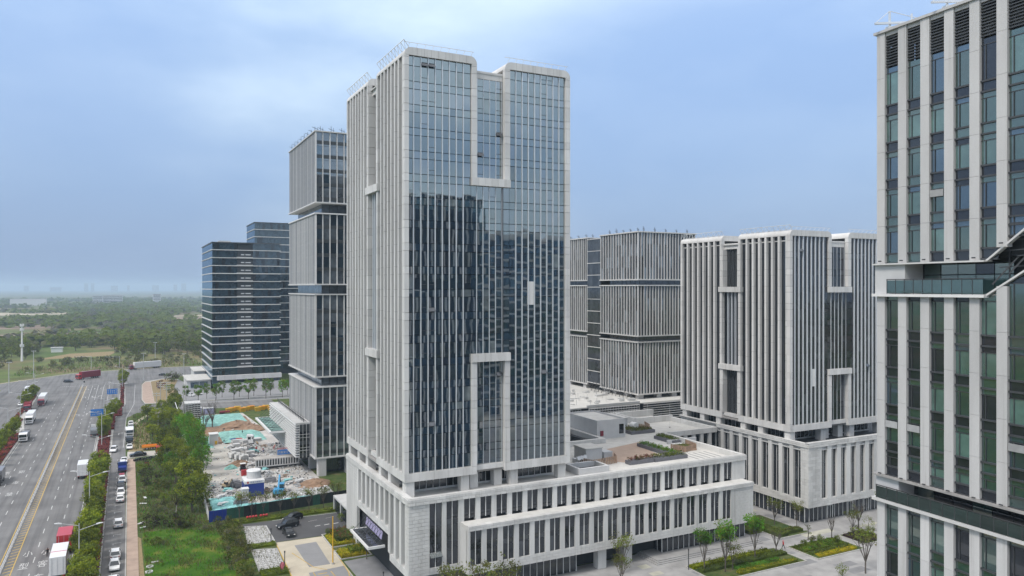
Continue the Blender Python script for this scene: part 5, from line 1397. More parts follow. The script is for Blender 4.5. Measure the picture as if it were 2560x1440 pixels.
o = wb.build('far_wood', ['leaf_olive', 'leaf_mid', 'leaf_mid', 'leaf_grey', 'leaf_fresh']); o['kind'] = 'stuff'
# ------------------------------------------------------------------ vehicles
for n, c in dict(white=(0.72, 0.72, 0.72), black=(0.012, 0.012, 0.014), silver=(0.42, 0.43, 0.44), blue=(0.03, 0.06, 0.22), red=(0.45, 0.03, 0.035), darkred=(0.22, 0.02, 0.04), orange=(0.75, 0.27, 0.02), grey=(0.2, 0.2, 0.21), yellow=(0.62, 0.36, 0.03), green=(0.05, 0.25, 0.15), navy=(0.012, 0.035, 0.24), cyan=(0.05, 0.30, 0.55), pink=(0.55, 0.16, 0.2), brown=(0.2, 0.12, 0.08), tan=(0.42, 0.33, 0.22), skin=(0.42, 0.26, 0.18), lilac=(0.36, 0.33, 0.5)).items():
    flat('paint_' + n, c, 0.28 if n not in ('tan', 'brown', 'skin') else .7, 0, 0.05, 2)
flat('tyre', (0.02, 0.02, 0.02), .85); flat('rim', (0.35, 0.35, 0.36), .35, .6); glass('car_glass', (0.012, 0.014, 0.017), .08, (.9, .95, 1)); flat('lamp_clear', (0.75, 0.75, 0.72), .2); flat('lamp_red', (0.35, 0.01, 0.01), .25); flat('sign_blue', (0.015, 0.16, 0.5), .5, 0, .03); flat('galvanised', (0.52, 0.53, 0.54), .45, .2, .06)
def loft(rings):
    b = MB(); n = len(rings[0]); v = []
    for r in rings: v += r
    f = []
    for i in range(len(rings) - 1):
        for k in range(n): f.append((i * n + k, i * n + (k + 1) % n, (i + 1) * n + (k + 1) % n, (i + 1) * n + k))
    f += [tuple(range(n - 1, -1, -1)), tuple((len(rings) - 1) * n + k for k in range(n))]
    return b.add(v, f)
def wheel(x, y, r, w, parent):
    t = MB().tube((x - w / 2, y, r), (x + w / 2, y, r), r, r, 12); o = t.build('wheel', 'tyre', parent)
    MB().tube((x - w / 2 - .01, y, r), (x + w / 2 + .01, y, r), r * .6, r * .6, 8).build('rim', 'rim', o)
def make_car(paint, style='hatch'):
    """front of the car towards -y"""
    root = thing('parked_car', 'car', 'car')
    Lc, Wc, H = dict(hatch=(4.4, 1.8, 1.55), suv=(4.7, 1.88, 1.72), sedan=(4.7, 1.8, 1.46), van=(4.5, 1.7, 1.9))[style]
    h = Lc / 2; w = Wc / 2
    prof = []          # (y, half width, sill z, shoulder z)
    hood = .92 if style != 'suv' else 1.02
    tail = {'hatch': 1.0, 'suv': 1.1, 'sedan': .98, 'van': 1.1}[style]
    st = [(-h, .82, .42, .62), (-h + .12, .94, .26, .74), (-h + .5, 1, .22, hood - .06), (-h + 1.25, 1, .2, hood), (0, 1, .2, hood + .06), (h - .7, 1, .22, tail), (h - .12, .95, .28, tail - .03), (h, .86, .45, tail - .14)]
    rings = []
    for y, f, z0, z1 in st:
        a = w * f; zm = (z0 + z1) / 2
        rings.append([(-a * .9, y, z0), (a * .9, y, z0), (a, y, zm), (a * .94, y, z1), (-a * .94, y, z1), (-a, y, zm)])
    loft(rings).build('body', paint, root, smooth=False)
    c0, c1, c2, c3 = dict(hatch=(-h + 1.15, -h + 1.95, h - .75, h - .12), suv=(-h + 1.3, -h + 2.0, h - .6, h - .1), sedan=(-h + 1.3, -h + 2.05, h - 1.45, h - .65), van=(-h + .5, -h + 1.1, h - .3, h - .05))[style]
    def cab(y, f, z): return [(-w * f, y, z), (w * f, y, z)]
    zt = H; zb = hood + .02
    g = MB(); a, t = w * .93, w * .72
    v = [(-a, c0, zb), (a, c0, zb), (a, c3, tail), (-a, c3, tail), (-t, c1, zt - .05), (t, c1, zt - .05), (t, c2, zt - .07), (-t, c2, zt - .07)]
    g.add(v, [(0, 1, 5, 4), (1, 2, 6, 5), (2, 3, 7, 6), (3, 0, 4, 7), (4, 5, 6, 7)]); g.build('windows', 'car_glass', root)
    r = MB(); q = t * 1.03
    r.add([(-q, c1 - .06, zt - .055), (q, c1 - .06, zt - .055), (q, c2 + .08, zt - .075), (-q, c2 + .08, zt - .075), (-q * .92, c1 + .2, zt), (q * .92, c1 + .2, zt), (q * .92, c2 - .15, zt - .01), (-q * .92, c2 - .15, zt - .01)], [(0, 1, 5, 4), (1, 2, 6, 5), (2, 3, 7, 6), (3, 0, 4, 7), (4, 5, 6, 7), (3, 2, 1, 0)])
    r.build('roof', paint, root)
    p = MB()
    for s in (-1, 1):
        for (ya, za, yb, zb2) in ((c0, zb, c1, zt - .05), (c3, tail, c2, zt - .07)): p.bar((s * a * 1.0, ya, za), (s * t * 1.02, yb, zb2), .09)
        m = (c0 + c3) / 2 + .1; p.bar((s * a * .995, m, zb), (s * t * 1.01, m, zt - .06), .09)
    p.build('window_pillar', paint, root)
    for s in (-1, 1):
        MB().box(min(s * w * .5, s * w * .86), max(s * w * .5, s * w * .86), -h - .01, -h + .2, .58, .72).build('headlight', 'lamp_clear', root)
        MB().box(min(s * w * .55, s * w * .88), max(s * w * .55, s * w * .88), h - .15, h + .01, tail - .36, tail - .18).build('taillight', 'lamp_red', root)
        MB().box(min(s * w, s * w * 1.14), max(s * w, s * w * 1.14), c0 + .35, c0 + .5, zb, zb + .15).build('mirror', paint, root)
        for y in (-h + .85, h - .85): wheel(s * (w - .1), y, .33, .22, root)
    b = MB(); b.box(-w * .8, w * .8, -h - .02, -h + .1, .3, .42); b.box(-w * .85, w * .85, h - .1, h + .02, .32, .46); b.build('bumper', 'frame_dark', root)
    b = MB(); b.box(-.22, .22, h + .0, h + .03, .58, .7); b.build('number_plate', 'paint_blue', root)
    return root
def make_truck(cab, body, kind='box', L_=9.0, label='truck', H=3.9, cat='truck', name='truck'):
    """front towards -y, origin at the front bumper"""
    root = thing(name, label, cat)
    b = loft([[(-1.2, 0, .5), (1.2, 0, .5), (1.22, 0, 1.6), (1.12, .12, 2.75), (-1.12, .12, 2.75), (-1.22, 0, 1.6)], [(-1.25, .5, .45), (1.25, .5, .45), (1.25, .5, 1.7), (1.2, .6, 3.0), (-1.2, .6, 3.0), (-1.25, .5, 1.7)], [(-1.25, 2.1, .5), (1.25, 2.1, .5), (1.25, 2.1, 1.7), (1.2, 2.1, 3.15), (-1.2, 2.1, 3.15), (-1.25, 2.1, 1.7)]])
    c = b.build('cab', cab, root)
    b = MB(); b.add([(-1.1, -.03, 1.72), (1.1, -.03, 1.72), (1.02, .08, 2.62), (-1.02, .08, 2.62)], [(0, 1, 2, 3)]); b.build('windscreen', 'car_glass', c)
    b = MB(); b.box(-.95, .95, -.05, .02, .95, 1.4); b.build('grille', 'frame_dark', c)
    for s in (-1, 1):
        b = MB(); b.box(min(s * 1.24, s * 1.27), max(s * 1.24, s * 1.27), .75, 1.7, 1.75, 2.6); b.build('side_window', 'car_glass', c)
        b = MB(); b.box(min(s * .7, s * 1.1), max(s * .7, s * 1.1), -.06, .02, .62, .85); b.build('headlight', 'lamp_clear', c)
        b = MB(); b.box(min(s * 1.26, s * 1.5), max(s * 1.26, s * 1.5), .15, .3, 1.9, 2.6); b.build('mirror', 'frame_dark', c)
    b = MB(); b.box(-.5, .5, 1.9, L_, .7, .95); b.box(-1.15, 1.15, -.08, .1, .35, .62); b.build('chassis', 'frame_dark', root)
    y0 = 2.4 if kind != 'trailer' else 2.9
    if kind in ('box', 'trailer', 'container'):
        b = MB(); b.box(-1.25, 1.25, y0, L_, 1.0, H); cg = b.build('cargo_box', body, root)
        r = MB()
        if kind == 'container':
            y = y0 + .2
            while y < L_ - .3: r.box(-1.28, 1.28, y, y + .16, 1.05, H - .08); y += .45
            r.box(-1.27, 1.27, y0 + .01, L_ - .01, H - .05, H + .02)
        else:
            for y in (y0 + .01, L_ - .09): r.box(-1.27, 1.27, y, y + .08, 1.02, H + .015)
            for x in (-1.27, 1.21): r.box(x, x + .06, y0 + .08, L_ - .08, H - .06, H + .014)
        r.build('rib', body, cg)
        d = MB(); d.box(-.02, .02, L_, L_ + .03, 1.1, H - .1); d.box(-.9, -.84, L_, L_ + .05, 1.1, H - .1); d.box(.84, .9, L_, L_ + .05, 1.1, H - .1); d.build('door_bar', 'galvanised', cg)
    elif kind == 'stake':
        b = MB(); b.box(-1.25, 1.25, y0, L_, 1.0, 1.2); cg = b.build('bed', 'frame_dark', root)
        r = MB()
        for z in (1.5, 1.9, 2.3, 2.7): r.box(-1.27, -1.22, y0, L_, z, z + .14); r.box(1.22, 1.27, y0, L_, z, z + .14); r.box(-1.27, 1.27, L_ - .05, L_, z, z + .14)
        k = y0
        while k <= L_: r.box(-1.26, -1.21, k, k + .08, 1.2, 2.9); r.box(1.21, 1.26, k, k + .08, 1.2, 2.9); k += 1.1
        r.build('stake_side', body, cg)
        b = MB(); b.box(-1.15, 1.15, y0 + .1, L_ - .2, 1.2, 2.5); b.build('load', 'paint_grey', cg)
    elif kind == 'flat':
        b = MB(); b.box(-1.2, 1.2, y0, L_, .95, 1.15); b.box(-1.2, -1.14, y0, L_, 1.15, 1.6); b.box(1.14, 1.2, y0, L_, 1.15, 1.6); b.box(-1.14, 1.14, L_ - .06, L_, 1.15, 1.6); b.build('bed', body, root)
    ax = [1.2, L_ - 1.5] + ([L_ - 2.8, 3.6] if L_ > 7 else []) + ([L_ - 4.1] if L_ > 12 else [])
    for y in ax:
        for s in (-1, 1): wheel(s * 1.02, y, .5, .34, root)
    for s in (-1, 1):
        b = MB(); b.box(min(s * .75, s * 1.15), max(s * .75, s * 1.15), L_ - .02, L_ + .03, .78, .95); b.build('taillight', 'lamp_red', root)
    return root
# cars parked along the service road (bonnets point away from the camera: rotated half a turn)
protos = {}
def car(paint, style, x, y, rz, label, group=None, name='parked_car'):
    k = (paint, style)
    if k not in protos: protos[k] = make_car(paint, style); o = protos[k]
    else: o = copy_tree(protos[k])
    o.location = (x, y, 0.012); o.rotation_euler = (0, 0, rz); o['label'] = label; o['category'] = 'car'
    if group: o['group'] = group
    return o
G1 = 'cars parked along the service road'
PI = math.pi
for p, s, x, y, rz, lab in (('paint_white', 'sedan', -2.1, 149.8, PI, 'white sedan cut by the bottom edge of the photo'), ('paint_white', 'hatch', -1.95, 157.6, 0, 'white car directly behind the one at the bottom edge'), ('paint_white', 'suv', -1.9, 164.2, PI, 'white suv with dark rear window, third from the bottom'),
        ('paint_white', 'suv', -1.55, 185.3, PI, 'white suv parked alone between two empty bays'), ('paint_white', 'sedan', -1.35, 207, PI, 'white sedan at the near end of the tight group'), ('paint_white', 'hatch', -1.25, 213.3, 0, 'white hatchback second in the tight group'),
        ('paint_black', 'suv', -1.25, 219.4, 0, 'black suv among white cars in the tight group'), ('paint_white', 'hatch', -1.0, 227.2, 0, 'white hatchback before the black suv, near the small red cart'), ('paint_white', 'van', -.95, 246.5, PI, 'white van parked behind the blue pickup'), ('paint_white', 'sedan', -.6, 252.5, 0, 'white sedan beyond the white van'),
        ('paint_white', 'sedan', .9, 273.2, 0, 'white sedan just beyond the drive entrance'), ('paint_white', 'hatch', 1.1, 302, 0, 'white hatchback before the boxed van'), ('paint_white', 'sedan', 1.3, 308, PI, 'white sedan two places from the far end of the row'), ('paint_silver', 'sedan', 1.4, 313.6, PI, 'silver sedan next to the last car of the row'), ('paint_white', 'hatch', 1.5, 319.5, 0, 'white hatchback at the far end of the row')):
    car(p, s, x, y, rz, lab, G1)
car('paint_white', 'suv', -3.6, 270.5, -.12, 'white suv driving towards the camera on the service road', name='car')
car('paint_black', 'sedan', 3.2, 259.5, -1.45, 'black sedan standing across the drive entrance')
car('paint_black', 'suv', -28.3, 479.5, 1.35, 'black suv crossing the junction')
car('paint_black', 'hatch', 33.2, 172.4, -1.15, 'black hatchback driving past the hedge strip')
car('paint_black', 'suv', 31.2, 167.6, -1.3, 'dark blue black car in the middle of the yard trio')
car('paint_black', 'sedan', 30.4, 162.4, .08, 'black car pointing at the camera beside the yard line')
car('paint_black', 'sedan', 19.5, 492, 1.35, 'black car on the cross road behind the island')
car('paint_white', 'sedan', -41.6, 395, 0, 'white sedan on the left service road behind the trucks')
car('paint_white', 'van', -42.2, 416, 0, 'white van on the left service road behind the sedan')
car('paint_white', 'suv', 31, 396, .8, 'white car on the forecourt of the banded tower')
car('paint_white', 'hatch', 27.5, 392, .7, 'second white car on the forecourt, nearer the street')
def tr(cab, body, kind, L_, x, y, rz, label, H=3.9, cat='truck', name='truck'):
    o = make_truck(cab, body, kind, L_, label, H, cat, name); o.location = (x, y, .012); o.rotation_euler = (0, 0, rz); o['group'] = 'trucks on the roads'; return o
tr('paint_white', 'paint_grey', 'stake', 9.5, -31.0, 300, 0, 'white truck with grey load, nearest on the left kerb')
wt_ = tr('paint_white', 'paint_white', 'box', 13, -33.0, 338, 0, 'white box truck second on the left kerb')
tr('paint_darkred', 'paint_white', 'trailer', 17, -33.4, 387.5, 0, 'dark red tractor with long white trailer on the left kerb', 4.1)
tr('paint_darkred', 'paint_darkred', 'container', 13, -37.0, 372, .05, 'dark red truck half hidden behind the white trailer', 3.4)
tr('paint_white', 'paint_white', 'box', 10, -42.5, 427, 0, 'white box truck on the left service road behind the tree')
tr('paint_white', 'paint_silver', 'stake', 10.5, -9.95, 309.5, PI, 'grey stake sided truck parked against the farther median clump')
tr('paint_white', 'paint_white', 'box', 9.0, -10.6, 244, PI, 'pale box truck half hidden by the long median tree row', 4.0)
tr('paint_red', 'paint_red', 'container', 8.6, -10.8, 178.4, PI, 'red container truck at the bottom left under the trees', 3.9)
vt_ = tr('paint_white', 'paint_white', 'box', 11.0, -10.9, 166.6, PI, 'white box truck with a pink line across its roof at the bottom edge', 4.2)
MB().box(-1.26, 1.26, 7.4, 7.7, 4.2, 4.23).build('roof_stripe', 'paint_pink', vt_)
red_ = tr('paint_red', 'paint_darkred', 'container', 14.5, -24.9, 490.5, -.84, 'red tipper truck turning at the junction', 4.3)
wht = tr('paint_darkred', 'paint_white', 'trailer', 20, 1.6, 535.2, -1.16, 'red tractor with long white lettered trailer on the cross road', 4.5)
tr('paint_black', 'paint_grey', 'box', 9, -30.6, 236.5, 0, 'dark truck cut by the left edge of the photo', 3.6)
b = MB()          # blue swoosh on the trailer side
b.add([(-1.262, 3.0, 1.02), (-1.262, 6.4, 1.02), (-1.262, 4.6, 2.2), (-1.262, 3.4, 4.4), (-1.262, 3.0, 4.4)], [(4, 3, 2, 1, 0)])
b.build('blue_panel', 'paint_navy', wht)
for k, ch in enumerate('新新汽车'): text_obj(ch, 1.5, 'paint_navy', (-1.27, 14.4 - k * 1.55 + 1.4, 2.2), (PI / 2, 0, -PI / 2), wht, 'lettering')
o = make_truck('paint_white', 'paint_white', 'box', 6.2, 'white box van with open rear in the row of parked cars', 2.9, 'van', 'box_van'); o.location = (1.0, 292.8, .012); o.rotation_euler = (0, 0, 0); o['group'] = G1
o = make_truck('paint_black', 'paint_silver', 'flat', 5.2, 'dark pickup truck behind the white sedan near the drive', 2, 'pickup', 'pickup_truck'); o.location = (.95, 281, .012); o.scale = (.85, .9, .72); o['group'] = G1
o = make_truck('paint_blue', 'paint_blue', 'flat', 5.6, 'blue pickup truck with a tarpaulin over its bed', 2, 'pickup', 'pickup_truck'); o.location = (-1.0, 243.4, .012); o.rotation_euler = (0, 0, PI); o.scale = (.9, .95, .75); o['group'] = G1
b = MB(); b.box(-1.1, 1.1, 2.5, 5.5, 1.6, 2.0); b.build('tarpaulin', 'paint_navy', o)
o = make_truck('paint_orange', 'paint_orange', 'flat', 7.2, 'orange flatbed truck standing at the site entrance', 2.4, 'truck', 'flatbed_truck'); o.location = (11.6, 269.2, .012); o.rotation_euler = (0, 0, PI / 2 + .05 + PI); o.scale = (1, 1, .85)
o.rotation_euler = (0, 0, PI / 2 - PI * 0); 
o = make_truck('paint_red', 'paint_brown', 'flat', 5, 'small red truck half hidden under trees at the drive', 2, 'truck', 'small_truck'); o.location = (9.2, 259.6, .012); o.scale = (.75, .8, .8)
# small red three wheeled cart
c_ = thing('cargo_tricycle', 'small red cargo cart in the row of parked cars', 'cart', (-1.1, 232.6, 0)); b = MB(); b.box(-.6, .6, -.8, .9, .5, 1.0); b.build('cargo_bed', 'paint_red', c_); wheel(-.55, .4, .3, .12, c_); wheel(.55, .4, .3, .12, c_); wheel(0, -1.2, .3, .1, c_); b = MB(); b.bar((0, -1.2, .3), (0, -.9, 1.2), .07); b.bar((-.4, -.9, 1.2), (.4, -.9, 1.2), .05); b.build('handlebar', 'frame_dark', c_)
# parked scooters
def scooter():
    r = thing('scooter', 'scooter', 'scooter'); wheel(0, -.6, .25, .1, r); wheel(0, .6, .25, .12, r)
    b = MB(); b.box(-.16, .16, -.3, .75, .3, .45); b.box(-.15, .15, .05, .75, .45, .75); b.add([(-.2, -.45, .3), (.2, -.45, .3), (.15, -.6, .95), (-.15, -.6, .95)], [(0, 1, 2, 3)]); b.build('body', 'paint_black', r)
    b = MB(); b.bar((0, -.6, .3), (0, -.5, 1.05), .06); b.bar((-.33, -.5, 1.05), (.33, -.5, 1.05), .05); b.build('handlebar', 'rim', r); b = MB(); b.box(-.14, .14, .1, .7, .75, .82); b.build('seat', 'frame_dark', r); return r
s0 = scooter()
for k in range(11): place(s0, k > 0, (2.3 + k * .62, 251.2 + (k % 4) * .5 + k * .12, .012), rv.uniform(-.8, .8) + .6, 'parked scooter in the cluster by the black sedan, %s from the left' % ORD[k])['group'] = 'parked scooters'
# ------------------------------------------------------------------ street furniture
def lamp(h=11.0, arm=2.6):
    r = thing('street_lamp', 'lamp', 'street lamp'); b = MB(); b.tube((0, 0, 0), (0, 0, h), .13, .07, 8); b.build('pole', 'galvanised', r)
    for s, dz in ((-1, 1.2), (1, .4)):
        b = MB(); b.tube((0, 0, h - 1.6 + dz), (s * arm, 0, h - .9 + dz), .05, .04, 6); a = b.build('arm', 'galvanised', r)
        b = loft([[(s * arm, -.16, h - .95 + dz), (s * arm, .16, h - .95 + dz), (s * arm, .16, h - .8 + dz), (s * arm, -.16, h - .8 + dz)], [(s * (arm + .5), -.2, h - .86 + dz), (s * (arm + .5), .2, h - .86 + dz), (s * (arm + .5), .2, h - .7 + dz), (s * (arm + .5), -.2, h - .7 + dz)], [(s * (arm + 1.1), -.1, h - .78 + dz), (s * (arm + 1.1), .1, h - .78 + dz), (s * (arm + 1.1), .1, h - .7 + dz), (s * (arm + 1.1), -.1, h - .7 + dz)]]); b.build('lamp_head', 'frame_white', a)
    b = MB(); b.box(-.25, .25, -.25, .25, 0, .25); b.build('footing', 'kerb_stone', r); return r
lp = lamp(); 
for k, (x, y) in enumerate([(-7.3, 150.5), (-7.3, 192), (-7.2, 238), (-7.2, 281), (-7.4, 318), (-3.2, 366), (-1.9, 440)]): place(lp, k > 0, (x, y, .13), 0, 'white double armed street lamp on the right median, %s from the near end' % ORD[k])['group'] = 'double armed street lamps'
for k, (x, y) in enumerate([(-36, 307), (-36.8, 348), (-38.4, 390), (-39, 425)]): place(lp, True, (x, y, .13), 0, 'white double armed street lamp on the left median, %s from the near end' % ORD[k])['group'] = 'double armed street lamps'
def mast(x, y, h, label, arms=1):
    r = thing('lamp_mast', label, 'lamp mast', (x, y, 0)); b = MB(); b.tube((0, 0, 0), (0, 0, h), .22, .12, 8); b.build('pole', 'galvanised', r)
    b = MB(); b.tube((0, 0, 0), (0, 0, .3), .4, .4, 8); b.build('footing', 'kerb_stone', r)
    b = MB(); b.bar((-.9, 0, h - .2), (.9, 0, h - .2), .12); b.box(-1.1, -.6, -.15, .15, h - .4, h - .15); b.box(.6, 1.1, -.15, .15, h - .4, h - .15); b.build('lamp_head', 'frame_white', r)
for x, y, h, lab in ((-51.3, 441, 15.7, 'tall pale lamp mast at the left edge of the junction'), (-47.6, 512, 15.9, 'tall pale lamp mast across the junction'), (8.6, 469, 15.7, 'tall pale lamp mast at the island tip'), (18, 584, 14, 'tall thin mast rising behind the white trailer'), (30.3, 484, 13.4, 'lamp mast beside the dark roadside bush'), (47, 505, 12.5, 'lamp mast at the edge of the banded tower')): mast(x, y, h, lab)
def sigarm(x, y, h, arm, label, rz=0.0):
    r = thing('traffic_signal', label, 'traffic signal', (x, y, 0), rz); b = MB(); b.tube((0, 0, 0), (0, 0, h), .16, .12, 8); b.bar((0, 0, h - .3), (arm, 0, h - .1), .14); b.build('pole', 'galvanised', r)
    b = MB(); b.box(arm - .2, arm + .2, -.2, .2, h - .9, h + .1); b.box(arm * .6 - .2, arm * .6 + .2, -.2, .2, h - .9, h + .1); b.build('signal_head', 'frame_dark', r)
sigarm(-20, 551, 8.5, -9, 'traffic signal arm on the far side of the junction'); sigarm(-4, 552, 7.5, -8, 'second traffic signal arm behind the turning truck'); sigarm(-57, 452, 7, -6, 'traffic signal arm at the left edge of the junction')
# cell tower
ct = thing('cell_mast', 'white cell phone mast with antenna rings rising over the wood', 'mast', (-66, 634, 0)); b = MB(); b.tube((0, 0, 0), (0, 0, 26), .75, .42, 10); b.build('pole', 'frame_white', ct)
b = MB()
for z in (24.5, 21.5, 10): b.tube((0, 0, z), (0, 0, z + .3), 1.0, 1.0, 10)
b.build('platform', 'galvanised', ct)
an = Bag('antenna')
for z in (24.8, 21.8, 10.3):
    for k in range(6): a = k * 1.047; an.box(math.cos(a) * 1.1 - .2, math.cos(a) * 1.1 + .2, math.sin(a) * 1.1 - .2, math.sin(a) * 1.1 + .2, z, z + 1.8, 'frame_white')
an.done(ct)
# blue road signs
def sign(x, y, z, w, h, label, draw):
    r = thing('road_sign', label, 'road sign', (x, y, 0)); b = MB(); b.tube((w + .6, .1, 0), (w + .6, .1, z + h), .16, .12, 8); b.bar((-.1, .1, z + h * .7), (w + .6, .1, z + h * .7), .12); b.bar((-.1, .1, z + h * .3), (w + .6, .1, z + h * .3), .12); b.build('post', 'galvanised', r)
    MB().box(0, w, -.06, .04, z, z + h).build('sign_panel', 'sign_blue', r); draw(r, w, z, h)
def d1(r, w, z, h):
    b = MB()
    for k, t in enumerate('llTTr'):
        x = w * (.12 + .19 * k); b.box(x - .08, x + .08, -.075, -.062, z + .35, z + h - .55)
        if t == 'T': b.box(x - .3, x + .3, -.075, -.062, z + h - .7, z + h - .55)
        else: b.add([(x - .25, -.07, z + h - .55), (x + .25, -.07, z + h - .55), (x, -.07, z + h - .2)], [(0, 1, 2)])
    b.build('lane_arrow', 'line_white', r)
sign(-7.5, 374, 5.4, 4.0, 2.3, 'blue lane arrow sign over the road, farther of the two', d1)
def d2(r, w, z, h):
    for k, (s, x, zz) in enumerate((('高新大道', 1.2, z + 1.3), ('直行', 2.9, z + 1.3), ('左转', .9, z + .35), ('花山', 2.5, z + .35))): text_obj(s, .62, 'line_white', (x, -.08, zz), (PI / 2, 0, 0), r, 'lettering')
sign(-11.6, 314, 5.2, 4.1, 2.5, 'blue direction sign with white characters, nearer of the two', d2)
# white railing on the centre line
rl = thing('median_railing', 'long white steel railing down the middle of the main road', 'railing', (-20.4, 90, 0)); sec = Bag('railing_panel', 130); ps_ = Bag('post', 130)
rb = []
b = MB(); b.bar((0, 0, .95), (0, 2.9, .95), .06); b.bar((0, 0, .25), (0, 2.9, .25), .06)
for j in range(9): b.bar((0, .3 * j + .2, .25), (0, .3 * j + .2, .95), .03)
p0 = b.build('railing_panel', 'frame_white', rl); p0['x'] = 0
q0 = MB().box(-.07, .07, -.07, .07, 0, 1.1).build('post', 'frame_white', rl); 
for k in range(1, 123):
    for o in (p0, q0): c = o.copy(); COL.objects.link(c); c.parent = rl; c.location = (0, k * 3.0, 0)
# power poles
def pole(x, y, h, label, arms=3):
    r = thing('power_pole', label, 'power pole', (x, y, 0)); b = MB(); b.tube((0, 0, 0), (0, 0, h), .17, .12, 8); b.build('pole', 'kerb_stone', r)
    a = Bag('crossarm')
    for k in range(arms): a.box(-1.4, 1.4, -.07, .07, h - .6 - k * .9, h - .45 - k * .9, 'galvanised')
    a.done(r); i = MB()
    for k in range(arms):
        for x_ in (-1.2, -.5, .5, 1.2): i.tube((x_, 0, h - .45 - k * .9), (x_, 0, h - .2 - k * .9), .05, .04, 5)
    i.build('insulator', 'frame_white', r)
pole(14.8, 341, 13.5, 'concrete power pole with three cross arms at the side street', 4); pole(11.0, 343, 9, 'shorter wooden power pole left of the concrete one', 2); pole(13.6, 372, 10, 'power pole on the corner island', 3); pole(18.8, 303, 13.5, 'tall pale pole in front of the striped mock up', 0); pole(24, 371, 11, 'slim pole in front of the banded tower forecourt', 0); pole(10.2, 300, 6, 'thin pale post among the verge trees', 0)
sp = thing('propped_pole', 'long pale pole leaning against the striped mock up', 'pole', (18, 301, 0)); MB().tube((1.0, -3, 0), (-1.5, 12, 8.5), .16, .12, 6).build('shaft', 'frame_white', sp)
# bollard lamps and yard post
for x, y, h, lab in ((26.2, 158.6, 2.8, 'dark lamp post beside the parking bay'), (26.0, 142.6, 3.2, 'dark lamp post at the near end of the parking bay'), (92.3, 108.6, 3.6, 'dark lamp post at the end of the plaza hedge'), (39.6, 126, 2.6, 'dark lamp post in front of the entrance')):
    r = thing('lamp_post', lab, 'lamp post', (x, y, 0)); MB().tube((0, 0, 0), (0, 0, h), .09, .08, 8).build('pole', 'frame_dark', r); MB().tube((0, 0, h), (0, 0, h + .3), .13, .13, 8).build('lamp_head', 'frame_dark', r)
yp = thing('flag_pole', 'tall yellow pole standing in the yard', 'pole', (34.6, 141.4, 0)); MB().tube((0, 0, 0), (0, 0, 9), .12, .1, 8).build('pole', 'paint_yellow', yp); MB().tube((0, 0, 0), (0, 0, .3), .3, .3, 8).build('footing', 'kerb_stone', yp)
# gate house, entrance canopy
gh = thing('gate_house', 'small gate house with flat roof beside the podium corner', 'gate house', (43, 163, 0)); MB().box(0.3, 3.3, .5, 12, 0.02, 3.0).build('wall', 'glass_dark', gh); MB().box(0, 3.6, 0, 12.4, 3.2, 3.6).build('roof', 'roof_grey', gh)
b = MB(); 
for x, y in ((.1, .1), (.1, 12.2), (3.4, .1), (.1, 6)): b.box(x - .1, x + .12, y - .1, y + .12, 0, 3.2)
b.build('post', 'frame_white', gh)
ec = thing('entrance_canopy', 'gridded glass canopy over the side entrance of the podium', 'canopy', (38.4, 131.4, 0)); b = MB(); b.box(0, .3, 0, 11.8, 5.1, 5.55); b.box(.3, 3.2, 0, .3, 5.1, 5.55); b.box(.3, 3.2, 11.5, 11.8, 5.1, 5.55); b.build('canopy_frame', 'frame_white', ec)
cp = Bag('canopy_pane'); b = MB()
for j in range(7):
    for i in range(3): cp.box(.35 + i * .95, 1.25 + i * .95, .35 + j * 1.6, 1.9 + j * 1.6, 5.35, 5.4, 'glass_dark_b')
for j in range(8): b.bar((.3, .32 + j * 1.6, 5.42), (3.2, .32 + j * 1.6, 5.42), .07); b.bar((.4, .4 + j * 1.55, 5.45), (3.2, .9 + j * 1.5, 8.0), .06)
for i in range(4): b.bar((.3 + i * .95, .3, 5.43), (.3 + i * .95, 11.5, 5.43), .06)
cp.done(ec); b.build('hanger_rod', 'frame_dark', ec)
b = MB()
for k in range(7): b.add([(2.9, 1.2 + k * 1.5, 6.2), (2.9, 2.5 + k * 1.5, 6.2), (3.15, 2.5 + k * 1.5, 7.6), (3.15, 1.2 + k * 1.5, 7.6)], [(0, 1, 2, 3)])
b.build('lilac_pane', 'paint_lilac', ec)  # glass panes; their lilac reflection is put in as flat paint colour
b = MB()
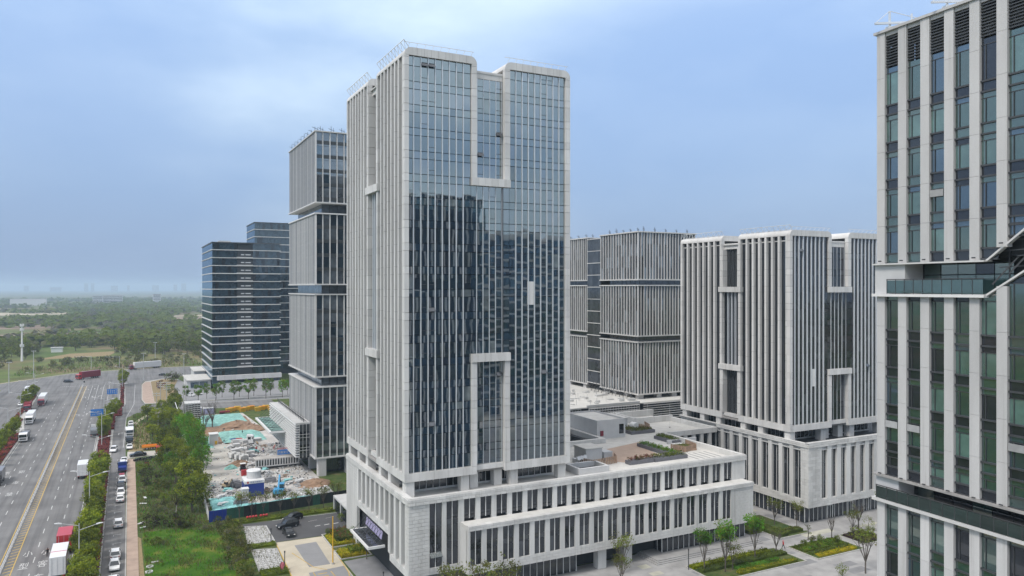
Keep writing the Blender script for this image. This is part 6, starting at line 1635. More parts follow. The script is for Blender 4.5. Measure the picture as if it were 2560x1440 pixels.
# ------------------------------------------------------------------ people
def person_mesh(pose, shirt, legs):
    me = bpy.data.meshes.new('person'); st = .28 if pose == 'walk' else .1
    J = [(0, 0, .92), (0, 0, 1.2), (0, 0, 1.42), (0, .01, 1.52), (0, .02, 1.68),
         (-.1, 0, .88), (-.11, -st * .5, .5), (-.11, -st, .08), (-.11, -st - .14, .04), (.1, 0, .88), (.11, st * .3, .5), (.11, st, .08), (.11, st - .14, .04),
         (-.19, 0, 1.4), (-.25, .06, 1.12), (-.24, -.08, .88), (.19, 0, 1.4), (.25, -.06, 1.12), (.24, -.16, .9)]
    if pose == 'bend': J = [(x, y - max(0, z - .9) * .75, .9 + (z - .9) * .7 if z > .9 else z) for x, y, z in J]
    Ed = [(0, 1), (1, 2), (2, 3), (3, 4), (0, 5), (5, 6), (6, 7), (7, 8), (0, 9), (9, 10), (10, 11), (11, 12), (2, 13), (13, 14), (14, 15), (2, 16), (16, 17), (17, 18)]
    Rr = [.15, .14, .15, .06, .11, .1, .075, .05, .045, .1, .075, .05, .045, .075, .055, .045, .075, .055, .045]
    me.from_pydata(J, Ed, [])
    o = bpy.data.objects.new('person', me); COL.objects.link(o)
    md = o.modifiers.new('skin', 'SKIN'); 
    if not me.skin_vertices: bpy.context.view_layer.objects.active = o
    for k, r in enumerate(Rr): me.skin_vertices[0].data[k].radius = (r, r)
    me.skin_vertices[0].data[0].use_root = True
    o.modifiers.new('sub', 'SUBSURF').levels = 1
    dg = bpy.context.evaluated_depsgraph_get()
    m2 = bpy.data.meshes.new_from_object(o.evaluated_get(dg)); bpy.data.objects.remove(o)
    m2.materials.clear()
    for m in (legs, shirt, 'paint_skin'): m2.materials.append(MATS[m])
    zt = max(v.co.z for v in m2.vertices)
    for p in m2.polygons:
        z = p.center.z / zt; p.material_index = 0 if z < .53 else 1 if z < .86 else 2
        if abs(p.center.x) > .2 and z < .6: p.material_index = 2
        p.use_smooth = True
    return m2
PM = {}
def person(x, y, rz, pose, shirt, legs, label, hat=None, group=None, z=.02):
    k = (pose, shirt, legs)
    if k not in PM: PM[k] = person_mesh(*k)
    o = bpy.data.objects.new('person', PM[k]); COL.objects.link(o); o.location = (x, y, z); o.rotation_euler = (0, 0, rz); tag(o, label, 'person', group)
    top = max(v.co.z for v in PM[k].vertices); hy = sum(v.co.y for v in PM[k].vertices if v.co.z > top - .1) / max(1, len([1 for v in PM[k].vertices if v.co.z > top - .1]))
    b = MB(); b.blob((0, hy, top - .06), .14, .15, .11, 8, 5); b.build('helmet' if hat else 'hair', hat or 'paint_black', o, smooth=True)
    return o
GW = 'people on the construction site'
for a in ((23.1, 253.5, 2.5, 'walk', 'paint_black', 'paint_black', 'person in dark clothes walking across the open concrete of the site', None), (35.1, 251.9, 1, 'stand', 'paint_yellow', 'paint_blue', 'worker in a yellow vest beside the stacked panels', 'paint_white'), (36.7, 249.2, 0, 'stand', 'paint_red', 'paint_darkred', 'worker in red between two colleagues', 'paint_red'), (38.4, 247.0, 4, 'stand', 'paint_pink', 'paint_navy', 'worker in a pink red shirt at the edge of the paving', 'paint_white'),
          (42.3, 250.6, 2, 'bend', 'paint_red', 'paint_red', 'worker in red bending before the louvred wing', 'paint_yellow'), (38.6, 258.6, 5, 'bend', 'paint_yellow', 'paint_black', 'worker in a yellow vest bending at the parked machine', 'paint_yellow'), (36.0, 251.3, 3, 'stand', 'paint_grey', 'paint_black', 'worker in grey beside the yellow vested worker', 'paint_white'), (36.6, 281, 1, 'walk', 'paint_black', 'paint_black', 'person in black walking by the low wall under the canopy', None)):
    person(*a, group=GW)
person(116.5, 108.7, 1.2, 'walk', 'paint_red', 'paint_black', 'person in red walking on the plaza left of the diamond bed', 'paint_pink')
person(43.4, 140.8, 1.57, 'bend', 'paint_grey', 'paint_black', 'window worker with a red helmet leaning out of the podium side', 'paint_red', z=8.6)
person(-13.6, 170.6, 0.3, 'stand', 'paint_black', 'paint_black', 'person in black standing beside the red container truck', None)
mo = scooter(); mo.location = (-20.6, 474.4, .012); mo.rotation_euler = (0, 0, .4); mo['label'] = 'motor scooter crossing the junction beside the red truck'
person(-20.6, 474.4, .4, 'bend', 'paint_white', 'paint_black', 'rider in a white top on the scooter at the junction', 'paint_white', z=.3)
# ------------------------------------------------------------------ construction site
rs = random.Random(51)
hd = thing('site_hoarding', 'blue and dark green hoarding along the near side of the site', 'hoarding', (16.3, 178.9, 0)); hp = Bag('hoarding_panel')
n = 34; dx, dy = (48 - 16.3) / n, 3.7 / n
for k in range(n):
    m = 'paint_navy' if k < 4 else 'hoard_green' if (k < 8 or 10 < k < 14 or 24 < k < 27) else 'hoard_black'
    if m not in MATS: flat('hoard_green', (0.012, 0.075, 0.05), .7, 0, .2); flat('hoard_black', (0.012, 0.018, 0.018), .8, 0, .2)
    hp.box(k * dx + .02, (k + 1) * dx - .02, k * dy, k * dy + .06, .05, 2.5, m, 0, math.atan2(dy, dx))
hp.done(hd); b = MB()
for k in range(n + 1): b.box(k * dx - .05, k * dx + .05, k * dy + .07, k * dy + .17, 0, 2.55)
b.build('post', 'frame_dark', hd)
h2 = thing('site_fence', 'pale low fence running back from the hoarding corner', 'fence', (16.3, 179, 0)); hp = Bag('fence_panel')
for k in range(12): hp.box(-.02 + k * .06, .06 + k * .06, .1 + k * 2.1, 2.1 + k * 2.1, 0.05, 1.9, 'plaster')
hp.done(h2)
# batching box with silo
bx = thing('mixing_plant', 'navy blue mixing plant box with a white band and a pale silo on top', 'mixing plant', (26.2, 196.5, 0))
b = MB(); b.box(0, 4.6, 0, 5.5, 0.02, 3.2); b.build('box_wall', 'paint_navy', bx)
b = MB(); b.box(-.06, 4.66, -.06, 5.56, 3.2, 3.9); b.box(.3, 4.3, .3, 5.2, 3.9, 3.95); b.build('white_band', 'frame_white', bx)
b = MB(); b.tube((2.6, 3.2, 3.9), (2.6, 3.2, 5.7), 1.75, 1.75, 20); s = b.build('silo', 'plaster', bx, smooth=False)
b = MB(); b.tube((2.6, 3.2, 5.7), (2.6, 3.2, 5.95), 1.85, 1.7, 20); b.build('silo_cap', 'frame_white', s)
for k in range(6): text_obj('安全文明施工'[k], .5, 'paint_navy', (1.5 + k * .5, -.07, 3.36), (PI / 2, 0, 0), bx, 'lettering')
b = MB(); b.tube((.7, -.075, 3.55), (.7, -.065, 3.55), .25, .25, 12); b.build('emblem', 'paint_red', bx)
wb_ = thing('white_cabinet', 'white upright cabinet at the corner of the navy mixing plant', 'cabinet', (25.2, 193.6, 0)); MB().box(0, 1.5, 0, 1.7, 0, 2.7).build('body', 'plaster', wb_); MB().box(-.1, 1.6, -.1, 1.8, 2.7, 2.85).build('lid', 'frame_white', wb_)
# site cabin
cb_ = thing('site_cabin', 'small pale grey site cabin with white roof beside the bare tree', 'cabin', (24.6, 267.2, 0)); MB().box(0, 2.6, 0, 3.4, 0, 3.3).build('wall', 'plaster', cb_); MB().box(-.15, 2.75, -.15, 3.55, 3.3, 3.55).build('roof', 'frame_white', cb_); MB().box(1.5, 2.3, -.04, .02, .05, 1.2).build('yellow_door', 'paint_yellow', cb_); MB().box(2.58, 2.64, .6, 2.6, .4, 2.6).build('window', 'glass_dark', cb_)
# striped facade mock up
mk_ = thing('facade_mockup', 'grey facade mock up striped with pale horizontal louvres beside the verge trees', 'mock up', (19.2, 298, 0)); MB().box(0, 5.0, 0, 6, 0, 9.6).build('core', 'frame_dark', mk_); lv = Bag('louvre')
for j in range(13):
    for i in range(2): lv.box(-.25 + i * 2.6, 2.3 + i * 2.6, -.35, .0, .6 + j * .72 + (i * .25), .82 + j * .72 + i * .25, 'stone_dim' if (j + i) % 3 else 'plaster')
lv.done(mk_); b = MB()
for i in range(6): b.box(i * 1.0 - .04, i * 1.0 + .04, -.42, -.36, 0, 10.4)
b.build('scaffold_post', 'galvanised', mk_); MB().box(-.2, 5.2, -.3, 6.2, 9.6, 9.9).build('roof', 'roof_grey', mk_)
# excavators
def excavator(paint, label, x, y, rz, s=1.0):
    r = thing('excavator', label, 'excavator', (x, y, .02), rz); r.scale = (s,) * 3
    for k in (-1, 1): b = MB(); b.box(k * 1.05 - .3, k * 1.05 + .3, -1.7, 1.7, 0, .8); b.build('track', 'tyre', r)
    b = MB(); b.box(-1.2, 1.2, -1.3, 1.9, .95, 1.9); b.box(-.6, .6, -.6, .6, .5, .95); b.build('body', paint, r)
    b = MB(); b.box(-1.15, -.1, -1.5, .2, 1.9, 2.9); b.build('cab', 'car_glass', r); b = MB(); b.box(-1.2, -.05, -1.55, .25, 2.9, 3.02); b.build('cab_roof', paint, r)
    b = MB(); b.bar((.35, -1.0, 1.5), (.35, -3.4, 4.4), .35, .5); b.build('boom', paint, r); b = MB(); b.bar((.35, -3.4, 4.4), (.35, -5.0, 2.0), .28, .35); b.build('dipper_arm', 'frame_dark', r); b = MB(); b.box(0, .75, -5.5, -4.7, 1.2, 2.1); b.build('bucket', 'frame_dark', r)
excavator('paint_cyan', 'light blue excavator with dark arm right of the navy plant', 34.0, 194, PI * .9); excavator('paint_tan', 'small tan excavator on the rubble left of the navy plant', 23.2, 207.5, .4, .62)
# forklift / small loader, red tank
fk = thing('loader', 'small white loader with dark cab beside the sand heap', 'loader', (29.4, 224.4, .02)); b = MB(); b.box(-.7, .7, -.9, 1.0, .4, 1.3); b.build('body', 'paint_black', fk); b = MB(); b.box(-.65, .65, -.5, .7, 1.3, 2.2); b.build('cab', 'car_glass', fk); MB().box(-.75, .75, -.6, .8, 2.2, 2.32).build('cab_roof', 'frame_white', fk)
for sx in (-1, 1):
    for yy in (-.6, .7): wheel(sx * .65, yy, .42, .25, fk)
rt_ = thing('water_barrier', 'pair of bright red water filled barriers below the loader', 'barrier', (28.3, 219.2, 0)); MB().box(0, .95, 0, 1.0, 0, 1.5).build('barrier_block', 'paint_red', rt_); MB().box(1.05, 2.0, 0, 1.0, 0, 1.5).build('barrier_block', 'paint_red', rt_)
def heap(name, label, x, y, rx, ry, h, mat, cat, z=0.0, jit=.25):
    b = MB(); n, m = 18, 6; vs = []; fs = []
    for i in range(m + 1):
        t = i / m
        for k in range(n):
            a = 2 * PI * k / n; q = (1 + rs.uniform(-jit, jit) * .6) * (1 - t)
            vs.append((rx * q * math.cos(a), ry * q * math.sin(a), h * (1 - (1 - t) ** 1.7) * (1 + rs.uniform(-jit, jit) * .4)))
    for i in range(m):
        for k in range(n): fs.append((i * n + k, i * n + (k + 1) % n, (i + 1) * n + (k + 1) % n, (i + 1) * n + k))
    b.add(vs, fs); o = b.build(name, mat, smooth=False); o.location = (x, y, z); return tag(o, label, cat)
heap('sand_heap', 'brown sand heap in front of the stacked panels', 29.5, 233, 3.6, 2.2, 1.5, 'site_earth', 'sand heap'); heap('covered_heap', 'heap under bright green netting left of the sand', 26.8, 229.4, 2.0, 1.3, 1.2, 'net_green', 'heap')
heap('earth_heap', 'long brown earth heap in the rear of the site', 37, 300, 6.5, 6, 2.0, 'site_earth', 'earth heap'); heap('earth_heap', 'brown earth heap with dry weeds beside the bare trees', 26, 292, 5.5, 5, 1.6, 'site_earth', 'earth heap'); heap('earth_heap', 'third brown earth heap before the canopy', 42, 290, 4, 6, 1.6, 'site_earth', 'earth heap'); heap('earth_heap', 'reddish earth heap at the right end of the hoarding', 44.5, 201, 4.5, 4, 1.5, 'site_earth', 'earth heap')
# dust netting draped over mounds
def net(x0, x1, y0, y1, h, mat, label, seed):
    rr_ = random.Random(seed); nx, ny = 26, 20; vs = []; fs = []
    for j in range(ny + 1):
        for i in range(nx + 1):
            u, v = i / nx, j / ny; e = min(1, 5 * min(u, 1 - u, v, 1 - v))
            vs.append((x0 + (x1 - x0) * u + rr_.uniform(-.15, .15), y0 + (y1 - y0) * v + rr_.uniform(-.2, .2), .035 + e * h * (.4 + .6 * abs(math.sin(u * 5 + seed) * math.cos(v * 4 + seed * .7))) + e * rr_.uniform(0, .16)))
    for j in range(ny):
        for i in range(nx): k = j * (nx + 1) + i; fs.append((k, k + 1, k + nx + 2, k + nx + 1))
    b = MB(); b.add(vs, fs); o = b.build('dust_net', mat); return tag(o, label, 'dust net')
net(17.6, 46, 184.2, 189, .9, 'net_teal', 'teal dust net over the rubble along the hoarding', 1); net(17.8, 25, 189, 199, .8, 'net_teal', 'teal dust net in the corner of the site by the fence', 2); net(29, 43, 268, 290, 1.0, 'net_green', 'turquoise dust net on the mound before the canopy', 3); net(21, 42, 302, 330, .6, 'net_green', 'pale green dust net at the back of the site', 4); net(19, 25.5, 262, 276, .3, 'net_green', 'dull green net beside the site cabin', 5); net(20.4, 27, 276, 282, .5, 'net_green', 'green net patch behind the site cabin', 6)
# rubble and litter: nobody could count it
rb_ = MB()
def shard(x, y, s, m, z=0.02):
    rb_.mi = m; a = rs.uniform(0, 6.28); c, d = math.cos(a), math.sin(a); l, w, h = s * rs.uniform(.5, 1.6), s * rs.uniform(.3, .8), s * rs.uniform(.2, .7); t = rs.uniform(-.3, .3) * s
    P = []
    for zz in (0, h):
        for i, j in ((-1, -1), (1, -1), (1, 1), (-1, 1)): P.append((x + i * l * c / 2 - j * w * d / 2, y + i * l * d / 2 + j * w * c / 2, z + zz + (t if i > 0 else 0)))
    rb_.add(P, [(3, 2, 1, 0), (4, 5, 6, 7), (0, 1, 5, 4), (1, 2, 6, 5), (2, 3, 7, 6), (3, 0, 4, 7)])
for _ in range(1500): shard(rs.uniform(33, 46.5), rs.uniform(186, 196) , rs.uniform(.15, .55), rs.choice((0, 0, 1, 1, 1, 2)), rs.uniform(0, .5))
for _ in range(700): shard(rs.uniform(18.5, 27), rs.uniform(194, 216), rs.uniform(.12, .5), rs.choice((0, 0, 1, 2)))
for _ in range(1700): shard(rs.uniform(29, 46), rs.uniform(198, 262), rs.uniform(.15, .6), rs.choice((0, 0, 2, 1)))
for _ in range(500): shard(rs.uniform(18, 44), rs.uniform(186, 320), rs.uniform(.15, .6), rs.choice((0, 1, 2, 3, 4)))
o = rb_.build('rubble', ['plaster', 'frame_white', 'joint', 'net_teal', 'site_earth']); o['kind'] = 'stuff'
# stacks of facade panels, pallets, frames
def stack(x, y, rz, n, w, d, mat, label, name='panel_stack', lean=0.0, t=.16):
    r = thing(name, label, 'panel stack', (x, y, .02), rz); g = Bag('panel')
    for k in range(n): g.box(-w / 2 + rs.uniform(-.06, .06), w / 2 + rs.uniform(-.06, .06), -d / 2 + k * lean, d / 2 + k * lean, k * (t + .05), k * (t + .05) + t, mat)
    g.done(r); MB().box(-w / 2, w / 2, -d / 2, d / 2, -.02, .0).build('pallet', 'timber', r)
POS = ['rearmost', 'second from the rear', 'third from the rear', 'fourth from the rear', 'fifth from the rear', 'sixth from the rear', 'seventh from the rear', 'eighth from the rear', 'ninth from the rear', 'nearest']
for k, (x, y, n, w, d, m) in enumerate(((38.5, 267, 5, 4.5, 2.4, 'plaster'), (35.4, 262.5, 8, 2.6, 1.6, 'stone_dim'), (32.0, 259.5, 6, 2.2, 1.6, 'plaster'), (33.2, 253.5, 4, 5, 2.2, 'stone_dim'), (30.4, 250, 7, 2.4, 1.8, 'plaster'), (28.9, 246, 5, 2.0, 1.6, 'galvanised'), (34.4, 246, 6, 2.6, 1.6, 'stone_dim'), (33.2, 240.5, 6, 3.2, 2.0, 'plaster'), (34.4, 236.5, 5, 3.4, 1.6, 'stone_dim'), (30.4, 212, 6, 2.4, 1.8, 'plaster'))):
    stack(x, y, rs.uniform(-.3, .3), n, w, d, m, 'grey stack of facade panels on the site, %s' % POS[k])
for k, (x, y) in enumerate(((29.4, 243.5), (30.6, 241.0), (31.6, 238.6))):
    r = thing('panel_rack', 'fan of white panels leaning in a rack, %s of three' % ('farthest', 'middle', 'nearest')[k], 'panel rack', (x, y, .02), .2); g = Bag('panel')
    for j in range(9): g.box(-1.3 + j * .3, -1.22 + j * .3, -.9, .9, .1, 2.0 - abs(j - 4) * .12, 'frame_white', 0, rs.uniform(-.1, .1))
    g.done(r); b = MB(); b.box(-1.5, 1.5, -.9, .9, 0, .1); b.build('rack_base', 'frame_dark', r)
bs = thing('brick_stack', 'stack of pale bricks under a red and blue sheet', 'brick stack', (33, 263.6, 0)); g = Bag('brick_layer')
for j in range(6): g.box(-1.8, 1.8, -1.0, 1.0, .02 + j * .3, .29 + j * .3, 'plaster')
g.done(bs); b = MB(); b.box(-2.6, -.6, .4, 1.6, 1.86, 1.92); b.build('blue_sheet', 'paint_navy', bs); b = MB(); b.box(-.58, 1.4, .4, 1.6, 1.86, 1.93); b.build('red_sheet', 'paint_red', bs)
KINDS_ = (('plank', 'timber'), ('pipe', 'galvanised'), ('slab', 'plaster'), ('frame', 'stone_dim'), ('sheet', 'net_teal'), ('drum', 'paint_grey'), ('board', 'frame_white'))
SITE_PILES = [(rs.uniform(30, 42.5), 199 + k * 2.0 + rs.uniform(-1, 1)) for k in range(32)] + [(rs.uniform(18.5, 26), 186 + k * 2.6) for k in range(9)]
for k, (x, y) in enumerate(SITE_PILES):
    if 32 < x < 45.5 and 222 < y < 229: continue
    if 25 < x < 32 and 190 < y < 203: continue
    nm, mt = KINDS_[k % 7]; r = thing(nm + '_pile', 'loose heap of %ss on the building site, %s counting from the hoarding' % (nm, ORD[k // 7]) if k < 32 else 'loose heap of %ss by the site fence, %s counting from the hoarding' % (nm, ORD[(k - 32) // 7]), 'material heap', (x, y, .02), rs.uniform(0, 3)); g = Bag(nm)
    for j in range(rs.randint(5, 11)):
        l = rs.uniform(.9, 2.6); w = .14 if nm in ('plank', 'pipe') else rs.uniform(.5, 1.1); h = .12 if nm not in ('drum',) else .8
        cx, cy, cz = rs.uniform(-.5, .5), rs.uniform(-.7, .7), j * .11
        g.box(cx - l / 2, cx + l / 2, cy - w / 2, cy + w / 2, cz, cz + h, mt, 0, rs.gauss(0, .35))
    g.done(r)
st_ = tr('paint_white', 'paint_white', 'flat', 7, 37.8, 262.6, 1.3, 'white flatbed truck parked under the glass canopy', cat='truck'); st_['group'] = 'site vehicles'
# unfinished ground level deck with posts and banner
dk = thing('precast_deck', 'unfinished grey deck with precast posts before the slender tower', 'deck', (32.6, 223.5, 0)); MB().box(0, 12.4, .5, 4.6, 2.7, 3.0).build('slab', 'site_dust', dk); MB().box(0, 12.4, -.2, .2, .9, 1.15).build('beam', 'plaster', dk); g = Bag('post')
for k in range(17): g.box(k * .74, k * .74 + .32, -.12, .12, 1.15, 3.0, 'plaster' if k % 3 else 'stone_dim')
for x in (.4, 4.4, 8.4, 12): g.box(x, x + .3, 2, 2.3, 0, 2.7, 'stone_dim')
g.done(dk); MB().box(.2, 12.2, 1.2, 1.4, .1, 2.7).build('back_wall', 'frame_dark', dk)
bn = thing('site_banner', 'blue site banner with white characters below the louvred wing', 'banner', (39.2, 226.4, 0)); MB().box(0, 6.4, -.03, .03, 3.3, 4.7).build('banner_cloth', 'sign_blue', bn)
for k in range(8): text_obj('质量安全百年大计'[k], .8, 'line_white', (.55 + k * .74 + (.25 if k > 3 else 0), -.05, 3.7), (PI / 2, 0, 0), bn, 'lettering')
b = MB(); b.box(-.08, 0, -.05, .05, 0, 4.8); b.box(6.4, 6.48, -.05, .05, 0, 4.8); b.build('post', 'galvanised', bn)
b = MB(); b.bar((0, .2, 5.1), (6.6, .4, 5.2), .12); b.bar((0, .1, 4.9), (6.6, .2, 4.95), .1); b.build('red_pipe', 'paint_pink', bn)
# white sheds and yellow machines at the back of the site
for k, (x, y, w, d, h, m, lab) in enumerate(((23.2, 334, 4.4, 2.8, 2.6, 'paint_lilac', 'pale lilac container at the back of the site, left one'), (28.2, 332.5, 4.2, 2.8, 2.4, 'paint_lilac', 'pale lilac container at the back of the site, right one'))):
    r = thing('container', lab, 'container', (x, y, 0)); MB().box(0, w, 0, d, 0, h).build('box_wall', m, r); b = MB()
    for j in range(9): b.box(.2 + j * w / 9.4, .3 + j * w / 9.4, -.05, 0, .15, h - .15)
    b.build('rib', m, r); MB().box(-.05, w + .05, -.06, d + .05, h, h + .1).build('roof', 'frame_white', r)
for k in range(11):
    x = 38.0 + k * 1.9 + rs.uniform(-.3, .3); y = 334.5 + (k % 3) * 2.2 - k * .35
    r = thing('yellow_skip', 'yellow equipment crate in the heap at the site rear, %s from the left' % ORD[k], 'crate', (x, y, 0), rs.uniform(-.3, .3)); r['group'] = 'yellow equipment'
    b = loft([[(-1.0, -.8, 0), (1.0, -.8, 0), (1.0, .8, 0), (-1.0, .8, 0)], [(-1.25, -.95, 1.5), (1.25, -.95, 1.5), (1.25, .95, 1.5), (-1.25, .95, 1.5)]]); b.build('crate_box', 'paint_yellow', r); MB().box(-1.3, 1.3, -1.0, 1.0, 1.5, 1.62).build('rim', 'paint_orange' if k % 2 else 'paint_yellow', r)
r = thing('tipper_trailer', 'dark red low trailer left of the yellow crates', 'trailer', (36.2, 331.4, 0)); MB().box(-2, 2, -1, 1, .6, 1.1).build('bed', 'paint_darkred', r); wheel(-1, 0, .4, 2.0, r)
# red lanterns on the hedge, red flag figure
for k in range(7):
    r = thing('red_lantern', 'round red lantern on the hedge strip, %s from the left' % ORD[k], 'lantern', (24.0 + k * .62 + (.4 if k > 3 else 0), 175.9, 0)); r['group'] = 'red lanterns'; MB().tube((0, 0, 0), (0, 0, .7), .03, .03, 5).build('stake', 'frame_dark', r); b = MB(); b.blob((0, 0, .95), .3, .3, .28, 10, 6); b.build('shade', 'paint_red', r, smooth=True)
r = thing('red_flag', 'pinkish red flag bundle at the bottom by the parking bay', 'flag', (25.0, 140.6, 0)); MB().tube((0, 0, 0), (0, 0, 2.4), .04, .03, 6).build('pole', 'frame_dark', r); b = MB(); b.add([(0, 0, 2.3), (.5, .2, 2.1), (.7, .1, 1.5), (.3, .25, .8), (-.1, .1, 1.1), (-.3, -.2, 1.7)], [(0, 1, 2, 3), (0, 3, 4, 5)]); b.blob((.2, .1, 1.5), .35, .3, .7, 8, 6, .2); b.build('cloth', 'paint_pink', r)
for k, (x, y) in enumerate(((3.7, 152.6), (3.9, 155.4), (4.8, 157.6))):
    r = thing('tyre_ring', 'pale concrete ring lying on the lawn edge, %s from the near end' % ORD[k], 'ring', (x, y, 0)); b = MB(); n = 16
    for q in range(n):
        a, c = 2 * PI * q / n, 2 * PI * (q + 1) / n
        if k < 2: b.bar((.55 * math.cos(a), .55 * math.sin(a), .12), (.55 * math.cos(c), .55 * math.sin(c), .12), .22, .24)
    if k == 2: b.box(-.6, .6, -.2, .2, 0, .2)
    b.build('ring_body', 'plaster', r)
for k, (x, y) in enumerate(((3.6, 201), (4.1, 206.5), (2.9, 184.5), (3.4, 181))):
    r = thing('white_slab', 'white board lying in the verge grass, %s of four' % ORD[k], 'board', (x, y, 0), rs.uniform(0, 3)); MB().box(-.8, .8, -.25, .25, .25, .36).build('board_body', 'frame_white', r)
# ------------------------------------------------------------------ roof garden of the long podium
ZR = 15.85
rg_ = thing('stair_house', 'white rendered stair house on the podium roof', 'roof house', (99.8, 150.2, ZR)); MB().box(0, 8.2, 0, 13.6, 0, 4.1).build('wall', 'plaster', rg_); MB().box(.2, 8.0, .2, 13.4, 4.1, 4.12).build('roof', 'roof_pave', rg_)
b = MB(); b.box(0, 8.2, 0, .2, 4.1, 4.5); b.box(0, .2, .2, 13.6, 4.1, 4.5); b.box(8.0, 8.2, .2, 13.6, 4.1, 4.499); b.box(.2, 8.0, 13.4, 13.6, 4.1, 4.498); b.build('parapet', 'plaster', rg_); MB().box(6.4, 7.7, -.05, .05, .9, 3.2).build('window', 'glass_dark', rg_); MB().box(.9, 1.7, -.25, 0, .8, 2.0).build('hydrant_box', 'paint_darkred', rg_)
r = thing('roof_house', 'lower plain white roof house beside the stair house', 'roof house', (109.0, 157, ZR)); MB().box(0, 4.6, 0, 7, 0, 3.0).build('wall', 'plaster', r); MB().box(-.2, 4.8, -.2, 7.2, 3.0, 3.2).build('roof', 'roof_pave', r)
tag(MB().prism([(88.5, 131.5), (92.2, 127.6), (102.6, 128.9), (104, 138), (107.5, 143.5), (93.2, 139.6)], ZR, ZR + .05).build('roof_terrace', 'deck_tan'), 'tan paved terrace in the middle of the podium roof', 'roof terrace')
flat('planter_grey', (0.13, 0.13, 0.145), .6)
def planter(label, x0, x1, y0, y1, mats, h=.5, ang=0.0):
    r = thing('roof_planter', label, 'planter', ((x0 + x1) / 2, (y0 + y1) / 2, ZR), ang); w, d = (x1 - x0) / 2, (y1 - y0) / 2
    b = MB(); b.box(-w, w, -d, d, 0, .75); b.build('planter_wall', 'planter_grey', r); b = MB(); n = int(w * d * 22) + 20
    leaf_cloud(b, [(rs.uniform(-w + .2, w - .2), rs.uniform(-d + .2, d - .2), .8 + h * rs.uniform(.1, .8), .4) for _ in range(n)], 9, 1, .13, rs, len(mats)); b.build('foliage', mats, r)
planter('long green planter along the right of the tan terrace', 103.6, 106.0, 127.6, 139.6, ['leaf_bright', 'leaf_mid'], .5); planter('green planter at the front right of the roof garden', 97.6, 106.2, 125.2, 127.4, ['leaf_mid', 'leaf_lime', 'leaf_dark'], .7); planter('planter of reddish dry grass at the front of the roof garden', 91.4, 97.4, 125.4, 127.2, ['leaf_red', 'leaf_olive'], .8)
planter('dark green planter at the rear of the roof garden', 112.6, 115.0, 138, 145, ['leaf_dark', 'leaf_mid'], .5); planter('planter round the round skylight by the white roof house', 110.6, 117.8, 151.2, 157.0, ['leaf_dark', 'leaf_olive'], .5); planter('small green patch behind the timber bench', 109.4, 112.6, 131, 134, ['leaf_mid', 'leaf_olive'], .2)
def slat_fence(label, pts, h=1.5):
    r = thing('timber_screen', label, 'timber screen', (pts[0][0], pts[0][1], ZR)); g = Bag('slat', 120)
    for (xa, ya), (xb, yb) in zip(pts, pts[1:]):
        Ld = math.hypot(xb - xa, yb - ya); n = int(Ld / .42); a = math.atan2(yb - ya, xb - xa)
        for k in range(n): t = (k + .5) / n; x, y = xa + (xb - xa) * t - pts[0][0], ya + (yb - ya) * t - pts[0][1]; g.box(x - .15, x + .15, y - .04, y + .04, 0.02, h, 'timber', 0, a)
    g.done(r)
slat_fence('timber slat screen round the vents near the front of the roof', [(82.6, 130.6), (83.6, 127.4), (90.2, 128.4), (91.4, 131.2)]); slat_fence('timber slat screen with a deck at the right of the roof garden', [(108.4, 133.6), (109.6, 129.8), (113.6, 131.0), (114.6, 136)], 1.3); slat_fence('timber slat screen beside the round skylight', [(114.6, 154.6), (117.2, 152.6), (118.6, 156.6)], 1.9)
tag(MB().box(109.2, 113.2, 130.4, 133.4, ZR, ZR + .35).build('timber_deck', 'timber'), 'small timber deck inside the right slat screen', 'deck')
r = thing('round_skylight', 'white half round skylight in a planter on the roof', 'skylight', (114.4, 155.2, ZR)); b = MB(); b.tube((0, -.9, 1.2), (0, .9, 1.2), 1.0, 1.0, 18); b.build('drum', 'frame_white', r); MB().box(-.7, .7, -.8, .8, 0, .7).build('base', 'plaster', r)
r = thing('vent_house', 'grey vent house with ducts behind the timber screen', 'vent house', (84.6, 131.4, ZR)); MB().box(0, 4.0, 0, 4.6, 0, 2.7).build('wall', 'plaster', r); MB().box(-.15, 4.15, -.15, 4.75, 2.7, 2.9).build('roof', 'roof_pave', r); MB().box(4.3, 6.4, -.3, 2.2, 0, 1.8).build('air_unit', 'galvanised', r)
dd = MB()
for k in range(3): dd.box(-3.2 + k * 1.0, -2.5 + k * 1.0, -1.2 + k * .4, .2 + k * .4, .4, 1.3); dd.tube((-2.9 + k, -1.2 + k * .4, 1.2), (-2.9 + k, -1.9 + k * .4, 1.6), .35, .45, 8)
dd.build('duct', 'galvanised', r)
r = thing('roof_well', 'low square skylight kerb beside the tower on the roof', 'skylight', (77.5, 122.8, ZR)); b = MB(); b.box(0, 7, 0, .5, 0, 1.3); b.box(0, 7, 4.5, 5, 0, 1.3); b.box(0, .5, .5, 4.5, 0, 1.299); b.box(6.5, 7, .5, 4.5, 0, 1.299); b.build('kerb_wall', 'plaster', r); MB().box(.5, 6.5, .5, 4.5, .1, .3).build('pane', 'glass_dark', r)
r = thing('low_wall', 'low L shaped white wall on the right half of the roof', 'wall', (106, 136, ZR)); b = MB(); b.box(5.4, 13.8, 2.2, 2.7, 0, .9); b.build('wall_body', 'plaster', r)
r = thing('white_bench', 'white slab bench near the rear roof planter', 'bench', (110.2, 134.6, ZR)); MB().box(0, 2.6, 0, 1.2, .4, .75).build('slab', 'frame_white', r); MB().box(.3, 2.3, .2, 1.0, 0, .4).build('base', 'planter_grey', r)
b = MB()
for k in range(5): b.box(107.5 + k * 1.5, 107.7 + k * 1.5, 121.5, 128.6, ZR + .0, ZR + .03)
tag(b.build('deck_joint', 'planter_grey'), 'thin dark joints in the white roof paving at the right corner', 'paving joints')
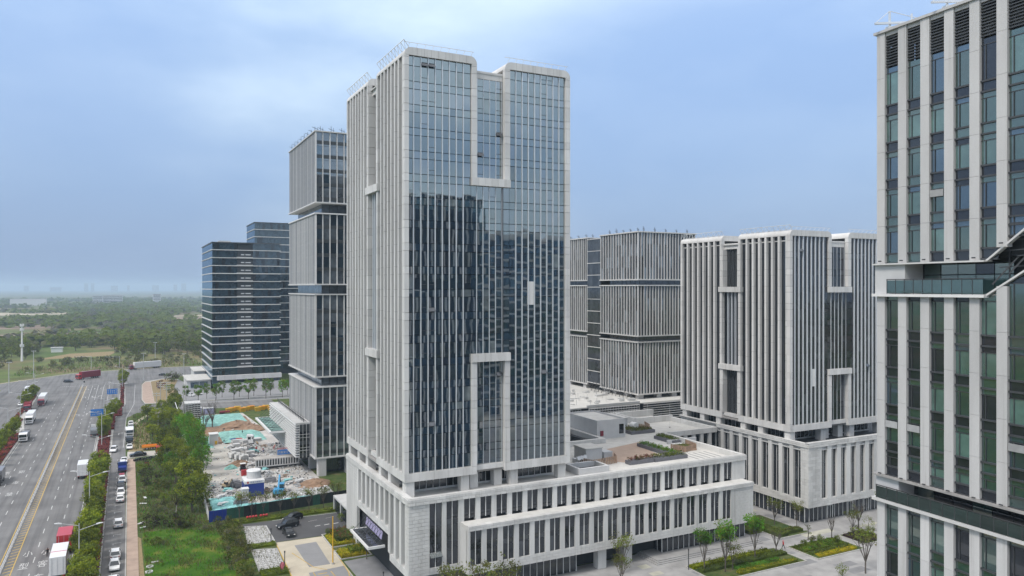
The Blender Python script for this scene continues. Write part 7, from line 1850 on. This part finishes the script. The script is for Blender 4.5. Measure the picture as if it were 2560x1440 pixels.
for k, (x, y) in enumerate(((125.2, 154.6), (121.8, 159.5))): r = thing('lightning_rod', 'thin white lightning rod on the podium roof, %s one' % ('right', 'left')[k], 'rod', (x, y, ZR)); MB().tube((0, 0, 0), (0, 0, 6), .06, .03, 6).build('rod', 'frame_white', r); MB().tube((0, 0, 0), (0, 0, .25), .25, .25, 8).build('footing', 'kerb_stone', r)
# open casements on the podium front
for k, (x, z) in enumerate(((45.35, 6.4), (46.45, 6.4))): r = thing('open_casement', 'open top hung window at the podium corner bay, %s' % ('left', 'right')[k], 'window', (x, 118.9, z)); b = MB(); b.add([(0, 0, 1.0), (1.05, 0, 1.0), (1.05, -.75, .35), (0, -.75, .35)], [(0, 1, 2, 3), (3, 2, 1, 0)]); b.box(0, 1.05, -.78, -.72, .32, .38); b.build('sash', 'glass_main_b', r)
# kerbs of the plaza and yard beds
kb = 0
for x0, x1, y0, y1 in ((92.6, 115.2, 101.6, 110.0), (117.8, 131.2, 101.2, 109.2), (120.4, 129.2, 113.2, 127.6), (36.5, 43.0, 150.2, 159.2), (36.4, 42.6, 142.8, 148.2), (133, 140, 102.8, 109.4)):
    b = MB(); w = .22; b.box(x0, x1, y0, y0 + w, 0, .16); b.box(x0, x1, y1 - w, y1, 0, .16); b.box(x0, x0 + w, y0 + w, y1 - w, 0, .159); b.box(x1 - w, x1, y0 + w, y1 - w, 0, .159)
    tag(b.build('bed_kerb', 'kerb_stone'), kind='structure'); struct('bed_soil', rect(x0 + w, x1 - w, y0 + w, y1 - w), .06, 'verge')
# ------------------------------------------------------------------ far buildings over the wood
flat('far_white', (0.6, 0.6, 0.6), .8); flat('far_grey', (0.35, 0.36, 0.38), .8)
def farb(label, x, y, w, d, h, m='far_grey', win=True):
    r = thing('far_building', label, 'building', (x, y, 0)); r['group'] = 'distant buildings'; MB().box(-w / 2, w / 2, 0, d, 0, h).build('wall', m, r); MB().box(-w / 2 - .5, w / 2 + .5, -.5, d + .5, h, h + 1).build('roof', 'far_grey', r)
    if win:
        g = Bag('window_row')
        for j in range(int(h / 4.5)): g.box(-w / 2 + 1, w / 2 - 1, -.2, .1, 2 + j * 4.5, 4 + j * 4.5, 'glass_blue')
        g.done(r)
farb('low white building above the wood, left block', -75, 2520, 26, 20, 28, 'far_white'); farb('low white building above the wood, wide right block', -36, 2540, 52, 20, 30, 'far_white'); farb('small white building above the wood right of the wide one', 84, 2560, 22, 18, 32, 'far_white'); farb('long low white shed on the left horizon', -255, 2600, 90, 20, 20, 'far_white', False)
for k, (x, y, w, h) in enumerate(((-480, 4800, 26, 78), (-195, 4700, 22, 110), (-165, 4720, 20, 112), (-60, 4800, 40, 80), (10, 4800, 16, 85), (150, 4800, 40, 86), (255, 4800, 22, 96), (300, 4800, 30, 112), (-330, 4600, 60, 60), (420, 4700, 90, 62))): farb('faint grey tower on the hazy horizon, %s' % ('far left', 'first of the left pair', 'second of the left pair', 'broad one in the middle', 'thin one in the middle', 'stepped one right of the middle', 'slim one on the right', 'tallest one on the right', 'low broad one on the left', 'low broad one at the right end')[k], x * 2.3, y * 2.3, w * 2.0, 60, 52 + (h - 52) * 1.05)
r = thing('storage_shed', 'small white shed by the bare soil beyond the road', 'shed', (-50, 708, 0)); MB().box(-4, 4, 0, 5, 0, 3.6).build('wall', 'frame_white', r); MB().box(-4.4, 4.4, -.4, 5.4, 3.6, 4.0).build('roof', 'roof_grey', r)
# ------------------------------------------------------------------ air
hm = bpy.data.materials.new('haze'); hm.use_nodes = True; ht = hm.node_tree; ht.nodes.clear()
ho = ht.nodes.new('ShaderNodeOutputMaterial'); hv = ht.nodes.new('ShaderNodeVolumePrincipled')
hv.inputs['Color'].default_value = (0.66, 0.84, 1.0, 1); hv.inputs['Density'].default_value = 0.00018; hv.inputs['Anisotropy'].default_value = 0.0
ht.links.new(hv.outputs[0], ho.inputs['Volume']); MATS['haze'] = hm
o = MB().box(-14500, 14500, -3500, 18500, -1.0, 122).build('haze', 'haze'); o['kind'] = 'stuff'
